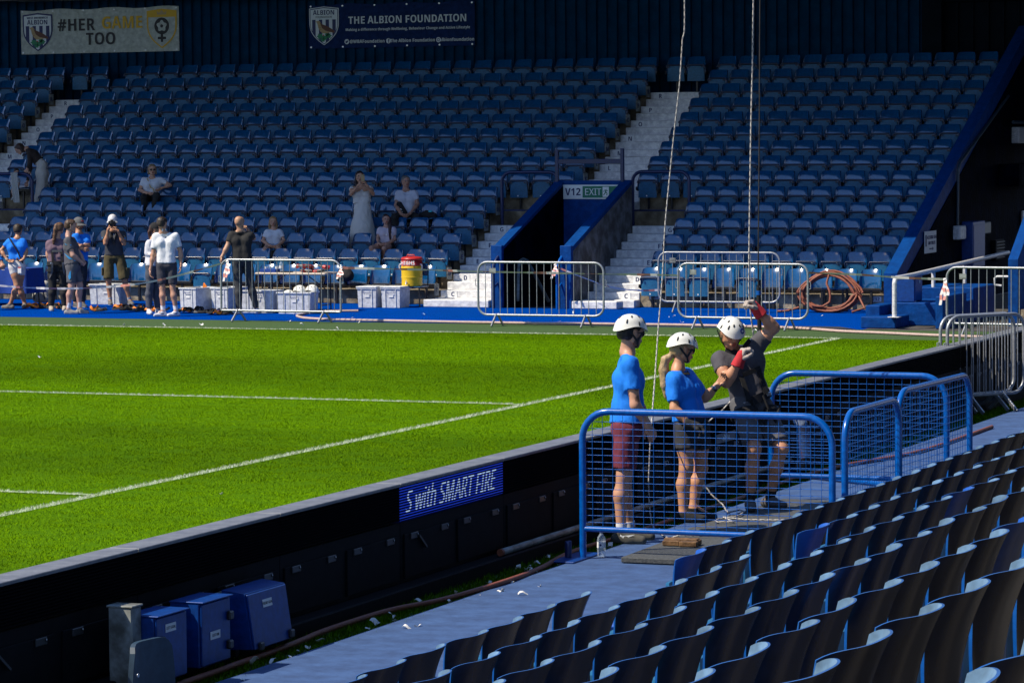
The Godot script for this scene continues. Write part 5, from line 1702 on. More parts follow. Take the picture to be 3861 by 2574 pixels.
func build_far_props() -> void:
	crate("clear box with lid open behind the photographer's legs", Vector3(-17.45, 0.004, -7.15), 0.0, Vector3(0.72, 0.40, 0.42), false)
	crate("clear box holding an orange strap beside the white polo man", Vector3(-14.72, 0.004, -5.75), -0.25, Vector3(0.42, 0.42, 0.62), false)
	crate("clear box between the orange strap box and the bald man", Vector3(-14.14, 0.004, -5.95), -0.2, Vector3(0.42, 0.42, 0.62), false)
	crate("clear box by the bald man's right leg under the table", Vector3(-12.95, 0.004, -4.98), 0.03, Vector3(0.68, 0.42, 0.42), false)
	var hb := crate("clear box filled with white helmets under the table", Vector3(-12.12, 0.004, -4.85), 0.06, Vector3(0.68, 0.40, 0.42), false)
	crate("lidded clear box left of the pair beside the cooler", Vector3(-11.68, 0.004, -7.3), 0.0, Vector3(0.40, 0.38, 0.5), true)
	crate("lidded clear box nearest the yellow cooler", Vector3(-11.19, 0.004, -7.35), 0.0, Vector3(0.40, 0.38, 0.5), true)
	for q in [[Vector3(-12.08, 0.42, -4.85), "white helmet lying in the helmet box, left one"], [Vector3(-11.83, 0.43, -4.88), "white helmet lying in the helmet box, right one"], [Vector3(-12.3, 0.33, -4.82), "white helmet sunk low in the helmet box"]]:
		var t := thing("stored_helmet", q[1], "helmet", q[0], 0.4, "helmets in the storage box")
		var b := MB.new()
		helmet_mesh(b, Vector3.ZERO, Vector3(0.7, 0, 0.7).normalized(), Vector3.UP, 1.0)
		part("shell", b.mesh(M.helmet_white), t)
		b = MB.new()
		for a in [-0.9, -0.3, 0.3, 0.9]: b.ball(Vector3(sin(a + 0.8) * 0.085, 0.085, cos(a + 0.8) * 0.105), Vector3(0.007, 0.016, 0.007), Basis.IDENTITY, 6, 4)
		part("vents", b.mesh(M.rubber_black), t)
	# folding table and what lies on it
	var t := thing("folding_table", "pale folding table with black legs behind the metal barrier", "table", Vector3(-12.58, 0.004, -5.75), 0.02)
	var b := MB.new()
	b.box(Vector3(0, 0.725, 0), Vector3(1.50, 0.045, 0.62), 0.016)
	part("table_top", b.mesh(M.table_top), t)
	for s in [-1, 1]:
		b = MB.new()
		for e in [-1, 1]: b.tube([Vector3(s * 0.62, 0.70, e * 0.22), Vector3(s * 0.62, 0.0, e * 0.24)], 0.014, 8)
		b.tube([Vector3(s * 0.62, 0.12, -0.24), Vector3(s * 0.62, 0.12, 0.24)], 0.012, 8)
		part("leg", b.mesh(M.black_metal), t)
		b = MB.new(); b.tube([Vector3(s * 0.62, 0.42, 0), Vector3(s * 0.22, 0.70, 0)], 0.010, 8)
		part("brace", b.mesh(M.black_metal), t)
	var y := 0.754
	t = thing("water_bottle", "clear water bottle standing on the folding table", "bottle", Vector3(-12.93, y, -5.8))
	b = MB.new()
	b.lathe(Vector3.ZERO, [Vector2(0, 0.0), Vector2(0.036, 0.002), Vector2(0.036, 0.14), Vector2(0.03, 0.165), Vector2(0.015, 0.19), Vector2(0.015, 0.215), Vector2(0, 0.215)], 16)
	part("body", b.mesh(M.water_bottle), t)
	b = MB.new(); b.lathe(Vector3.ZERO, [Vector2(0.0365, 0.07), Vector2(0.0365, 0.12)], 16); part("label_sleeve", b.mesh(M.paper), t)
	for q in [[Vector3(-13.2, y, -5.7), "white cup at the left end of the folding table"], [Vector3(-13.04, y, -5.85), "white cup beside the bottle on the folding table"]]:
		t = thing("paper_cup", q[1], "cup", q[0])
		b = MB.new(); b.lathe(Vector3.ZERO, [Vector2(0, 0.0), Vector2(0.028, 0.0), Vector2(0.038, 0.10), Vector2(0.034, 0.10), Vector2(0.026, 0.01)], 14); part("cup", b.mesh(M.paper), t)
	t = thing("cardboard_tray", "low blue tray on the folding table behind the bottle", "tray", Vector3(-13.08, y, -5.62))
	b = MB.new(); b.box(Vector3(0, 0.03, 0), Vector3(0.34, 0.06, 0.2), 0.006); part("tray", b.mesh(M.blue_cloth), t)
	t = thing("dark_tablet", "flat black tablet lying on the folding table", "tablet", Vector3(-12.73, y, -5.6))
	b = MB.new(); b.box(Vector3(0, 0.01, 0), Vector3(0.24, 0.018, 0.17), 0.004); part("case", b.mesh(M.black_metal), t)
	# heaps of gloves: grey palms, red cuffs
	var rng := RandomNumberGenerator.new()
	rng.seed = 14
	for q in [[Vector3(-12.42, y, -5.7), "larger heap of grey and red work gloves on the table", 9], [Vector3(-12.08, y, -5.72), "smaller heap of grey and red work gloves at the table end", 6]]:
		t = thing("glove_heap", q[1], "gloves", q[0])
		for k in q[2]:
			var c := Vector3(rng.randf_range(-0.17, 0.17), 0.03 + 0.02 * k * (1.0 - abs(k - 4) * 0.1), rng.randf_range(-0.1, 0.1))
			if k < 4: c.y = 0.03
			b = MB.new()
			var an := rng.randf() * TAU
			var dirv := Vector3(cos(an), 0.2, sin(an)).normalized()
			b.ball(c, Vector3(0.055, 0.022, 0.045), Basis(Vector3.UP, -an), 10, 6)
			for f in 4: b.tube([c + dirv * 0.03 + Vector3(-sin(an), 0, cos(an)) * (f - 1.5) * 0.02, c + dirv * 0.10 + Vector3(-sin(an), 0.1, cos(an)) * (f - 1.5) * 0.026], 0.011, 6)
			var gl := part("glove", b.mesh(M.grey_cloth if k % 3 else M.pale_cloth), t)
			b = MB.new(); b.tube([c - dirv * 0.03, c - dirv * 0.10], [0.036, 0.042], 8)
			part("cuff", b.mesh(M.red_plastic if k % 4 != 3 else M.pale_cloth), gl)
	# cooler on a chair
	t = thing("metal_chair", "blue seated chair with black frame under the yellow cooler", "chair", Vector3(-10.98, 0.004, -7.72), 0.0)
	b = MB.new(); b.box(Vector3(0, 0.395, 0), Vector3(0.50, 0.022, 0.42), 0.008); part("seat", b.mesh(M.seat_blue), t)
	for sx in [-1, 1]:
		for sz in [-1, 1]:
			b = MB.new(); b.tube([Vector3(sx * 0.21, 0.385, sz * 0.17), Vector3(sx * 0.23, 0.0, sz * 0.20)], 0.014, 8); part("leg", b.mesh(M.black_metal), t)
	b = MB.new()
	b.tube([Vector3(0.235, 0.39, -0.19), Vector3(0.25, 0.85, -0.22), Vector3(-0.25, 0.85, -0.22), Vector3(-0.235, 0.39, -0.19)], 0.013, 8)
	part("back_frame", b.mesh(M.black_metal), t)
	b = MB.new(); b.box(Vector3(0, 0.72, -0.22), Vector3(0.46, 0.24, 0.015), 0.007); part("backrest", b.mesh(M.seat_blue), t)
	t = thing("drinks_cooler", "yellow drinks cooler with red lid and tap standing on a chair", "cooler", Vector3(-10.98, 0.411, -7.68))
	b = MB.new()
	b.lathe(Vector3.ZERO, [Vector2(0, 0.0), Vector2(0.195, 0.0), Vector2(0.205, 0.012), Vector2(0.203, 0.15), Vector2(0.213, 0.165), Vector2(0.213, 0.185), Vector2(0.206, 0.20), Vector2(0.210, 0.34), Vector2(0.218, 0.355), Vector2(0.218, 0.375), Vector2(0.208, 0.39), Vector2(0.208, 0.40)], 32)
	part("tank", b.mesh(M.yellow_plastic), t)
	b = MB.new()
	b.lathe(Vector3.ZERO, [Vector2(0.206, 0.40), Vector2(0.203, 0.52), Vector2(0.0, 0.52)], 32)
	var lab := part("label_band", b.mesh(M.red_plastic), t)
	var tm := part("lettering", text("HIGHS", 0.10, "paper", null, 0.002), lab, Vector3(0.0, 0.46, 0.207))
	b = MB.new()
	b.lathe(Vector3.ZERO, [Vector2(0.203, 0.52), Vector2(0.215, 0.522), Vector2(0.215, 0.545), Vector2(0.19, 0.57), Vector2(0.10, 0.585), Vector2(0.0, 0.585)], 32)
	b.tube([Vector3(-0.08, 0.58, 0.05), Vector3(-0.07, 0.615, 0.05), Vector3(0.07, 0.615, 0.05), Vector3(0.08, 0.58, 0.05)], 0.012, 8)
	part("lid", b.mesh(M.red_plastic), t)
	for s in [-1, 1]:
		b = MB.new()
		b.tube([Vector3(s * 0.205, 0.43, 0.06), Vector3(s * 0.235, 0.43, 0.06), Vector3(s * 0.245, 0.40, 0.06), Vector3(s * 0.24, 0.33, 0.06), Vector3(s * 0.205, 0.32, 0.06)], 0.012, 8)
		part("handle", b.mesh(M.white_gloss), t)
	b = MB.new()
	b.tube([Vector3(-0.02, 0.075, 0.20), Vector3(-0.02, 0.075, 0.25), Vector3(-0.02, 0.04, 0.26)], 0.014, 8)
	b.box(Vector3(-0.02, 0.10, 0.245), Vector3(0.014, 0.05, 0.014), 0.004)
	part("tap", b.mesh(M.white_gloss), t)
	# dark bag on a front seat
	t = thing("dark_bag", "dark rucksack lying on a front row seat", "bag", Vector3(-12.68, 0.46, -8.25))
	b = MB.new()
	var caps := []
	cap(caps, Vector3(-0.08, 0.10, 0.06), Vector3(0.09, 0.12, 0.06), 0.11, 0.11); cap(caps, Vector3(-0.05, 0.22, 0.05), Vector3(0.06, 0.20, 0.05), 0.08, 0.08)
	sdf(b, caps, [], [], 0.02, 0.05, 0.01, 8.0)
	part("body", b.mesh(M.black_cloth), t)
	b = MB.new(); b.tube([Vector3(-0.06, 0.28, 0.08), Vector3(0.0, 0.32, 0.10), Vector3(0.06, 0.27, 0.08)], 0.010, 6); part("strap", b.mesh(M.black_metal), t)
	# pale backpack on the track
	t = thing("pale_backpack", "pale cream backpack with grey straps standing on the blue track", "backpack", Vector3(-18.99, 0.004, -7.05), 0.1)
	b = MB.new()
	caps = []
	cap(caps, Vector3(-0.10, 0.12, 0), Vector3(-0.08, 0.38, -0.02), 0.10, 0.09); cap(caps, Vector3(0.10, 0.12, 0), Vector3(0.08, 0.38, -0.02), 0.10, 0.09); cap(caps, Vector3(0, 0.12, 0.05), Vector3(0, 0.30, 0.04), 0.10, 0.08)
	sdf(b, caps, [], [[Vector3(0, 0, 0), Vector3(0, -1, 0)]], 0.018, 0.05, 0.006, 9.0)
	part("body", b.mesh(M.pale_cloth), t)
	b = MB.new()
	for s in [-1, 1]: b.tube([Vector3(s * 0.05, 0.47, 0.03), Vector3(s * 0.09, 0.42, 0.13), Vector3(s * 0.11, 0.25, 0.15), Vector3(s * 0.12, 0.09, 0.10)], 0.016, 6)
	b.tube([Vector3(-0.03, 0.46, 0.0), Vector3(0, 0.51, 0.0), Vector3(0.03, 0.46, 0.0)], 0.01, 6)
	part("strap", b.mesh(M.grey_cloth), t)
	# table under a blue cloth at the edge
	t = thing("cloth_table", "table under a blue cloth at the left edge", "table", Vector3(-19.55, 0.004, -6.3))
	b = MB.new(); b.box(Vector3(0, 0.73, 0), Vector3(1.7, 0.03, 0.7), 0.008); part("table_top", b.mesh(M.table_top), t)
	for sx in [-1, 1]:
		b = MB.new()
		for sz in [-1, 1]: b.tube([Vector3(sx * 0.75, 0.72, sz * 0.25), Vector3(sx * 0.78, 0.0, sz * 0.28)], 0.014, 8)
		part("leg", b.mesh(M.black_metal), t)
	t = thing("blue_tablecloth", "royal blue cloth hanging over the table at the left edge", "tablecloth", Vector3(-19.55, 0.75, -6.3))
	var rows := []
	for i in 8:
		var row := []
		for j in 49:
			var u := j / 48.0
			var p := Vector2.ZERO
			var per := u * 4.8
			if per < 1.7: p = Vector2(-0.85 + per, 0.35)
			elif per < 2.4: p = Vector2(0.85, 0.35 - (per - 1.7))
			elif per < 4.1: p = Vector2(0.85 - (per - 2.4), -0.35)
			else: p = Vector2(-0.85, -0.35 + (per - 4.1))
			var k := float(i) / 7.0
			var wave := 1.0 + k * (0.05 + 0.06 * sin(u * 95.0))
			row.append(Vector3(p.x * wave, 0.012 - 0.50 * k, p.y * (1.0 + k * (0.1 + 0.12 * sin(u * 95.0)))))
		rows.append(row)
	b = MB.new(); b.sheet(rows)
	b.quad(Vector3(-0.85, 0.012, 0.35), Vector3(-0.85, 0.012, -0.35), Vector3(0.85, 0.012, -0.35), Vector3(0.85, 0.012, 0.35))
	part("cloth", b.mesh(M.blue_cloth), t)
	t = thing("sunglass_case", "small dark bag lying on the blue cloth", "bag", Vector3(-18.95, 0.766, -6.1))
	b = MB.new(); b.ball(Vector3(0, 0.045, 0), Vector3(0.14, 0.045, 0.08)); part("body", b.mesh(M.black_cloth), t)
	# harness heaps laid out along the track
	var hp := HEAPS
	for k in hp.size():
		t = thing("harness", "black climbing harness with orange webbing on the track, %s of the row from the left" % ORD[k], "harness", Vector3(hp[k][0], 0.006, hp[k][1]), 0.0, "climbing harnesses laid out on the blue track")
		var bl := MB.new(); var orr := MB.new(); var gr := MB.new()
		for q in 5:
			var c := Vector3(rng.randf_range(-0.16, 0.16), 0.02, rng.randf_range(-0.10, 0.10))
			var rx := rng.randf_range(0.06, 0.15); var rz := rng.randf_range(0.05, 0.11)
			var hh := rng.randf_range(0.0, 0.08)
			var pts := []; var outs := []
			for s in 14:
				var an := TAU * s / 14.0
				pts.append(c + Vector3(cos(an) * rx, 0.012 + hh * (0.5 + 0.5 * sin(an * 2.0 + q)), sin(an) * rz))
				outs.append(Vector3(cos(an), 0.6, sin(an)))
			var bb := bl if q < 3 else (orr if q == 3 or k % 3 == 0 else gr)
			bb.strap(pts, outs, 0.045, 0.006, true)
		for q in 3: bl.ball(Vector3(rng.randf_range(-0.15, 0.15), 0.035, rng.randf_range(-0.1, 0.1)), Vector3(0.06, 0.035, 0.045), Basis.IDENTITY, 8, 6)
		part("black_webbing", bl.mesh(M.black_cloth), t)
		part("orange_webbing", orr.mesh(M.orange_web), t)
		if k % 3: part("grey_padding", gr.mesh(M.grey_cloth), t)
	t = thing("orange_strap", "orange strap end standing out of the clear box", "strap", Vector3(-14.62, 0.36, -5.8))
	b = MB.new(); b.strap([Vector3(0, -0.2, 0), Vector3(0.01, 0.05, 0), Vector3(0.03, 0.14, 0.01), Vector3(0.06, 0.08, 0.02)], [Vector3.BACK, Vector3.BACK, Vector3.BACK, Vector3.BACK], 0.06, 0.02); part("webbing", b.mesh(M.orange_web), t)
	# pink hose along the verge
	t = thing("verge_hose", "pale pink hose lying along the edge of the green verge", "hose", Vector3(-5, 0, -3))
	b = MB.new()
	b.tube(curve_pts([Vector3(-11.2, 0.025, -5.6), Vector3(-11.84, 0.025, -5.2), Vector3(-11.75, 0.025, -4.3), Vector3(-11.5, 0.025, -3.55), Vector3(-10.6, 0.03, -2.75), Vector3(-8.2, 0.03, -2.5), Vector3(-6.2, 0.03, -2.47), Vector3(-4.0, 0.03, -2.6), Vector3(-2.4, 0.03, -2.45), Vector3(-1.35, 0.03, -2.2), Vector3(-0.4, 0.03, -1.55), Vector3(0.4, 0.03, -1.25), Vector3(1.7, 0.03, -0.75), Vector3(3.4, 0.03, -0.4), Vector3(5.3, 0.03, -0.2)], 0.12), 0.025, 10)
	part("hose", b.mesh(M.hose_pink), t, -t.position)
	# coil of brown hose
	t = thing("hose_coil", "big coil of rust brown hose leaning on the front seats", "hose", Vector3(-2.36, 0.004, -7.55))
	b = MB.new()
	var cp := []
	for k in 9 * 26:
		var an := TAU * k / 26.0
		var lp := k / 26
		var rx := 0.60 - 0.035 * (lp % 4) + 0.03 * sin(lp * 2.3)
		var ry := 0.37 - 0.022 * (lp % 5) + 0.02 * cos(lp * 1.7)
		var yy := 0.39 + ry * sin(an)
		cp.append(Vector3(rx * cos(an) * (1.0 - 0.25 * max(0.0, sin(an))) + 0.04 * sin(lp * 5.1), max(0.026, yy), 0.10 + 0.035 * (lp % 3) - 0.28 * max(0.0, yy - 0.1) + 0.03 * sin(lp * 3.0)))
	cp.append(Vector3(0.72, 0.1, 0.2)); cp.append(Vector3(0.5, 0.03, 0.3))
	b.tube(cp, 0.022, 8)
	part("hose", b.mesh(M.hose_brown), t)
	b = MB.new()
	b.tube(curve_pts([Vector3(-0.02, 0.73, 0.0), Vector3(-0.06, 0.55, 0.06), Vector3(0.02, 0.40, 0.12), Vector3(0.03, 0.2, 0.16), Vector3(-0.10, 0.12, 0.2), Vector3(-0.3, 0.14, 0.22)], 0.05), 0.022, 8)
	b.tube(curve_pts([Vector3(-0.55, 0.10, 0.2), Vector3(-0.75, 0.04, 0.26), Vector3(-0.95, 0.026, 0.28)], 0.05), 0.022, 8)
	part("hose_end", b.mesh(M.hose_brown), t)
	t = thing("front_seat_frame", "blue front row seat frame on black legs inside the hose coil", "stool", Vector3(-2.35, 0.004, -7.85))  # stands for the frames of the front row seats
	b = MB.new(); b.box(Vector3(0, 0.44, 0), Vector3(0.46, 0.03, 0.36), 0.01); part("seat", b.mesh(M.seat_blue), t)
	for sx in [-1, 1]:
		for sz in [-1, 1]:
			b = MB.new(); b.box(Vector3(sx * 0.18, 0.215, sz * 0.13), Vector3(0.035, 0.43, 0.035), 0.004); part("leg", b.mesh(M.black_metal), t)

const HEAPS := [[-18.05, -5.3], [-17.5, -5.2], [-16.3, -4.6], [-16.0, -5.0], [-15.75, -5.0], [-15.45, -4.75], [-15.1, -4.7], [-14.4, -4.6], [-13.95, -4.5], [-13.55, -4.2], [-13.3, -4.1]]

func build_litter() -> void:
	var rng := RandomNumberGenerator.new()
	rng.seed = 33
	var kinds := []
	for k in 3:
		var b := MB.new()
		var pts := []; var outs := []
		for q in 5:
			pts.append(Vector3(0.012 * q - 0.025, 0.006 + 0.012 * sin(q * 1.1 + k), 0.006 * sin(q * 0.9 + k * 2.0)))
			outs.append(Vector3(0, 1, 0.3))
		b.strap(pts, outs, 0.016 + 0.006 * k, 0.002)
		kinds.append(b.mesh(M.feather))
	var spots := []
	for q in 34: spots.append([Vector3(rng.randf_range(5.98, 6.34), 0.09, rng.randf_range(26.5, 34.4)), "turf strip"])
	for q in 14: spots.append([Vector3(rng.randf_range(6.4, 8.6), 0.102, rng.randf_range(28.6, 36.5)), "walkway"])
	for q in [Vector3(-10.4, 0.03, 7.9), Vector3(1.2, 0.03, 24.6), Vector3(0.8, 0.03, 12.0), Vector3(4.9, 0.03, 30.0)]: spots.append([q, "pitch"])
	for q in 10: spots.append([Vector3(rng.randf_range(-18, -3), 0.014, rng.randf_range(-2.3, -0.4)), "green verge"])
	for q in 12: spots.append([Vector3(rng.randf_range(-14, -2), 0.014, rng.randf_range(-6.8, -2.8)), "blue track"])
	for s in spots:
		var o := part("feather_scrap", kinds[rng.randi() % 3], null, s[0])
		o.rotation = Vector3(rng.randf_range(-0.3, 0.3), rng.randf() * TAU, rng.randf_range(-0.3, 0.3))
		o.scale = Vector3.ONE * rng.randf_range(0.6, 1.5)
		tag(o, "small white feather or paper scrap lying on the %s" % s[1], "litter", "white scraps on the %s" % s[1])

# ---------------------------------------------------------------- bodies: tapered capsules joined smoothly, meshed as surface nets
func cap(list: Array, a: Vector3, b: Vector3, ra: float, rb: float, flat_end := false) -> void:
	list.append([a, b, ra, rb, flat_end])

func sdf(mb: MB, A: Array, B: Array, planes: Array, cell: float, k: float, amp := 0.0, freq := 6.0, paints: Array = []) -> void:
	var lo := Vector3.ONE * 1e9
	var hi := -lo
	for L in [A, B]:
		for c in L:
			for e in 2:
				var r: Vector3 = Vector3.ONE * (c[2 + e] + cell * 3.0 + amp)
				lo = lo.min(c[e] - r); hi = hi.max(c[e] + r)
	var nx := int((hi.x - lo.x) / cell) + 2
	var ny := int((hi.y - lo.y) / cell) + 2
	var nz := int((hi.z - lo.z) / cell) + 2
	var g := PackedFloat32Array()
	g.resize(nx * ny * nz)
	g.fill(9.0)
	var sy := nx
	var sz := nx * ny
	for phase in 2:
		for c in (A if phase == 0 else B):
			var a: Vector3 = c[0]; var b: Vector3 = c[1]
			var ra: float = c[2]; var rb: float = c[3]
			var fl: bool = c[4]
			var d := b - a
			var L2: float = max(d.length_squared(), 1e-8)
			var L1 := sqrt(L2)
			var m: float = max(ra, rb) + k * 0.6 + cell * 2.2
			var mn := a.min(b) - Vector3(m, m, m) - lo
			var mx := a.max(b) + Vector3(m, m, m) - lo
			var x0: int = max(0, int(mn.x / cell)); var x1: int = min(nx - 1, int(mx.x / cell) + 1)
			var y0: int = max(0, int(mn.y / cell)); var y1: int = min(ny - 1, int(mx.y / cell) + 1)
			var z0: int = max(0, int(mn.z / cell)); var z1: int = min(nz - 1, int(mx.z / cell) + 1)
			var ox := lo.x - a.x; var oy := lo.y - a.y; var oz := lo.z - a.z
			var dx := d.x / L2; var dy := d.y / L2; var dz := d.z / L2
			for iz in range(z0, z1 + 1):
				var pz := oz + iz * cell
				for iy in range(y0, y1 + 1):
					var py := oy + iy * cell
					var base := iz * sz + iy * sy
					var part_t := py * dy + pz * dz
					for ix in range(x0, x1 + 1):
						var px := ox + ix * cell
						var t := px * dx + part_t
						var tc := clampf(t, 0.0, 1.0)
						var qx := px - d.x * tc; var qy := py - d.y * tc; var qz := pz - d.z * tc
						var dd := sqrt(qx * qx + qy * qy + qz * qz) - ra - (rb - ra) * tc
						if fl:
							if t > 1.0:
								qx = px - d.x * t; qy = py - d.y * t; qz = pz - d.z * t
								dd = sqrt(qx * qx + qy * qy + qz * qz) - rb
							var ov := (t - 1.0) * L1
							if ov > dd: dd = ov
						var i := base + ix
						var old := g[i]
						if old > 8.0: g[i] = dd
						else:
							var h := k - absf(old - dd)
							if h > 0.0: g[i] = minf(old, dd) - h * h / (4.0 * k)
							elif dd < old: g[i] = dd
		if phase == 0:
			for pl in planes:
				var o: Vector3 = lo - pl[0]
				var n: Vector3 = pl[1]
				for iz in nz:
					for iy in ny:
						var base := iz * sz + iy * sy
						var s := (o.z + iz * cell) * n.z + (o.y + iy * cell) * n.y + o.x * n.x
						for ix in nx:
							var i := base + ix
							if g[i] < 8.0:
								var v := s + ix * cell * n.x
								if v > g[i]: g[i] = v
	if amp > 0.0:
		for iz in nz:
			for iy in ny:
				for ix in nx:
					var i := iz * sz + iy * sy + ix
					if absf(g[i]) < cell * 2.5:
						g[i] += amp * noise.get_noise_3d((lo.x + ix * cell) * freq, (lo.y + iy * cell) * freq * 0.55, (lo.z + iz * cell) * freq)
	# surface nets
	var vid := PackedInt32Array()
	vid.resize(nx * ny * nz)
	vid.fill(-1)
	var offs := [0, 1, sy, sy + 1, sz, sz + 1, sz + sy, sz + sy + 1]
	var edges := [[0, 1], [2, 3], [4, 5], [6, 7], [0, 2], [1, 3], [4, 6], [5, 7], [0, 4], [1, 5], [2, 6], [3, 7]]
	for iz in nz - 1:
		for iy in ny - 1:
			var base := iz * sz + iy * sy
			for ix in nx - 1:
				var i := base + ix
				if absf(g[i]) > cell * 2.5: continue
				var s0 := g[i] < 0.0
				var mixed := false
				for q in range(1, 8):
					if (g[i + offs[q]] < 0.0) != s0:
						mixed = true
						break
				if not mixed: continue
				var p := Vector3.ZERO
				var cnt := 0
				for e in edges:
					var va := g[i + offs[e[0]]]; var vb := g[i + offs[e[1]]]
					if (va < 0.0) == (vb < 0.0): continue
					var t := va / (va - vb)
					var ca: int = e[0]; var cb: int = e[1]
					p += Vector3(ca & 1, (ca >> 1) & 1, ca >> 2).lerp(Vector3(cb & 1, (cb >> 1) & 1, cb >> 2), t)
					cnt += 1
				p /= cnt
				var gr := Vector3(g[i + 1] + g[i + 1 + sy] + g[i + 1 + sz] + g[i + 1 + sy + sz] - g[i] - g[i + sy] - g[i + sz] - g[i + sy + sz],
					g[i + sy] + g[i + sy + 1] + g[i + sy + sz] + g[i + 1 + sy + sz] - g[i] - g[i + 1] - g[i + sz] - g[i + 1 + sz],
					g[i + sz] + g[i + sz + 1] + g[i + sz + sy] + g[i + 1 + sy + sz] - g[i] - g[i + 1] - g[i + sy] - g[i + 1 + sy])
				var w := lo + (Vector3(ix, iy, iz) + p) * cell
				var keep := mb.col
				for pt in paints:
					if w.distance_squared_to(pt[0]) < pt[1] * pt[1]: mb.col = pt[2]
				vid[i] = mb.pt(w, gr.normalized())
				mb.col = keep
	for iz in range(1, nz - 1):
		for iy in range(1, ny - 1):
			var base := iz * sz + iy * sy
			for ix in range(1, nx - 1):
				var i := base + ix
				if vid[i] < 0 and absf(g[i]) > cell * 2.0: continue
				var s0 := g[i] < 0.0
				if (g[i + 1] < 0.0) != s0: quad_ids(mb, vid[i], vid[i - sy], vid[i - sy - sz], vid[i - sz])
				if (g[i + sy] < 0.0) != s0: quad_ids(mb, vid[i], vid[i - sz], vid[i - sz - 1], vid[i - 1])
				if (g[i + sz] < 0.0) != s0: quad_ids(mb, vid[i], vid[i - 1], vid[i - 1 - sy], vid[i - sy])

func quad_ids(mb: MB, a: int, b: int, c: int, d: int) -> void:
	if a < 0 or b < 0 or c < 0 or d < 0: return
	mb.tri(a, b, c); mb.tri(a, c, d)

func frame_of(z: Vector3, up: Vector3) -> Basis:
	var x := up.cross(z)
	if x.length() < 0.05: x = Vector3.RIGHT.cross(z)
	x = x.normalized()
	return Basis(x, z.cross(x).normalized(), z)

# palm, four fingers of three bones and a thumb; curl 0 flat .. 1 fist; side +1 left hand
func hand_caps(w: Vector3, tip: Vector3, palm: Vector3, curl: float, side: float, s: float) -> Array:
	var d := (tip - w).normalized()
	palm = (palm - d * palm.dot(d)).normalized()
	var across := d.cross(palm).normalized() * side    # towards the thumb
	var L := []
	for k in 4:
		var off := (1.5 - k) * 0.0195 * s
		cap(L, w + d * 0.012 * s + across * off * 0.55, w + d * 0.088 * s + across * off, 0.0165 * s, 0.0125 * s)
	var lens := [0.040, 0.046, 0.042, 0.032]
	for k in 4:
		var p: Vector3 = w + d * (0.090 - 0.004 * abs(k - 1)) * s + across * (1.5 - k) * 0.0205 * s
		var an := 0.25 + curl * 0.9
		var ln: float = lens[k] * s
		for j in 3:
			var dv := (d * cos(an) + palm * sin(an)).normalized()
			var q := p + dv * ln
			cap(L, p, q, (0.0094 - 0.0008 * j) * s, (0.0088 - 0.001 * j) * s)
			p = q
			ln *= 0.72
			an += 0.18 + curl * 0.95
	var p0 := w + d * 0.028 * s + across * 0.028 * s + palm * 0.008 * s
	var t1 := p0 + (d * 0.7 + across * (0.75 - curl * 0.35) + palm * (0.35 + curl * 0.3)).normalized() * 0.042 * s
	var t2 := t1 + (d * 0.9 + across * (0.25 - curl * 0.5) + palm * (0.25 + curl * 0.6)).normalized() * 0.034 * s
	cap(L, p0, t1, 0.0145 * s, 0.011 * s)
	cap(L, t1, t2, 0.011 * s, 0.0085 * s)
	return L

func head_caps(c: Vector3, f: Vector3, up: Vector3, s: float, fem: bool) -> Array:
	var x := up.cross(f).normalized()
	var L := []
	var jw := 0.90 if fem else 1.0
	for e in [[0, .036, -.034, 0, .034, .022, .079, .078], [0, .0, -.045, 0, .01, .01, .068, .072], [0, -.025, .012, 0, -.05, .04, .062 * jw, .048 * jw], [0, -.06, .045, 0, -.092, .063, .042 * jw, .024 * jw],
			[.03, -.02, .05, .042, -.03, .03, .028, .03], [-.03, -.02, .05, -.042, -.03, .03, .028, .03], [0, .03, .084, 0, -.008, .102, .008, .0125], [.007, -.014, .096, -.007, -.014, .096, .010, .010],
			[.016, .030, .083, .046, .030, .070, .0115, .010], [-.016, .030, .083, -.046, .030, .070, .0115, .010], [-.018, -.048, .088, .018, -.048, .088, .0075, .0075], [-.015, -.058, .086, .015, -.058, .086, .009, .009],
			[.079, .022, -.008, .077, -.018, .002, .016, .012], [-.079, .022, -.008, -.077, -.018, .002, .016, .012], [.05, -.05, .0, .03, -.078, .045, .030 * jw, .028 * jw], [-.05, -.05, .0, -.03, -.078, .045, .030 * jw, .028 * jw]]:
		L.append([c + (x * e[0] + up * e[1] + f * e[2]) * s, c + (x * e[3] + up * e[4] + f * e[5]) * s, e[6] * s, e[7] * s, false])
	return L

func face_paint(c: Vector3, f: Vector3, up: Vector3, s: float, skin: Color, hair: Color, beard: bool) -> Array:
	var x := up.cross(f).normalized()
	var P := []
	if beard:
		P.append([c + (up * -0.085 + f * 0.05) * s, 0.055 * s, skin.lerp(hair, 0.75)])
		for e in [-1, 1]: P.append([c + (x * 0.055 * e + up * -0.055 + f * 0.02) * s, 0.036 * s, skin.lerp(hair, 0.7)])
	P.append([c + (up * -0.053 + f * 0.096) * s, 0.019 * s, Color(skin.r * 0.75, skin.g * 0.38, skin.b * 0.38)])
	for e in [-1, 1]:
		P.append([c + (x * 0.031 * e + up * 0.032 + f * 0.088) * s, 0.0135 * s, hair])
		P.append([c + (x * 0.019 * e + up * 0.034 + f * 0.092) * s, 0.010 * s, hair])
		P.append([c + (x * 0.031 * e + up * 0.008 + f * 0.078) * s, 0.0125 * s, Color(0.55, 0.5, 0.47)])
		P.append([c + (x * 0.031 * e + up * 0.008 + f * 0.084) * s, 0.0085 * s, Color(0.02, 0.015, 0.01)])
	return P

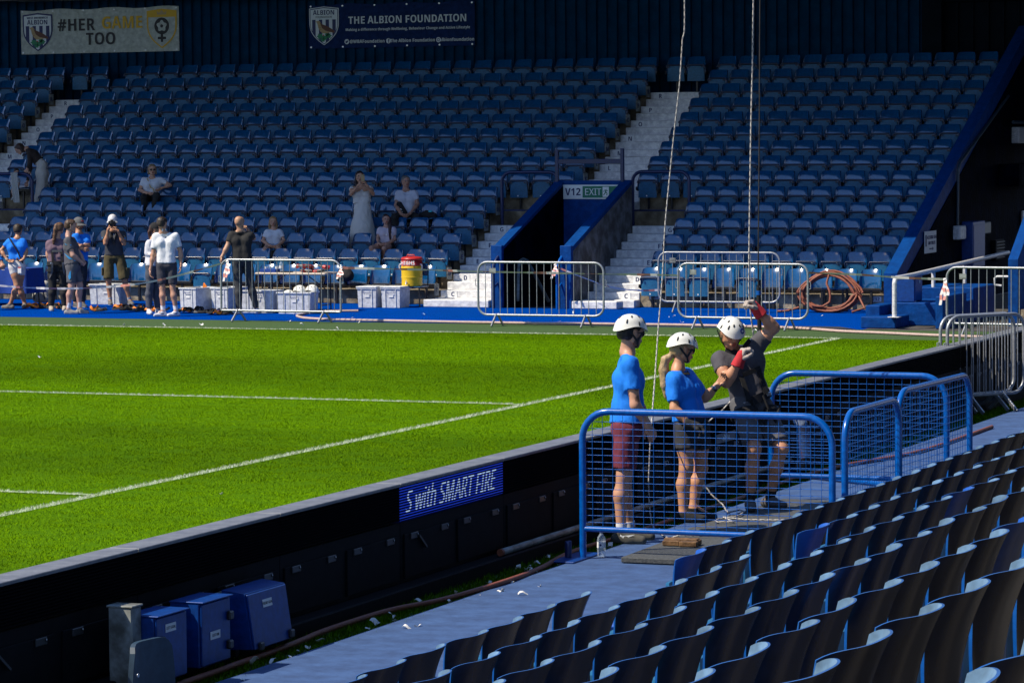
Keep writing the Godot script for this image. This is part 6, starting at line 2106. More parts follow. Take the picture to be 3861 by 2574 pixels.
# o: options; J: joints in the person's own axes (origin on the ground)
func person(key: String, label: String, o: Dictionary) -> Node3D:
	var base := Vector3(POSE[key][0][0], POSE[key][0][1], POSE[key][0][2])
	var t := thing("person", label, "person", base)
	var f: Array = POSE[key][1]
	var J := {}
	var nm := ["head", "neck", "Ls", "Le", "Lw", "Lh", "Rs", "Re", "Rw", "Rh", "Lp", "Lk", "La", "Lt", "Rp", "Rk", "Ra", "Rt"]
	for i in 18: J[nm[i]] = Vector3(f[i * 3], f[i * 3 + 1], f[i * 3 + 2])
	var s: float = o.get("s", 1.0)
	var fem: bool = o.get("fem", false)
	var cell: float = o.get("cell", 0.021)
	var skin: Color = o.get("skin", Color(0.40, 0.20, 0.12))
	var hair: Color = o.get("hair", Color(0.05, 0.025, 0.012))
	var fat: float = o.get("fat", 1.0)
	var a := deg_to_rad(o.get("look", 0.0))
	# look: 0 towards the camera, 90 to its right, 180 away
	var cam_b := Vector3(0.374, 0, 0.927); var cam_r := Vector3(0.927, 0, -0.374)
	var hf := (cam_b * cos(a) + cam_r * sin(a) + Vector3(0, o.get("tilt", -0.08), 0)).normalized()
	var hup: Vector3 = (Vector3.UP + hf * o.get("nod", 0.0) - hf * hf.y).normalized()
	hup = (hup - hf * hup.dot(hf)).normalized()
	var hc: Vector3 = (J.Lp + J.Rp) * 0.5
	var sc: Vector3 = (J.Ls + J.Rs) * 0.5
	var lat: Vector3 = (J.Ls - J.Rs).normalized()
	var up: Vector3 = (sc - hc).normalized()
	var fw := lat.cross(up).normalized()
	# keep the shoulders at a human width
	var half: float = clampf(J.Ls.distance_to(J.Rs) * 0.5, 0.155 * s, 0.19 * s)
	var wch := half * 0.52
	var T := []
	var cw: float = 0.098 * s * fat
	for e in [-1.0, 1.0]:
		cap(T, hc + lat * e * 0.065 * s + up * 0.02 * s, hc + lat * e * 0.058 * s + (sc - hc) * 0.40 + fw * 0.008, 0.108 * s * fat, cw * (0.90 if fem else 1.0))
		cap(T, hc + lat * e * 0.058 * s + (sc - hc) * 0.40, hc + lat * e * wch + (sc - hc) * 0.76 + fw * 0.004, cw * (0.90 if fem else 1.0), 0.112 * s)
		cap(T, hc + lat * e * wch + (sc - hc) * 0.76, sc + lat * e * half * 0.72 - up * 0.045 * s, 0.112 * s, 0.070 * s)
		if fem and not o.get("kid", false): cap(T, hc + (sc - hc) * 0.66 + lat * e * 0.072 * s + fw * 0.065 * s, hc + (sc - hc) * 0.70 + lat * e * 0.062 * s + fw * 0.03 * s, 0.058 * s, 0.06 * s)
	if o.get("belly", 0.0) > 0.0: cap(T, hc + up * 0.10 + fw * 0.05, hc + up * 0.26 + fw * 0.05, 0.10 * fat, 0.085 * fat)
	cap(T, hc - up * 0.02, hc + up * 0.06, 0.11 * s * fat, 0.10 * s * fat)
	var body := []
	for c in T: body.append([c[0], c[1], c[2] - 0.014, c[3] - 0.014, false])
	cap(body, J.neck - up * 0.03 * s, J.head - hup * 0.055 * s - hf * 0.02 * s, 0.062 * s if not fem else 0.052 * s, 0.054 * s if not fem else 0.047 * s)
	for e in [["Ls", -1.0], ["Rs", 1.0]]: cap(body, J.neck - up * 0.03 * s, J[e[0]] - up * 0.03 * s, 0.045 * s, 0.045 * s)
	var am: float = o.get("arm", 1.0) * s * (0.86 if fem else 1.0)
	for e in ["L", "R"]:
		var S: Vector3 = J[e + "s"]; var E: Vector3 = J[e + "e"]; var W: Vector3 = J[e + "w"]
		cap(body, S, S.lerp(E, 0.45), 0.054 * am, 0.050 * am)
		cap(body, S.lerp(E, 0.4), E, 0.049 * am, 0.039 * am)
		cap(body, E, E.lerp(W, 0.35), 0.038 * am, 0.041 * am)
		cap(body, E.lerp(W, 0.3), W, 0.041 * am, 0.026 * am)
		var Hh: Vector3 = J[e + "h"]
		if not o.get("gloves", false): cap(body, W, W.lerp(Hh, 0.25), 0.026 * am, 0.022 * am)
		var P: Vector3 = J[e + "p"]; var K: Vector3 = J[e + "k"]; var An: Vector3 = J[e + "a"]
		var lm: float = o.get("leg", 1.0) * s
		cap(body, P, P.lerp(K, 0.5), 0.088 * lm, 0.077 * lm)
		cap(body, P.lerp(K, 0.45), K, 0.077 * lm, 0.055 * lm)
		var back := (K.lerp(An, 0.35) - fw * 0.018 * s)
		cap(body, K, back, 0.053 * lm, 0.057 * lm)
		cap(body, back, An, 0.056 * lm, 0.036 * lm)
		cap(body, An, J[e + "t"].lerp(An, 0.3) - Vector3(0, 0.0, 0), 0.036 * s, 0.026 * s)
	var mb := MB.new()
	mb.col = skin
	var paints: Array = []
	if o.has("tattoo"):
		var rng := RandomNumberGenerator.new(); rng.seed = 4
		for q in 15:
			var p: Vector3 = J.Rs.lerp(J.Re, rng.randf_range(0.55, 0.9)) + Vector3(rng.randf_range(-0.045, 0.045), rng.randf_range(-0.02, 0.02), rng.randf_range(-0.045, 0.045))
			paints.append([p, rng.randf_range(0.014, 0.026), skin * 0.32])
	sdf(mb, body, [], [], cell, 0.035 * s, 0.0, 6.0, paints)
	var hs: float = o.get("head", 1.0) * (0.95 if fem else 1.0) * (0.9 if o.get("kid", false) else 1.0)
	sdf(mb, head_caps(J.head, hf, hup, hs, fem), [], [], 0.0062 if cell < 0.015 else 0.0085, 0.017, 0.0, 6.0, face_paint(J.head, hf, hup, hs, skin, hair, o.get("beard", false)))
	var curls: Array = o.get("curl", [0.35, 0.35])
	if not o.get("gloves", false):
		for e in 2:
			var q := "L" if e == 0 else "R"
			if o.get("glove_side", "") == q: continue
			var W: Vector3 = J[q + "w"]; var d: Vector3 = J[q + "h"] - W
			var pd: Vector3 = o.get("palm" + q, (-lat if e == 0 else lat) * 0.7 - fw * 0.2)
			sdf(mb, hand_caps(W, W + d, pd, curls[e], 1.0 if e == 0 else -1.0, s * (0.92 if fem else 1.0)), [], [], 0.0062 if cell < 0.015 else 0.0085, 0.006)
	part("body", mb.mesh(M.skin), t)
	# garments
	var cc := cell
	var cut: float = o.get("hem", 0.0)
	if o.has("top"):
		mb = MB.new(); mb.col = o.top
		var G := []
		for c in T: G.append([c[0], c[1], c[2] + 0.006, c[3] + 0.006, false])
		var drop: Vector3 = hc - up * cut
		for e in [-1.0, 1.0]: cap(G, hc + lat * e * 0.06 * s + up * 0.15, drop - up * 0.05 + lat * e * 0.066 * s, 0.110 * s * fat, 0.128 * s * fat)
		for e in ["Ls", "Rs"]: cap(G, J.neck - up * 0.055 * s, J[e] - up * 0.02 * s, 0.046 * s, 0.062 * s)
		var S2 := []
		var sl: float = o.get("sleeve", 0.62)
		for e in ["L", "R"]:
			var S: Vector3 = J[e + "s"]; var E: Vector3 = J[e + "e"]; var W: Vector3 = J[e + "w"]
			if sl <= 1.0:
				if sl > 0.0: cap(S2, S, S.lerp(E, sl), 0.066 * am, 0.060 * am + 0.006, true)
			else:
				cap(S2, S, E, 0.068 * am, 0.056 * am)
				cap(S2, E, E.lerp(W, 0.92), 0.054 * am, 0.042 * am, true)
		var pl := [[drop, -up]]
		if o.get("lowneck", false): pl.append([J.neck - up * 0.10 * s + fw * 0.05, (up * 0.8 + fw * 0.5).normalized()])
		sdf(mb, G, S2, pl, cc, 0.035 * s, o.get("fold", 0.010), 9.0)
		part(o.get("topname", "shirt"), mb.mesh(M.cloth), t)
	if o.has("bottom"):
		mb = MB.new(); mb.col = o.bottom
		var G := []
		var ln: float = o.get("len", 0.85)
		cap(G, hc + lat * 0.06 * s - up * 0.01, hc - lat * 0.06 * s - up * 0.01, 0.117 * s * fat, 0.117 * s * fat)
		cap(G, hc + lat * 0.055 * s + up * 0.10, hc - lat * 0.055 * s + up * 0.10, 0.106 * s * fat, 0.106 * s * fat)
		var wide: float = o.get("flare", 1.0)
		if o.has("skirt"):
			cap(G, hc + up * 0.08, hc + up * 0.08 - Vector3(0, o.skirt * 0.5, 0), 0.125 * s, 0.19 * s * wide)
			cap(G, hc + up * 0.08 - Vector3(0, o.skirt * 0.5, 0), hc + up * 0.08 - Vector3(0, o.skirt, 0), 0.19 * s * wide, 0.25 * s * wide, true)
			for e in [-1.0, 1.0]:
				cap(G, hc + lat * e * 0.05, hc + lat * e * 0.13 * wide - Vector3(0, o.skirt * 0.95, 0) + fw * 0.05 * e, 0.11 * s, 0.12 * s * wide, true)
		else:
			for e in ["L", "R"]:
				var P: Vector3 = J[e + "p"]; var K: Vector3 = J[e + "k"]; var An: Vector3 = J[e + "a"]
				if ln <= 1.0:
					cap(G, P, P.lerp(K, ln), 0.100 * s, (0.082 + 0.012 * (1.0 - ln)) * s * wide, true)
				else:
					cap(G, P, P.lerp(K, 0.5), 0.102 * s, 0.091 * s * wide)
					cap(G, P.lerp(K, 0.45), K, 0.091 * s * wide, 0.072 * s * wide)
					var kb := K.lerp(An, 0.35) - fw * 0.016 * s
					cap(G, K, kb, 0.070 * s * wide, 0.074 * s * wide)
					cap(G, kb, K.lerp(An, ln - 1.0), 0.074 * s * wide, 0.058 * s * wide, true)
		sdf(mb, G, [], [[hc + up * 0.17, up]], cc, 0.03 * s, o.get("fold", 0.010), 10.0)
		part(o.get("botname", "shorts"), mb.mesh(M.cloth), t)
	# shoes and socks
	for e in ["L", "R"]:
		if not o.has("shoe"): continue
		var An: Vector3 = J[e + "a"]; var To: Vector3 = J[e + "t"]
		var gy: float = o.get("floor", 0.0) + 0.004
		var d := To - An; d.y = 0
		d = d.normalized()
		var heel := Vector3(An.x, gy + 0.036, An.z) - d * 0.045 * s
		var toe := Vector3(An.x, gy + 0.028, An.z) + d * 0.175 * s
		if e == "L" and o.get("lift", 0.0) > 0.0: pass
		var G := []
		cap(G, heel, heel.lerp(toe, 0.55), 0.043 * s, 0.046 * s)
		cap(G, heel.lerp(toe, 0.5), toe, 0.046 * s, 0.036 * s)
		cap(G, Vector3(An.x, min(An.y, gy + 0.11), An.z), heel.lerp(toe, 0.40) + Vector3(0, 0.025, 0), 0.046 * s, 0.042 * s)
		mb = MB.new(); mb.col = o.shoe
		sdf(mb, G, [], [[Vector3(0, gy, 0), Vector3.DOWN], [Vector3(0, gy + 0.105, 0), Vector3.UP]], 0.008 if cell < 0.015 else 0.012, 0.02)
		for i in mb.v.size():
			if mb.v[i].y < gy + 0.026: mb.c[i] = o.get("sole", Color(0.6, 0.6, 0.58))
		var sh := part("shoe", mb.mesh(M.cloth), t)
		if o.has("sock"):
			mb = MB.new(); mb.col = o.sock
			var sh2: float = o.get("sockh", 0.12)
			mb.tube([An + Vector3(0, 0.0, 0), An.lerp(J[e + "k"], sh2 * 0.5), An.lerp(J[e + "k"], sh2)], [0.043 * s, 0.044 * s, 0.048 * s], 12)
			part("sock", mb.mesh(M.cloth), t)
	hair_for(t, o, J, hf, hup, hs, hair, up, cell)
	var D := {"J": J, "hc": hc, "sc": sc, "lat": lat, "up": up, "fw": fw, "hf": hf, "hup": hup, "hs": hs, "s": s, "fat": fat}
	t.set_meta("label", label)
	frames[key] = D
	return t

var frames := {}

func hair_for(t: Node3D, o: Dictionary, J: Dictionary, hf: Vector3, hup: Vector3, hs: float, hair: Color, up: Vector3, cell: float) -> void:
	var kind: String = o.get("hairdo", "short")
	if kind == "none": return
	var c: Vector3 = J.head
	var x := hup.cross(hf).normalized()
	var G := []
	var g: float = 0.012 if kind != "crop" else 0.006
	G.append([c + (hup * .040 + hf * -.034) * hs, c + (hup * .042 + hf * .018) * hs, (.079 + g) * hs, (.076 + g) * hs, false])
	G.append([c + (hup * -.005 + hf * -.048) * hs, c + (hup * .01 + hf * -.01) * hs, (.068 + g) * hs, (.070 + g) * hs, false])
	var low := 0.055 if kind in ["short", "crop"] else 0.09
	var planes := [[c + (hup * 0.052 + hf * 0.050) * hs, (hf * 0.82 - hup * 0.57).normalized()], [c - hup * low * hs, -hup]]
	var B := []
	if kind == "long" or kind == "longback":
		for e in [-1.0, 1.0]:
			cap(B, c + (x * .065 * e + hup * .02 - hf * .02) * hs, c + (x * .085 * e - hup * .10 - hf * .015) * hs, .034 * hs, .032 * hs)
			cap(B, c + (x * .085 * e - hup * .10 - hf * .015) * hs, c + (x * .075 * e - hf * .0) * hs - Vector3(0, .23, 0), .032 * hs, .022 * hs)
		cap(B, c + (hup * -.02 - hf * .07) * hs, c - hf * .075 - Vector3(0, .20, 0), .06 * hs, .045 * hs)
	if kind == "bob":
		for e in [-1.0, 1.0]: cap(B, c + (x * .066 * e + hup * .02 - hf * .02) * hs, c + (x * .078 * e - hup * .085 - hf * .01) * hs, .034 * hs, .030 * hs)
		cap(B, c + (hup * -.02 - hf * .06) * hs, c + (-hup * .085 - hf * .06) * hs, .055 * hs, .05 * hs)
	if o.has("tail"):
		# ponytail or plait along the given points, in head units behind the head
		var pts: Array = o.tail
		for k in pts.size() - 1:
			cap(B, c + pts[k][0], c + pts[k + 1][0], pts[k][1], pts[k + 1][1])
	var mb := MB.new(); mb.col = hair
	sdf(mb, G, B, planes, 0.0075 if cell < 0.015 else 0.0095, 0.015, 0.006, 26.0)
	part("hair", mb.mesh(M.hair), t)

# band round the body at a height along the spine
func belt(D: Dictionary, along: float, rx: float, rz: float, w: float, m: String, off := Vector3.ZERO, tiltv := 0.0) -> ArrayMesh:
	var c: Vector3 = D.hc + (D.sc - D.hc) * along + off
	var pts := []; var outs := []
	for k in 28:
		var an := TAU * k / 28.0
		var dirv: Vector3 = D.lat * cos(an) * rx + D.fw * sin(an) * rz
		pts.append(c + dirv + D.up * tiltv * sin(an)); outs.append((D.lat * cos(an) / rx + D.fw * sin(an) / rz).normalized())
	var b := MB.new()
	b.strap(pts, outs, w, 0.008, true)
	return b.mesh(M[m])

func limb_loop(a: Vector3, b: Vector3, t: float, r: float, w: float, m: String) -> ArrayMesh:
	var c := a.lerp(b, t)
	var fr := frame_of((b - a).normalized(), Vector3.BACK)
	var pts := []; var outs := []
	for k in 20:
		var an := TAU * k / 20.0
		var dv := fr.x * cos(an) + fr.y * sin(an)
		pts.append(c + dv * r); outs.append(dv)
	var q := MB.new()
	q.strap(pts, outs, w, 0.008, true)
	return q.mesh(M[m])

func wear_helmet(t: Node3D, D: Dictionary, sticker: bool, tilt := 0.0) -> void:
	var h := Node3D.new()
	h.name = "helmet"
	t.add_child(h)
	var J: Dictionary = D.J
	var f: Vector3 = D.hf; var up: Vector3 = D.hup
	var x := up.cross(f).normalized()
	if tilt != 0.0:
		f = f.rotated(x, tilt); up = up.rotated(x, tilt)
	var c: Vector3 = J.head + up * 0.030 - f * 0.008
	var b := MB.new()
	helmet_mesh(b, c, f, up, D.hs * 1.0)
	part("shell", b.mesh(M.helmet_white), h)
	b = MB.new()
	for q in [[-2.3, 1.05], [-1.45, 1.15], [-0.8, 0.95], [0.8, 0.95], [1.45, 1.15], [2.3, 1.05], [-0.35, 0.75], [0.35, 0.75], [-2.0, 0.62], [2.0, 0.62], [3.0, 0.8], [-1.1, 0.55], [1.1, 0.55]]:
		var a: float = q[0]; var ph: float = q[1]
		var n := (x * sin(a) * sin(ph) + up * cos(ph) + f * cos(a) * sin(ph))
		var p: Vector3 = c + x * sin(a) * sin(ph) * 0.117 * D.hs + up * cos(ph) * 0.129 * D.hs + f * cos(a) * sin(ph) * 0.143 * D.hs
		var tan := (up - n * up.dot(n)).normalized()
		b.ball(p, Vector3(0.0085, 0.021 if ph > 0.9 else 0.015, 0.005), Basis(tan.cross(n).normalized(), tan, n), 8, 6)
	part("vents", b.mesh(M.rubber_black), h)
	b = MB.new()
	for e in [-1.0, 1.0]:
		var chin: Vector3 = J.head + (-D.hup * 0.108 + D.hf * 0.05) * D.hs
		b.strap([c + (x * 0.105 * e + f * 0.055 - up * 0.01) * D.hs, J.head + (x * 0.082 * e - D.hup * 0.055 + D.hf * 0.02) * D.hs, J.head + (x * 0.05 * e - D.hup * 0.098 + D.hf * 0.045) * D.hs, chin], [x * e, x * e, x * e - D.hup, -D.hup], 0.017, 0.004)
		b.strap([c + (x * 0.100 * e - f * 0.06 - up * 0.012) * D.hs, J.head + (x * 0.080 * e - D.hup * 0.055 + D.hf * 0.015) * D.hs], [x * e, x * e], 0.017, 0.004)
	part("chin_strap", b.mesh(M.rubber_black), h)
	if sticker:
		var n := (f * 0.80 + x * 0.42 + up * 0.42).normalized()
		var p := c + x * 0.42 * 0.117 + up * 0.42 * 0.129 + f * 0.80 * 0.143
		var bs := frame_of(n, up)
		b = MB.new(); b.lathe(p - n * 0.008, [Vector2(0.026, 0.0), Vector2(0.026, 0.011), Vector2(0.0, 0.012)], 18, Basis(bs.x, bs.z, -bs.y)); part("sticker", b.mesh(M.handle_blue), h)
		b = MB.new(); b.ball(p + n * 0.004, Vector3(0.013, 0.008, 0.002), bs, 8, 6); part("sticker_mark", b.mesh(M.paper), h)

func sunglasses(t: Node3D, D: Dictionary) -> void:
	var J: Dictionary = D.J
	var x: Vector3 = D.hup.cross(D.hf).normalized()
	var b := MB.new()
	var hs: float = D.hs
	for e in [-1.0, 1.0]:
		var p: Vector3 = J.head + (x * 0.034 * e + D.hup * 0.008 + D.hf * 0.096) * hs
		var n: Vector3 = (D.hf + x * 0.25 * e).normalized()
		b.ball(p, Vector3(0.030, 0.022, 0.008) * hs, frame_of(n, D.hup), 10, 6)
		b.tube([p + x * 0.026 * e * hs, J.head + (x * 0.084 * e + D.hup * 0.014 + D.hf * 0.0) * hs], 0.004, 6)
	b.tube([J.head + (x * 0.01 + D.hup * 0.014 + D.hf * 0.104) * hs, J.head + (-x * 0.01 + D.hup * 0.014 + D.hf * 0.104) * hs], 0.004, 6)
	part("sunglasses", b.mesh(M.lens_dark), t)

func glove(t: Node3D, J: Dictionary, e: String, curl: float, palm: Vector3, c_palm: Color, c_cuff: Color, nm := "glove") -> void:
	var W: Vector3 = J[e + "w"]; var d: Vector3 = (J[e + "h"] - W).normalized()
	var mb := MB.new(); mb.col = c_palm
	var L := hand_caps(W, W + d * 0.1, palm, curl, 1.0 if e == "L" else -1.0, 1.12)
	for c in L: c[2] += 0.004; c[3] += 0.004
	sdf(mb, L, [], [], 0.006, 0.007)
	var g := part(nm, mb.mesh(M.cloth), t)
	mb = MB.new(); mb.col = c_cuff
	var q := []
	cap(q, W + d * 0.055, W - d * 0.055, 0.044, 0.058, true)
	sdf(mb, q, [], [], 0.008, 0.01, 0.004, 12.0)
	part("cuff", mb.mesh(M.cloth), g)

func build_people() -> void:
	var royal := Color(0.0, 0.20, 0.80)
	var fair := Color(0.57, 0.30, 0.19)
	var tan := Color(0.48, 0.235, 0.125)
	var white := Color(0.70, 0.70, 0.73)
	var grey := Color(0.072, 0.070, 0.080)
	var black := Color(0.012, 0.012, 0.014)
	var blonde := Color(0.50, 0.34, 0.17)
	# the three in the pen
	var t := person("man_red_shorts", "man in white helmet, blue t-shirt and dark red shorts standing inside the pen", {"hem": -0.03, "cell": 0.0125, "look": 118, "tilt": -0.12, "skin": fair, "hair": Color(0.02, 0.012, 0.008), "beard": true, "tattoo": true, "top": royal, "bottom": Color(0.155, 0.022, 0.040), "len": 0.86, "flare": 1.05, "shoe": Color(0.075, 0.072, 0.06), "sole": Color(0.10, 0.10, 0.08), "sock": white, "sockh": 0.16, "fat": 1.08, "curl": [0.35, 0.4], "hairdo": "crop"})
	var D: Dictionary = frames.man_red_shorts
	wear_helmet(t, D, false)
	sunglasses(t, D)
	var sw := MB.new()
	var A: Vector3 = D.J.Ra; var To: Vector3 = D.J.Rt
	var dv := (To - A); dv.y = 0; dv = dv.normalized()
	var sd := Vector3(0.374, 0, 0.927)
	sd = (sd - dv * sd.dot(dv)).normalized()
	var o0 := Vector3(A.x, 0.055, A.z) + sd * 0.047
	sw.face([o0 + dv * 0.00 + Vector3(0, 0.010, 0), o0 + dv * 0.03 - Vector3(0, 0.008, 0), o0 + dv * 0.06 - Vector3(0, 0.002, 0), o0 + dv * 0.125 + Vector3(0, 0.024, 0) - sd * 0.004], sd)
	sw.face([o0 + dv * 0.00 + Vector3(0, 0.010, 0), o0 + dv * 0.005 + Vector3(0, 0.024, 0), o0 + dv * 0.02 + Vector3(0, 0.012, 0), o0 + dv * 0.03 - Vector3(0, 0.004, 0)], sd)
	part("shoe_tick", sw.mesh(M.paper), t)
	t = person("woman_ponytail", "woman in white helmet with blonde ponytail and blue t-shirt reaching to the abseiler", {"hem": -0.07, "cell": 0.0125, "fem": true, "look": 108, "tilt": -0.15, "skin": Color(0.56, 0.28, 0.155), "hair": blonde, "top": royal, "bottom": Color(0.030, 0.029, 0.034), "len": 0.55, "flare": 1.15, "fat": 1.06, "arm": 1.05, "leg": 0.98, "shoe": black, "sole": Color(0.02, 0.02, 0.02), "sleeve": 0.78, "glove_side": "R", "hairdo": "crop",
		"tail": [[Vector3(-0.09, -0.05, 0.05), 0.030], [Vector3(-0.135, -0.08, 0.06), 0.036], [Vector3(-0.15, -0.17, 0.06), 0.042], [Vector3(-0.145, -0.30, 0.055), 0.036], [Vector3(-0.135, -0.40, 0.05), 0.016]]})
	D = frames.woman_ponytail
	wear_helmet(t, D, false)
	sunglasses(t, D)
	glove(t, D.J, "R", 0.75, -D.lat * 0.3 - Vector3.UP * 0.6, Color(0.012, 0.012, 0.014), Color(0.02, 0.02, 0.022))
	var wb := MB.new()
	var w0: Vector3 = D.J.Lw.lerp(D.J.Le, 0.28)
	var la: Vector3 = (D.J.Le - D.J.Lw).normalized()
	wb.tube([w0 - la * 0.012, w0 + la * 0.012], 0.033, 14)
	part("watch_band", wb.mesh(M.rubber_black), t)
	wb = MB.new(); wb.box(w0 + Vector3(0.012, 0.012, 0.030), Vector3(0.028, 0.028, 0.014), 0.004); part("watch_face", wb.mesh(M.steel), t)
	part("waist_strap", belt(D, 0.02, 0.165, 0.135, 0.045, "black_cloth"), t)
	part("collar_strap", shoulder_strap(D, 1.0), t)
	t = person("rappeller", "man in white helmet and grey clothes hanging in a harness with one gloved hand raised", {"hem": -0.02, "cell": 0.0125, "look": 22, "tilt": -0.42, "skin": Color(0.55, 0.27, 0.15), "hair": Color(0.09, 0.045, 0.02), "top": grey, "bottom": Color(0.098, 0.095, 0.105), "len": 0.86, "flare": 1.12, "shoe": Color(0.10, 0.095, 0.10), "sole": Color(0.06, 0.06, 0.06), "floor": 0.05, "arm": 1.12, "fat": 0.96, "gloves": true, "hairdo": "crop", "sleeve": 0.5, "sock": black, "sockh": 0.22})
	D = frames.rappeller
	wear_helmet(t, D, true)
	glove(t, D.J, "L", 0.85, Vector3(-0.6, 0.1, 0.5), Color(0.42, 0.36, 0.31), Color(0.50, 0.02, 0.03))
	glove(t, D.J, "R", 0.8, Vector3(0.5, 0.2, -0.4), Color(0.42, 0.36, 0.31), Color(0.50, 0.02, 0.03))
	harness_on(t, D, true)
	abseil_device()
	# people by the far stand
	t = person("blue_woman", "woman in blue t-shirt and white shorts with hands on hips at the left", {"hem": -0.12, "fem": true, "look": 165, "skin": tan, "hair": Color(0.05, 0.028, 0.015), "top": royal, "bottom": Color(0.68, 0.67, 0.65), "len": 0.42, "shoe": Color(0.16, 0.15, 0.14), "sole": Color(0.35, 0.22, 0.12), "hairdo": "short", "fat": 0.94})
	D = frames.blue_woman
	var b := MB.new()
	var so: Vector3 = D.sc - D.fw * 0.135
	b.strap([D.J.Ls - D.fw * 0.07 + Vector3(0, 0.055, 0), so + D.lat * 0.06 - D.up * 0.06, so - D.lat * 0.03 - D.up * 0.20, D.hc - D.lat * 0.13 + D.up * 0.06 - D.fw * 0.09], [-D.fw, -D.fw, -D.fw, -D.fw], 0.028, 0.006)
	part("shoulder_strap", b.mesh(M.black_cloth), t)
	b = MB.new(); b.box(D.hc - D.lat * 0.07 - D.up * 0.10 - D.fw * 0.128, Vector3(0.085, 0.12, 0.012), 0.006); part("phone_in_pocket", b.mesh(M.paper), t)
	b = MB.new(); b.box(D.hc - D.lat * 0.07 - D.up * 0.04 - D.fw * 0.132, Vector3(0.07, 0.03, 0.012), 0.006); part("red_case_edge", b.mesh(M.red_plastic), t)
	b = MB.new(); b.tube([D.J.Lw.lerp(D.J.Le, 0.08), D.J.Lw.lerp(D.J.Le, 0.16)], 0.032, 10); part("watch_band", b.mesh(M.pale_cloth), t)
	t = person("purple_person", "person in mauve t-shirt and black trousers wearing a harness, plaited hair", {"hem": -0.06, "fem": true, "look": 170, "skin": fair, "hair": Color(0.16, 0.075, 0.035), "top": Color(0.16, 0.10, 0.135), "bottom": black, "len": 1.95, "botname": "trousers", "shoe": Color(0.42, 0.36, 0.28), "fat": 1.0, "hairdo": "short", "tail": [[Vector3(-0.02, 0.06, 0.09), 0.045], [Vector3(-0.03, -0.02, 0.115), 0.042], [Vector3(-0.045, -0.12, 0.12), 0.036], [Vector3(-0.06, -0.22, 0.13), 0.030], [Vector3(-0.07, -0.30, 0.13), 0.018]]})
	harness_on(t, frames.purple_person, false)
	t = person("grey_man", "man in grey t-shirt and shorts with light blue flashes, hands clasped", {"hem": -0.02, "look": 100, "skin": Color(0.50, 0.28, 0.21), "hair": Color(0.09, 0.045, 0.02), "top": Color(0.085, 0.085, 0.10), "bottom": Color(0.10, 0.10, 0.115), "len": 0.82, "flare": 1.1, "belly": 1.0, "fat": 1.16, "arm": 1.12, "leg": 1.06, "shoe": Color(0.30, 0.28, 0.26), "sock": white, "sockh": 0.28, "curl": [0.7, 0.7]})
	D = frames.grey_man
	var cyan := mat("print_cyan", lin(0.03, 0.30, 0.62), 0.7)
	flash(t, D.hc + D.up * 0.13, D, -1.0, [Vector2(-0.10, 0.14), Vector2(-0.02, 0.02), Vector2(0.08, -0.04), Vector2(0.12, -0.045), Vector2(0.06, 0.0), Vector2(-0.02, 0.07)])
	flash(t, D.J.Rp.lerp(D.J.Rk, 0.48), D, -1.0, [Vector2(0.03, 0.10), Vector2(0.01, -0.04), Vector2(-0.03, -0.07), Vector2(-0.04, 0.0), Vector2(0.0, 0.08)])
	flash(t, D.J.Rs.lerp(D.J.Re, 0.28), D, -1.0, [Vector2(-0.07, 0.04), Vector2(0.06, 0.0), Vector2(0.06, -0.025), Vector2(-0.05, 0.015)])
	t = person("capped_man", "man in blue t-shirt and grey cap behind the man in grey", {"hem": 0, "look": 55, "hairdo": "crop", "skin": tan, "hair": Color(0.02, 0.013, 0.01), "beard": true, "top": royal, "bottom": Color(0.015, 0.018, 0.03), "len": 1.9, "botname": "trousers", "shoe": Color(0.08, 0.08, 0.08)})
	wear_cap(t, frames.capped_man, "grey_cloth", "red_plastic")
	D = frames.capped_man
	b = MB.new(); b.ball(D.sc - D.up * 0.16 + D.fw * 0.135 + D.lat * 0.02, Vector3(0.055, 0.05, 0.01), frame_of(D.fw, D.up), 12, 8); part("shirt_print", b.mesh(M.paper), t)
	t = person("photographer", "photographer in white cap, dark t-shirt and khaki cargo shorts aiming a camera", {"hem": -0.02, "look": 2, "hairdo": "crop", "skin": tan, "hair": Color(0.03, 0.02, 0.015), "beard": true, "top": Color(0.035, 0.038, 0.05), "bottom": Color(0.075, 0.06, 0.022), "len": 0.93, "flare": 1.34, "fat": 1.03, "shoe": Color(0.14, 0.13, 0.12), "sock": Color(0.45, 0.45, 0.45), "sockh": 0.16, "curl": [0.75, 0.75]})
	D = frames.photographer
	wear_cap(t, D, "white_gloss", "white_gloss")
	for e in ["L", "R"]:
		flash(t, D.J[e + "s"].lerp(D.J[e + "e"], 0.45), D, 0.0, [Vector2(-0.05, 0.012), Vector2(0.05, 0.012), Vector2(0.05, -0.018), Vector2(-0.05, -0.018)])
		b = MB.new(); b.box(D.J[e + "p"].lerp(D.J[e + "k"], 0.62) + D.lat * (0.105 if e == "L" else -0.105), Vector3(0.035, 0.17, 0.13), 0.012)
		var kh := mat("khaki", lin(0.085, 0.068, 0.026), 0.9)
		part("cargo_pocket", b.mesh(kh), t)
	var cm := thing("photo_camera", "black camera with lens held up by the photographer in the white cap", "camera", Vector3(-17.03, 0, -6.84) + D.J.head + D.hf * 0.16 - D.hup * 0.03)
	var cb := frame_of(D.hf, D.hup)
	b = MB.new(); b.box(Vector3.ZERO, Vector3(0.145, 0.10, 0.06), 0.012, cb); b.box(cb * Vector3(0, 0.058, 0), Vector3(0.06, 0.03, 0.05), 0.008, cb)
	part("body", b.mesh(M.black_metal), cm)
	b = MB.new(); b.tube([cb * Vector3(-0.01, 0, 0.03), cb * Vector3(-0.01, 0, 0.12)], [0.036, 0.041], 16); part("lens", b.mesh(M.black_metal), cm)
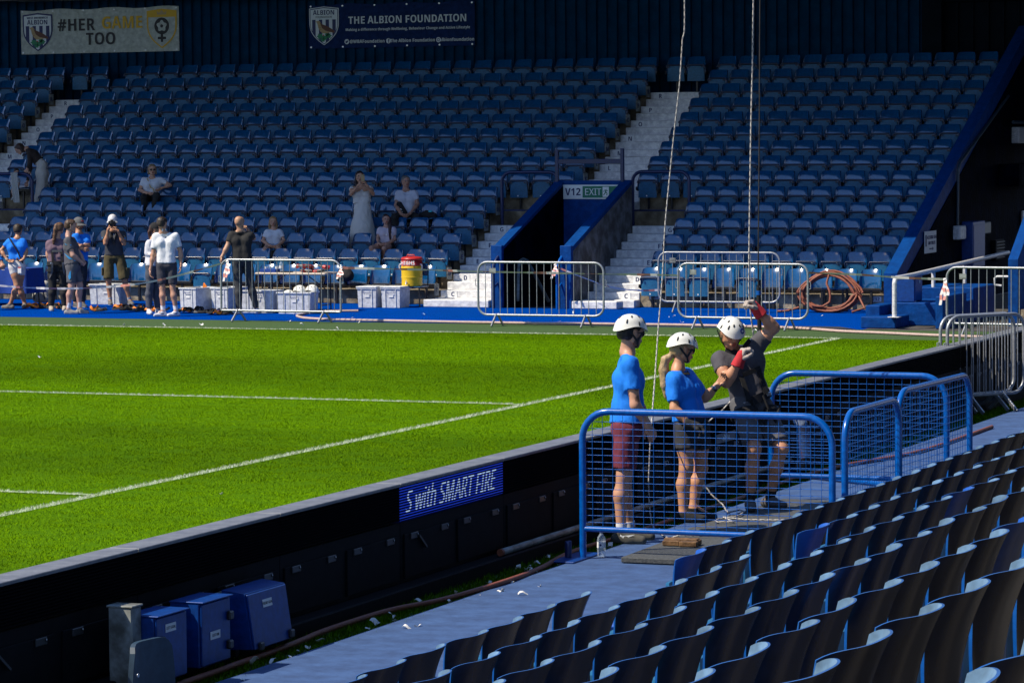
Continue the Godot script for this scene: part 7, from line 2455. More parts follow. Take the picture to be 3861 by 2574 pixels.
	b = MB.new(); b.ball(cb * Vector3(-0.01, 0, 0.12), Vector3(0.034, 0.034, 0.008), cb, 14, 6); part("lens_glass", b.mesh(M.lens_dark), cm)
	b = MB.new(); b.strap([D.J.neck + D.lat * 0.09 - D.fw * 0.02, D.sc + D.lat * 0.06 + D.fw * 0.13 - D.up * 0.06, D.sc + D.lat * 0.02 + D.fw * 0.16 - D.up * 0.22, D.sc - D.lat * 0.03 + D.fw * 0.14 - D.up * 0.10, D.J.neck - D.lat * 0.09], [D.fw, D.fw, D.fw, D.fw, D.fw], 0.03, 0.005)
	part("camera_strap", b.mesh(M.black_cloth), t)
	t = person("white_jacket_woman", "woman in white jacket and grey trousers facing the man in the white polo", {"hem": 0.03, "fem": true, "look": 80, "skin": fair, "hair": Color(0.07, 0.025, 0.018), "top": Color(0.66, 0.67, 0.72), "sleeve": 2.0, "topname": "jacket", "bottom": Color(0.07, 0.075, 0.10), "len": 1.95, "botname": "trousers", "shoe": Color(0.62, 0.64, 0.68), "hairdo": "short", "tail": [[Vector3(-0.06, 0.04, 0.05), 0.04], [Vector3(-0.10, -0.05, 0.06), 0.035], [Vector3(-0.10, -0.18, 0.05), 0.02]]})
	wear_cap(t, frames.white_jacket_woman, "black_cloth", "black_cloth")
	D = frames.white_jacket_woman
	b = MB.new(); b.strap([D.sc + D.fw * 0.12 - D.up * 0.02, D.hc + D.fw * 0.13 + D.up * 0.1, D.hc + D.fw * 0.14 - D.up * 0.22, D.hc + D.fw * 0.13 - D.up * 0.42], [D.fw, D.fw, D.fw, D.fw], 0.035, 0.006); part("blue_lanyard", b.mesh(M.handle_blue), t)
	t = person("polo_man", "man in white polo shirt and grey shorts seen from behind, arms held out", {"hem": -0.02, "look": 150, "skin": Color(0.50, 0.26, 0.17), "hair": Color(0.035, 0.02, 0.014), "top": Color(0.72, 0.73, 0.77), "bottom": Color(0.045, 0.047, 0.06), "len": 0.86, "flare": 1.08, "fat": 1.0, "shoe": Color(0.72, 0.72, 0.74), "sock": white, "sockh": 0.24, "sleeve": 0.68, "curl": [0.25, 0.15]})
	D = frames.polo_man
	flash(t, D.J.Lp.lerp(D.J.Lk, 0.5), D, 1.0, [Vector2(-0.05, 0.09), Vector2(0.03, -0.02), Vector2(0.05, -0.08), Vector2(-0.05, -0.03)])
	b = MB.new(); b.strap([D.J.neck + D.lat * 0.06 + D.up * 0.01, D.J.neck - D.fw * 0.065 + D.up * 0.01, D.J.neck - D.lat * 0.06 + D.up * 0.01], [D.lat, -D.fw, -D.lat], 0.04, 0.012); part("collar", b.mesh(M.paper), t)
	for q in ["L", "R"]:
		var an: Vector3 = D.J[q + "a"]; var tt: Vector3 = D.J[q + "t"] - an
		tt.y = 0; tt = tt.normalized()
		var ss := Vector3(0.374, 0, 0.927); ss = (ss - tt * ss.dot(tt)).normalized()
		var p0 := Vector3(an.x, 0.058, an.z) + ss * 0.048
		b = MB.new()
		b.face([p0 + Vector3(0, 0.008, 0), p0 + tt * 0.03 - Vector3(0, 0.010, 0), p0 + tt * 0.06 - Vector3(0, 0.003, 0), p0 + tt * 0.12 + Vector3(0, 0.02, 0)], ss)
		part("shoe_tick", b.mesh(M.print_navy), t)
	t = person("bald_man", "bald man in black t-shirt and dark jeans leaning on the barrier with a phone", {"hem": 0, "look": 150, "skin": Color(0.48, 0.26, 0.155), "hairdo": "none", "top": black, "bottom": Color(0.030, 0.032, 0.038), "len": 1.96, "botname": "jeans", "shoe": Color(0.70, 0.70, 0.72), "fat": 1.02, "arm": 1.08, "curl": [0.5, 0.7]})
	# people on the seats
	t = person("dress_woman", "woman with long dark hair in a white dress standing and holding up a phone", {"hem": -0.1, "fem": true, "look": 10, "skin": Color(0.50, 0.26, 0.16), "hair": Color(0.022, 0.010, 0.008), "hairdo": "longback", "top": Color(0.60, 0.58, 0.54), "sleeve": 0.30, "topname": "bodice", "lowneck": true, "bottom": Color(0.60, 0.58, 0.54), "skirt": 0.98, "flare": 1.25, "botname": "skirt", "fold": 0.016, "shoe": Color(0.5, 0.4, 0.3), "curl": [0.7, 0.7], "fat": 1.02})
	D = frames.dress_woman
	cm = thing("phone", "phone in a bronze case held up by the woman in the white dress", "phone", Vector3(-13.2, 0.89, -10.08) + (D.J.Lh + D.J.Rh) * 0.5 + Vector3(0.0, 0.055, -0.02))
	b = MB.new(); b.box(Vector3.ZERO, Vector3(0.075, 0.15, 0.010), 0.006, frame_of(D.hf, Vector3.UP)); part("case", b.mesh(M.print_buff), cm)
	b = MB.new(); b.ball(frame_of(D.hf, Vector3.UP) * Vector3(0.02, 0.055, 0.006), Vector3(0.009, 0.009, 0.003)); part("lens", b.mesh(M.lens_dark), cm)
	t = person("seated_man", "older man with short grey hair in a pale t-shirt seated with a dark bag", {"hem": -0.06, "look": 20, "skin": Color(0.43, 0.22, 0.15), "hair": Color(0.16, 0.15, 0.14), "hairdo": "crop", "top": Color(0.56, 0.57, 0.66), "bottom": black, "len": 1.95, "botname": "trousers", "shoe": black, "curl": [0.5, 0.5]})
	D = frames.seated_man
	cm = thing("hand_bag", "black bag with white marks tucked under the seated man's arm", "bag", Vector3(-12.48, 1.19, -10.83) + D.hc - D.lat * 0.10 + D.fw * 0.15 + D.up * 0.17)
	b = MB.new(); var cp := []
	cap(cp, Vector3(-0.05, 0.10, 0), Vector3(0.07, -0.10, 0.02), 0.06, 0.075); cap(cp, Vector3(-0.08, 0.02, 0), Vector3(0.0, -0.11, 0.02), 0.05, 0.06)
	sdf(b, cp, [], [], 0.016, 0.03, 0.008, 14.0)
	part("body", b.mesh(M.black_cloth), cm)
	b = MB.new(); b.box(Vector3(0.02, 0.0, 0.085), Vector3(0.05, 0.012, 0.006), 0.002, Basis(Vector3.BACK, -0.4)); b.box(Vector3(0.04, -0.05, 0.095), Vector3(0.05, 0.012, 0.006), 0.002, Basis(Vector3.BACK, -0.4)); part("white_mark", b.mesh(M.paper), cm)
	cm = thing("dark_bag", "black bag with a turquoise scrap on the seat beside the older man", "bag", Vector3(-11.97, 1.64, -10.82))
	b = MB.new(); cp = []
	cap(cp, Vector3(-0.13, 0.07, 0), Vector3(0.14, 0.06, 0.02), 0.08, 0.07); cap(cp, Vector3(-0.05, 0.13, -0.02), Vector3(0.08, 0.10, 0), 0.06, 0.06)
	sdf(b, cp, [], [], 0.018, 0.04, 0.012, 12.0); part("body", b.mesh(M.black_cloth), cm)
	b = MB.new(); b.ball(Vector3(0.05, 0.16, 0.02), Vector3(0.05, 0.03, 0.03), Basis.IDENTITY, 8, 6); part("turquoise_scrap", b.mesh(mat("turquoise", lin(0.05, 0.42, 0.50), 0.7)), cm)
	t = person("seated_girl", "girl with dark ponytail in a pale pink t-shirt seated near the yellow cooler", {"hem": -0.06, "fem": true, "kid": true, "s": 0.9, "look": 12, "skin": Color(0.45, 0.24, 0.17), "hair": Color(0.04, 0.014, 0.012), "top": Color(0.55, 0.48, 0.55), "bottom": Color(0.02, 0.02, 0.025), "len": 0.35, "hairdo": "crop", "shoe": Color(0.5, 0.5, 0.5), "tail": [[Vector3(0.05, 0.02, -0.06), 0.035], [Vector3(0.09, -0.10, 0.0), 0.036], [Vector3(0.11, -0.26, 0.06), 0.034], [Vector3(0.12, -0.40, 0.07), 0.018]], "curl": [0.6, 0.6]})
	D = frames.seated_girl
	b = MB.new(); b.ball(D.sc - D.up * 0.10 + D.fw * 0.115, Vector3(0.018, 0.018, 0.006), frame_of(D.fw, D.up), 8, 6); part("shirt_badge", b.mesh(M.paper), t)
	t = person("blonde_girl", "girl with long blonde hair in a white t-shirt seated behind the table", {"hem": -0.06, "fem": true, "kid": true, "s": 0.9, "look": 8, "skin": fair, "hair": Color(0.40, 0.24, 0.10), "top": white, "bottom": Color(0.25, 0.36, 0.50), "len": 0.4, "hairdo": "long", "shoe": Color(0.5, 0.5, 0.5), "curl": [0.6, 0.6]})
	t = person("sunglasses_woman", "woman in sunglasses and white t-shirt seated with one arm along the seat back", {"hem": -0.08, "fem": true, "look": 12, "skin": fair, "hair": Color(0.33, 0.22, 0.12), "hairdo": "bob", "top": white, "bottom": black, "len": 1.95, "botname": "trousers", "shoe": black, "curl": [0.4, 0.4]})
	D = frames.sunglasses_woman
	sunglasses(t, D)
	b = MB.new(); b.strap([D.J.Rs.lerp(D.J.neck, 0.4) + D.fw * 0.07 + D.up * 0.02, D.sc + D.fw * 0.14 - D.up * 0.16, D.hc + D.fw * 0.17 + D.up * 0.2 + D.lat * 0.06, D.hc + D.fw * 0.20 + D.up * 0.07 + D.lat * 0.12], [D.fw, D.fw, D.fw, D.fw], 0.025, 0.005); part("bag_strap", b.mesh(M.print_buff), t)
	t = person("leaning_woman", "woman in brown top and cream trousers bending over the blue rail", {"hem": -0.1, "fem": true, "look": -80, "tilt": -0.9, "skin": fair, "hair": Color(0.06, 0.025, 0.014), "hairdo": "bob", "top": Color(0.030, 0.016, 0.015), "sleeve": 2.0, "bottom": Color(0.52, 0.48, 0.42), "len": 1.96, "flare": 1.45, "fat": 1.0, "botname": "trousers", "shoe": Color(0.2, 0.15, 0.1), "fold": 0.014, "curl": [0.6, 0.6]})
	t = person("child", "small child in pale blue seated behind the rail beside the bending woman", {"hem": -0.02, "kid": true, "s": 0.5, "head": 0.72, "look": 30, "tilt": -0.3, "skin": fair, "hair": Color(0.05, 0.03, 0.02), "top": Color(0.62, 0.62, 0.62), "bottom": Color(0.20, 0.36, 0.52), "len": 0.95, "flare": 1.3, "sleeve": 0.9, "shoe": Color(0.6, 0.6, 0.58), "floor": 0.20, "cell": 0.016, "curl": [0.5, 0.5]})
	t = person("edge_person", "person in blue at the left edge, only a forearm in view", {"hem": 0, "look": 100, "skin": fair, "top": royal, "bottom": black, "len": 1.9, "botname": "trousers", "shoe": black})
	# jacket hung over the rail
	cm = thing("hanging_jacket", "white jacket hanging over the rail beside the bending woman", "jacket", Vector3(-22.15, 2.59, -11.46))
	b = MB.new()
	var rows := []
	for i in 9:
		var row := []
		for j in 7:
			var u := j / 6.0 - 0.5; var k := i / 8.0
			row.append(Vector3(u * 0.20 * (1.0 - 0.3 * k) + 0.06 * k, 0.04 - 0.66 * k, 0.05 + 0.03 * sin(u * 14.0 + k * 3.0)))
		rows.append(row)
	b.sheet(rows, true)
	part("cloth", b.mesh(M.pale_cloth), cm)

# band over one shoulder across the chest
func shoulder_strap(D: Dictionary, side: float) -> ArrayMesh:
	var b := MB.new()
	var pts := []; var outs := []
	for k in 9:
		var q := k / 8.0
		var p: Vector3 = D.J.neck + D.lat * 0.085 * cos(PI * 2 * q) - D.fw * 0.02 + D.fw * 0.105 * sin(PI * 2 * q) - D.up * (0.045 + 0.05 * max(0.0, sin(PI * 2 * q)))
		pts.append(p); outs.append((D.lat * cos(PI * 2 * q) + D.fw * sin(PI * 2 * q) + D.up * 0.6).normalized())
	b.strap(pts, outs, 0.022, 0.008, true)
	return b.mesh(M.black_cloth)

func flash(t: Node3D, c: Vector3, D: Dictionary, side: float, pts: Array) -> void:
	# printed flash laid on the cloth: curved patch
	var out: Vector3 = (-D.lat if side < 0.0 else D.lat)
	if side == 0.0: out = D.fw
	var x: Vector3 = D.fw if side < 0.0 else (-D.fw if side > 0.0 else D.lat)
	var r := 0.105 if c.distance_to(D.hc + D.up * 0.13) > 0.05 or side == 0.0 else 0.205
	if side == 0.0: r = 0.078
	if c.y > D.hc.y + 0.2 and side != 0.0: r = 0.088
	var b := MB.new()
	var p := PackedVector2Array()
	for q in pts: p.append(q)
	var tri := Geometry2D.triangulate_polygon(p)
	for q in p: b.pt(c + x * q.x + D.up * q.y + out * (r - 0.5 * q.x * q.x / r), (out + x * q.x / r).normalized())
	for k in range(0, tri.size(), 3): b.tri(tri[k], tri[k + 1], tri[k + 2])
	part("printed_flash", b.mesh(M.print_cyan if M.has("print_cyan") else M.handle_blue), t)

func wear_cap(t: Node3D, D: Dictionary, m: String, badge_m: String) -> void:
	var h := Node3D.new()
	h.name = "cap"
	t.add_child(h)
	var f: Vector3 = D.hf; var up: Vector3 = D.hup
	var x := up.cross(f).normalized()
	var c: Vector3 = D.J.head + up * 0.028 - f * 0.012
	var b := MB.new()
	var rows := []
	for i in 8:
		var row := []
		for j in 24:
			var a := TAU * j / 24.0; var ph := 1.62 * i / 7.0
			row.append(c + x * sin(a) * sin(ph) * 0.097 + up * cos(ph) * 0.112 + f * cos(a) * sin(ph) * 0.120)
		rows.append(row)
	b.sheet(rows, false, true)
	if b.n[24 * 3].dot(rows[3][0] - c) < 0:
		b = MB.new()
		b.sheet(rows, true, true)
	part("crown", b.mesh(M[m]), h)
	b = MB.new()
	rows = []
	for i in 4:
		var row := []
		for j in 13:
			var a := -1.15 + 2.3 * j / 12.0
			var r := 0.112 + 0.075 * i / 3.0 * cos(a * 0.9)
			row.append(c + x * sin(a) * r * 0.86 + f * cos(a) * r + up * (-0.004 - 0.012 * i - 0.02 * sin(a) * sin(a) * i / 3.0))
		rows.append(row)
	b.sheet(rows)
	part("peak", b.mesh(M[m]), h)
	if m != badge_m:
		b = MB.new(); b.ball(c + f * 0.108 + up * 0.035, Vector3(0.045, 0.016, 0.008), frame_of(f, up), 10, 6); part("badge", b.mesh(M[badge_m]), h)

func harness_on(t: Node3D, D: Dictionary, full: bool) -> void:
	var h := Node3D.new()
	h.name = "harness"
	t.add_child(h)
	var fat: float = D.fat
	part("waist_belt", belt(D, 0.10, 0.195 * fat, 0.150 * fat, 0.075, "black_cloth"), h)
	for e in ["L", "R"]:
		part("leg_loop", limb_loop(D.J[e + "p"], D.J[e + "k"], 0.22, 0.115, 0.05, "black_cloth"), h)
	for e in [-1.0, 1.0]:
		var b := MB.new()
		var ys := [0.12, 0.35, 0.62, 0.86, 0.98, 0.90, 0.62, 0.35, 0.12]
		var pts := []; var outs := []
		for k in 9:
			var an := PI * k / 8.0
			var d: Vector3 = D.fw * cos(an) + D.up * sin(an) * 0.3
			var rr := 0.142 if k != 4 else 0.0
			var c: Vector3 = D.hc.lerp(D.sc, ys[k])
			var side := 0.09 if k < 3 or k > 5 else 0.105
			if k == 4: c += D.up * 0.055
			pts.append(c + D.lat * e * side + D.fw * cos(an) * rr); outs.append((D.fw * cos(an) + D.up * sin(an) * 0.8).normalized())
		b.strap(pts, outs, 0.042, 0.008)
		part("shoulder_strap", b.mesh(M.black_cloth), h)
	var b := MB.new()
	for e in [-0.5, 0.5]: b.box(D.hc.lerp(D.sc, 0.10) + D.lat * e * 0.24 + (D.fw if full else -D.fw) * 0.135 * fat, Vector3(0.045, 0.03, 0.02), 0.004, frame_of(D.fw, D.up))
	part("buckle", b.mesh(M.steel), h)
	b = MB.new()
	if full:
		b.strap([D.hc.lerp(D.sc, 0.6) + D.lat * 0.09 + D.fw * 0.145, D.hc.lerp(D.sc, 0.6) - D.lat * 0.09 + D.fw * 0.145], [D.fw, D.fw], 0.04, 0.008)
		b.strap([D.J.Rs.lerp(D.J.neck, 0.35) + D.up * 0.04 + D.fw * 0.03, D.J.neck + D.fw * 0.09 - D.up * 0.05, D.J.Ls.lerp(D.J.neck, 0.35) + D.up * 0.04 + D.fw * 0.03], [D.fw, D.fw, D.fw], 0.04, 0.012)
		for q in [[0.05, 0.30, -0.4], [-0.06, 0.22, -0.36]]:
			b.tube(curve_pts([D.hc.lerp(D.sc, 0.12) + D.lat * q[0] + D.fw * 0.16, D.hc + D.lat * (q[0] + 0.05) + D.fw * 0.17 + D.up * (q[2] * 0.5), D.hc + D.lat * (q[0] + 0.16) + D.fw * 0.12 + D.up * q[2] * 0.2], 0.04), 0.012, 6)
	else:
		b.strap([D.hc.lerp(D.sc, 0.62) + D.lat * 0.10 - D.fw * 0.145, D.hc.lerp(D.sc, 0.62) - D.lat * 0.10 - D.fw * 0.145], [-D.fw, -D.fw], 0.04, 0.008)
		for e in [-1.0, 1.0]: b.strap([D.hc + D.lat * e * 0.10 - D.fw * 0.145 + D.up * 0.05, D.hc + D.lat * e * 0.12 - D.fw * 0.13 - D.up * 0.14, D.hc + D.lat * e * 0.16 - D.fw * 0.02 - D.up * 0.24], [-D.fw, -D.fw, D.lat * e], 0.04, 0.01)
	part("cross_strap", b.mesh(M.black_cloth if full else M.grey_cloth), h)

func abseil_device() -> void:
	var J: Dictionary = frames.rappeller.J
	var base := Vector3(6.7, 0.1, 25.19)
	var t := thing("abseil_device", "metal descender with karabiners and yellow buckle on the abseiler's rope", "climbing gear", Vector3(6.64, 1.30, 25.06))
	var b := MB.new()
	b.box(Vector3(-0.005, 0.22, -0.03), Vector3(0.07, 0.17, 0.03), 0.012, Basis(Vector3.BACK, 0.25))
	b.tube([Vector3(0.0, 0.33, -0.05), Vector3(0.0, 0.12, -0.02)], 0.028, 8)
	part("rope_grab", b.mesh(M.rubber_black), t)
	for q in [[Vector3(-0.045, 0.25, 0.0), 0.5], [Vector3(0.01, 0.10, 0.02), -0.3], [Vector3(-0.02, 0.33, -0.03), 0.1]]:
		b = MB.new()
		var pts := []
		for k in 16:
			var an := TAU * k / 16.0
			pts.append(q[0] + Basis(Vector3.BACK, q[1]) * Vector3(0.026 * cos(an) * (1.0 + 0.2 * sin(an)), 0.055 * sin(an), 0.008 * cos(an)))
		b.tube(pts, 0.0055, 7, true)
		part("karabiner", b.mesh(M.steel), t)
	b = MB.new(); b.box(Vector3(0.015, 0.015, 0.03), Vector3(0.07, 0.035, 0.03), 0.01); b.tube([Vector3(-0.02, -0.02, 0.03), Vector3(-0.02, -0.06, 0.03), Vector3(0.05, -0.06, 0.03), Vector3(0.05, -0.02, 0.03)], 0.008, 6); part("yellow_buckle", b.mesh(M.yellow_plastic), t)
	b = MB.new(); b.box(Vector3(0.02, 0.06, 0.03), Vector3(0.04, 0.05, 0.025), 0.008); part("orange_tag", b.mesh(M.orange_web), t)
	b = MB.new(); b.strap([Vector3(0.01, 0.08, 0.0), Vector3(0.02, -0.1, 0.02), Vector3(0.03, -0.28, 0.02), Vector3(0.03, -0.36, 0.0)], [Vector3.BACK, Vector3.BACK, Vector3.BACK, Vector3.BACK], 0.035, 0.01); part("sling", b.mesh(M.black_cloth), t)

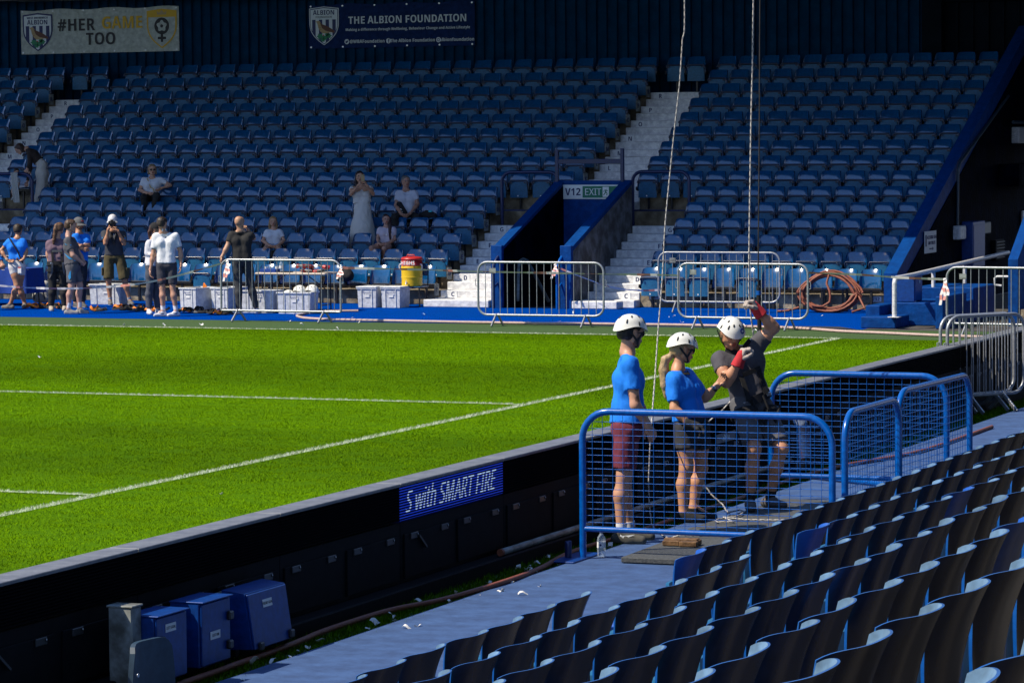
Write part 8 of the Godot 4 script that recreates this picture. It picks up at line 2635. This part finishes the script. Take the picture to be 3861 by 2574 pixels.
const POSE := {
	"man_red_shorts": [[6.35, 0.1, 27.5], [-0.05, 1.68, -0.18, -0.08, 1.56, -0.18, -0.15, 1.44, -0.36, -0.09, 1.11, -0.43, 0.01, 0.93, -0.39, 0.06, 0.84, -0.38, 0.01, 1.45, 0.01, 0.06, 1.12, 0.03, 0.13, 0.94, -0.06, 0.17, 0.84, -0.1, -0.09, 0.92, -0.21, -0.11, 0.53, -0.19, -0.09, 0.08, -0.24, 0.1, 0.02, -0.26, -0.04, 0.93, -0.02, -0.05, 0.55, 0.01, -0.07, 0.09, 0.02, 0.14, 0.0, -0.0]],
	"woman_ponytail": [[6.33, 0.1, 25.92], [-0.11, 1.45, -0.11, -0.15, 1.32, -0.08, -0.13, 1.23, -0.27, -0.01, 1.02, -0.39, 0.09, 1.13, -0.44, 0.14, 1.19, -0.44, -0.13, 1.22, 0.08, -0.1, 0.97, 0.14, 0.04, 0.83, 0.14, 0.12, 0.81, 0.11, -0.0, 0.79, -0.18, 0.03, 0.44, -0.17, -0.02, 0.1, -0.11, 0.15, 0.03, -0.12, -0.05, 0.81, 0.01, -0.03, 0.46, 0.05, -0.05, 0.07, 0.07, 0.08, 0.01, 0.05]],
	"rappeller": [[6.7, 0.1, 25.19], [-0.24, 1.55, 0.05, -0.24, 1.43, -0.02, -0.07, 1.46, -0.18, 0.08, 1.6, -0.19, -0.04, 1.75, -0.1, -0.11, 1.86, -0.06, -0.32, 1.34, 0.1, -0.22, 1.15, 0.23, -0.09, 1.34, 0.27, -0.05, 1.45, 0.25, -0.03, 0.93, -0.16, 0.2, 0.57, -0.01, 0.06, 0.1, -0.08, 0.18, 0.02, -0.02, -0.14, 0.94, 0.06, 0.03, 0.59, 0.22, -0.04, 0.1, 0.14, 0.02, 0.05, 0.29]],
	"blue_woman": [[-18.45, 0.0, -5.14], [-0.03, 1.56, -0.15, -0.01, 1.43, -0.09, -0.15, 1.35, -0.03, -0.31, 1.16, 0.05, -0.14, 0.97, 0.1, -0.07, 0.95, 0.07, 0.1, 1.34, -0.13, 0.16, 1.13, -0.14, 0.16, 0.99, -0.02, 0.1, 0.98, 0.0, -0.08, 0.85, -0.02, 0.02, 0.46, 0.02, -0.12, 0.1, 0.04, -0.24, 0.03, 0.04, 0.06, 0.85, -0.08, -0.0, 0.42, -0.13, 0.04, 0.1, -0.24, 0.1, 0.0, -0.09]],
	"purple_person": [[-17.26, 0.0, -4.59], [0.05, 1.61, -0.13, 0.0, 1.47, -0.1, -0.14, 1.33, -0.03, -0.16, 1.13, -0.01, -0.14, 0.98, -0.01, -0.13, 0.9, -0.01, 0.1, 1.33, -0.18, 0.11, 1.1, -0.23, 0.12, 0.94, -0.22, 0.13, 0.88, -0.22, -0.06, 0.88, -0.03, -0.07, 0.48, -0.01, -0.08, 0.08, 0.03, -0.01, 0.01, 0.13, 0.1, 0.88, -0.1, 0.13, 0.48, -0.08, 0.17, 0.09, -0.07, 0.22, 0.01, 0.04]],
	"grey_man": [[-16.29, 0.0, -3.7], [-0.13, 1.69, -0.06, -0.17, 1.54, -0.03, -0.21, 1.41, -0.23, -0.06, 1.13, -0.27, 0.06, 1.01, -0.2, 0.11, 0.96, -0.16, -0.11, 1.41, 0.11, 0.02, 1.13, 0.13, 0.12, 1.0, -0.01, 0.14, 0.96, -0.07, -0.09, 0.92, -0.11, 0.01, 0.54, -0.13, 0.0, 0.1, -0.12, 0.16, 0.01, -0.12, -0.07, 0.93, 0.05, -0.05, 0.53, 0.09, -0.1, 0.1, 0.14, 0.0, 0.02, 0.11]],
	"capped_man": [[-17.45, 0.0, -5.71], [0.04, 1.67, -0.13, 0.04, 1.53, -0.12, 0.14, 1.41, -0.26, 0.22, 1.23, -0.17, 0.19, 1.25, 0.06, 0.15, 1.24, 0.09, 0.03, 1.42, 0.0, 0.06, 1.22, 0.05, 0.2, 1.18, 0.05, 0.26, 1.17, 0.03, 0.12, 0.88, -0.11, 0.13, 0.45, -0.08, 0.14, 0.09, -0.06, 0.23, 0.01, 0.02, -0.01, 0.88, -0.06, 0.0, 0.45, -0.03, 0.0, 0.09, -0.01, 0.09, 0.01, 0.07]],
	"photographer": [[-17.03, 0.0, -6.84], [-0.19, 1.7, -0.04, -0.17, 1.55, -0.03, 0.01, 1.44, -0.1, 0.11, 1.24, 0.04, 0.04, 1.5, 0.16, -0.02, 1.61, 0.17, -0.34, 1.45, 0.04, -0.24, 1.25, 0.18, -0.17, 1.54, 0.18, -0.13, 1.65, 0.16, -0.05, 0.98, -0.05, 0.07, 0.49, -0.03, 0.14, 0.1, -0.1, 0.26, 0.02, 0.0, -0.25, 0.98, 0.03, -0.23, 0.5, 0.09, -0.21, 0.1, 0.08, -0.13, 0.02, 0.2]],
	"white_jacket_woman": [[-14.79, 0.0, -3.91], [0.06, 1.62, -0.13, 0.02, 1.48, -0.11, 0.01, 1.37, -0.26, 0.06, 1.18, -0.21, 0.15, 1.1, -0.08, 0.18, 1.08, -0.04, -0.0, 1.37, 0.02, -0.03, 1.17, 0.04, 0.09, 1.14, 0.1, 0.18, 1.14, 0.07, 0.03, 0.94, -0.16, 0.05, 0.52, -0.14, 0.07, 0.1, -0.15, 0.15, 0.06, -0.06, 0.01, 0.95, -0.0, 0.01, 0.53, 0.03, -0.01, 0.1, 0.05, 0.04, 0.02, 0.11]],
	"polo_man": [[-14.14, 0.0, -3.29], [-0.09, 1.75, -0.08, -0.08, 1.62, -0.08, -0.2, 1.52, -0.02, -0.23, 1.17, 0.04, -0.26, 0.89, 0.1, -0.26, 0.78, 0.11, 0.15, 1.52, -0.16, 0.23, 1.21, -0.2, 0.26, 0.97, -0.15, 0.26, 0.83, -0.13, -0.1, 0.98, -0.02, -0.07, 0.55, -0.01, -0.05, 0.1, 0.01, -0.15, 0.02, 0.17, 0.09, 0.98, -0.1, 0.11, 0.55, -0.08, 0.18, 0.1, -0.08, 0.11, 0.02, 0.06]],
	"bald_man": [[-12.99, 0.0, -4.35], [-0.13, 1.75, -0.06, -0.11, 1.63, -0.06, -0.27, 1.52, 0.01, -0.32, 1.29, 0.1, -0.39, 1.1, 0.19, -0.41, 0.99, 0.21, 0.06, 1.51, -0.13, 0.05, 1.44, -0.28, -0.09, 1.59, -0.34, -0.11, 1.69, -0.28, -0.17, 1.04, -0.0, -0.15, 0.58, -0.01, -0.12, 0.1, 0.04, -0.23, -0.0, 0.04, 0.02, 1.04, -0.08, 0.04, 0.6, -0.14, 0.15, 0.1, -0.18, 0.14, 0.03, -0.27]],
	"dress_woman": [[-13.2, 0.89, -10.08], [-0.02, 1.64, -0.07, -0.01, 1.47, -0.1, 0.17, 1.41, -0.16, 0.28, 1.29, -0.07, 0.24, 1.46, 0.13, 0.19, 1.56, 0.17, -0.17, 1.41, -0.03, -0.14, 1.29, 0.1, 0.07, 1.47, 0.2, 0.12, 1.57, 0.19, 0.11, 1.0, -0.11, 0.14, 0.64, -0.1, 0.16, 0.09, -0.08, 0.22, 0.03, 0.06, -0.05, 1.0, -0.05, -0.05, 0.64, -0.02, -0.04, 0.09, 0.0, 0.02, 0.03, 0.14]],
	"seated_man": [[-12.48, 1.19, -10.83], [-0.03, 1.23, -0.07, -0.03, 1.09, -0.06, 0.14, 0.99, -0.12, 0.22, 0.76, -0.09, 0.19, 0.58, 0.21, 0.13, 0.52, 0.29, -0.17, 0.99, 0.0, -0.19, 0.74, 0.08, 0.02, 0.56, 0.28, 0.11, 0.52, 0.3, 0.08, 0.5, -0.12, 0.36, 0.48, 0.25, 0.33, 0.09, 0.27, 0.39, 0.03, 0.38, -0.12, 0.5, -0.04, -0.07, 0.5, 0.43, -0.03, 0.09, 0.41, 0.0, 0.03, 0.53]],
	"seated_girl": [[-12.34, 0.59, -9.52], [-0.04, 1.08, -0.06, -0.03, 0.95, -0.05, 0.11, 0.88, -0.1, 0.14, 0.67, -0.08, 0.06, 0.59, 0.15, -0.0, 0.58, 0.23, -0.15, 0.88, 0.0, -0.17, 0.7, 0.08, -0.09, 0.6, 0.21, -0.01, 0.57, 0.24, 0.03, 0.55, -0.1, 0.08, 0.5, 0.31, 0.04, 0.09, 0.18, 0.1, 0.03, 0.32, -0.11, 0.55, -0.05, -0.19, 0.51, 0.34, -0.13, 0.09, 0.31, -0.09, 0.03, 0.46]],
	"blonde_girl": [[-14.91, 0.59, -9.52], [-0.03, 1.03, -0.06, -0.01, 0.9, -0.05, 0.11, 0.82, -0.1, 0.2, 0.64, -0.09, 0.15, 0.54, 0.12, 0.1, 0.51, 0.19, -0.14, 0.82, 0.0, -0.21, 0.64, 0.07, -0.0, 0.55, 0.18, 0.09, 0.51, 0.2, 0.04, 0.51, -0.1, 0.25, 0.46, 0.26, 0.16, 0.09, 0.19, 0.24, 0.03, 0.32, -0.11, 0.51, -0.05, -0.02, 0.48, 0.33, 0.04, 0.09, 0.29, 0.09, 0.03, 0.44]],
	"sunglasses_woman": [[-18.79, 1.5, -11.48], [-0.01, 1.18, -0.08, -0.0, 1.02, -0.07, 0.16, 0.96, -0.13, 0.36, 0.84, -0.2, 0.23, 0.78, -0.04, 0.15, 0.71, 0.05, -0.17, 0.96, 0.0, -0.23, 0.74, 0.1, 0.03, 0.68, 0.21, 0.16, 0.66, 0.21, 0.03, 0.58, -0.1, 0.28, 0.62, 0.28, 0.2, 0.09, 0.44, 0.2, 0.03, 0.57, -0.15, 0.59, -0.03, 0.01, 0.58, 0.37, 0.07, 0.09, 0.33, 0.12, 0.03, 0.48]],
	"leaning_woman": [[-21.77, 1.5, -11.75], [-0.38, 1.64, 0.07, -0.27, 1.67, -0.0, -0.26, 1.58, -0.16, -0.23, 1.2, -0.1, -0.25, 0.92, -0.01, -0.27, 0.8, 0.0, -0.14, 1.6, 0.08, -0.08, 1.34, 0.16, -0.13, 1.21, 0.19, -0.13, 1.13, 0.22, 0.03, 1.28, -0.21, 0.04, 0.87, -0.18, -0.01, 0.09, -0.14, -0.05, 0.03, -0.06, 0.1, 1.3, -0.04, 0.09, 0.87, -0.03, 0.01, 0.09, 0.02, -0.02, 0.03, 0.09]],
	"child": [[-22.43, 1.8, -11.95], [-0.0, 0.83, -0.05, -0.01, 0.73, -0.04, 0.02, 0.69, -0.06, 0.05, 0.59, -0.06, 0.04, 0.49, -0.05, 0.03, 0.44, -0.04, -0.07, 0.7, -0.02, -0.1, 0.6, 0.0, -0.09, 0.49, 0.0, -0.08, 0.46, 0.0, -0.01, 0.51, -0.05, 0.09, 0.45, 0.13, 0.11, 0.3, 0.15, 0.13, 0.24, 0.24, -0.08, 0.51, -0.02, 0.01, 0.45, 0.16, 0.04, 0.27, 0.18, 0.05, 0.2, 0.27]],
	"edge_person": [[-18.71, 0.0, -4.57], [-0.1, 1.36, -0.05, -0.07, 1.23, -0.05, 0.07, 1.12, -0.11, 0.27, 0.86, -0.06, 0.28, 0.83, 0.16, 0.22, 0.82, 0.23, -0.22, 1.14, 0.01, -0.23, 0.92, 0.03, -0.04, 0.79, 0.18, 0.02, 0.77, 0.16, 0.02, 0.69, -0.05, 0.13, 0.43, 0.14, 0.03, 0.07, -0.02, 0.11, 0.01, 0.12, -0.13, 0.69, 0.0, -0.02, 0.43, 0.19, -0.12, 0.07, 0.04, -0.04, 0.01, 0.18]],
}
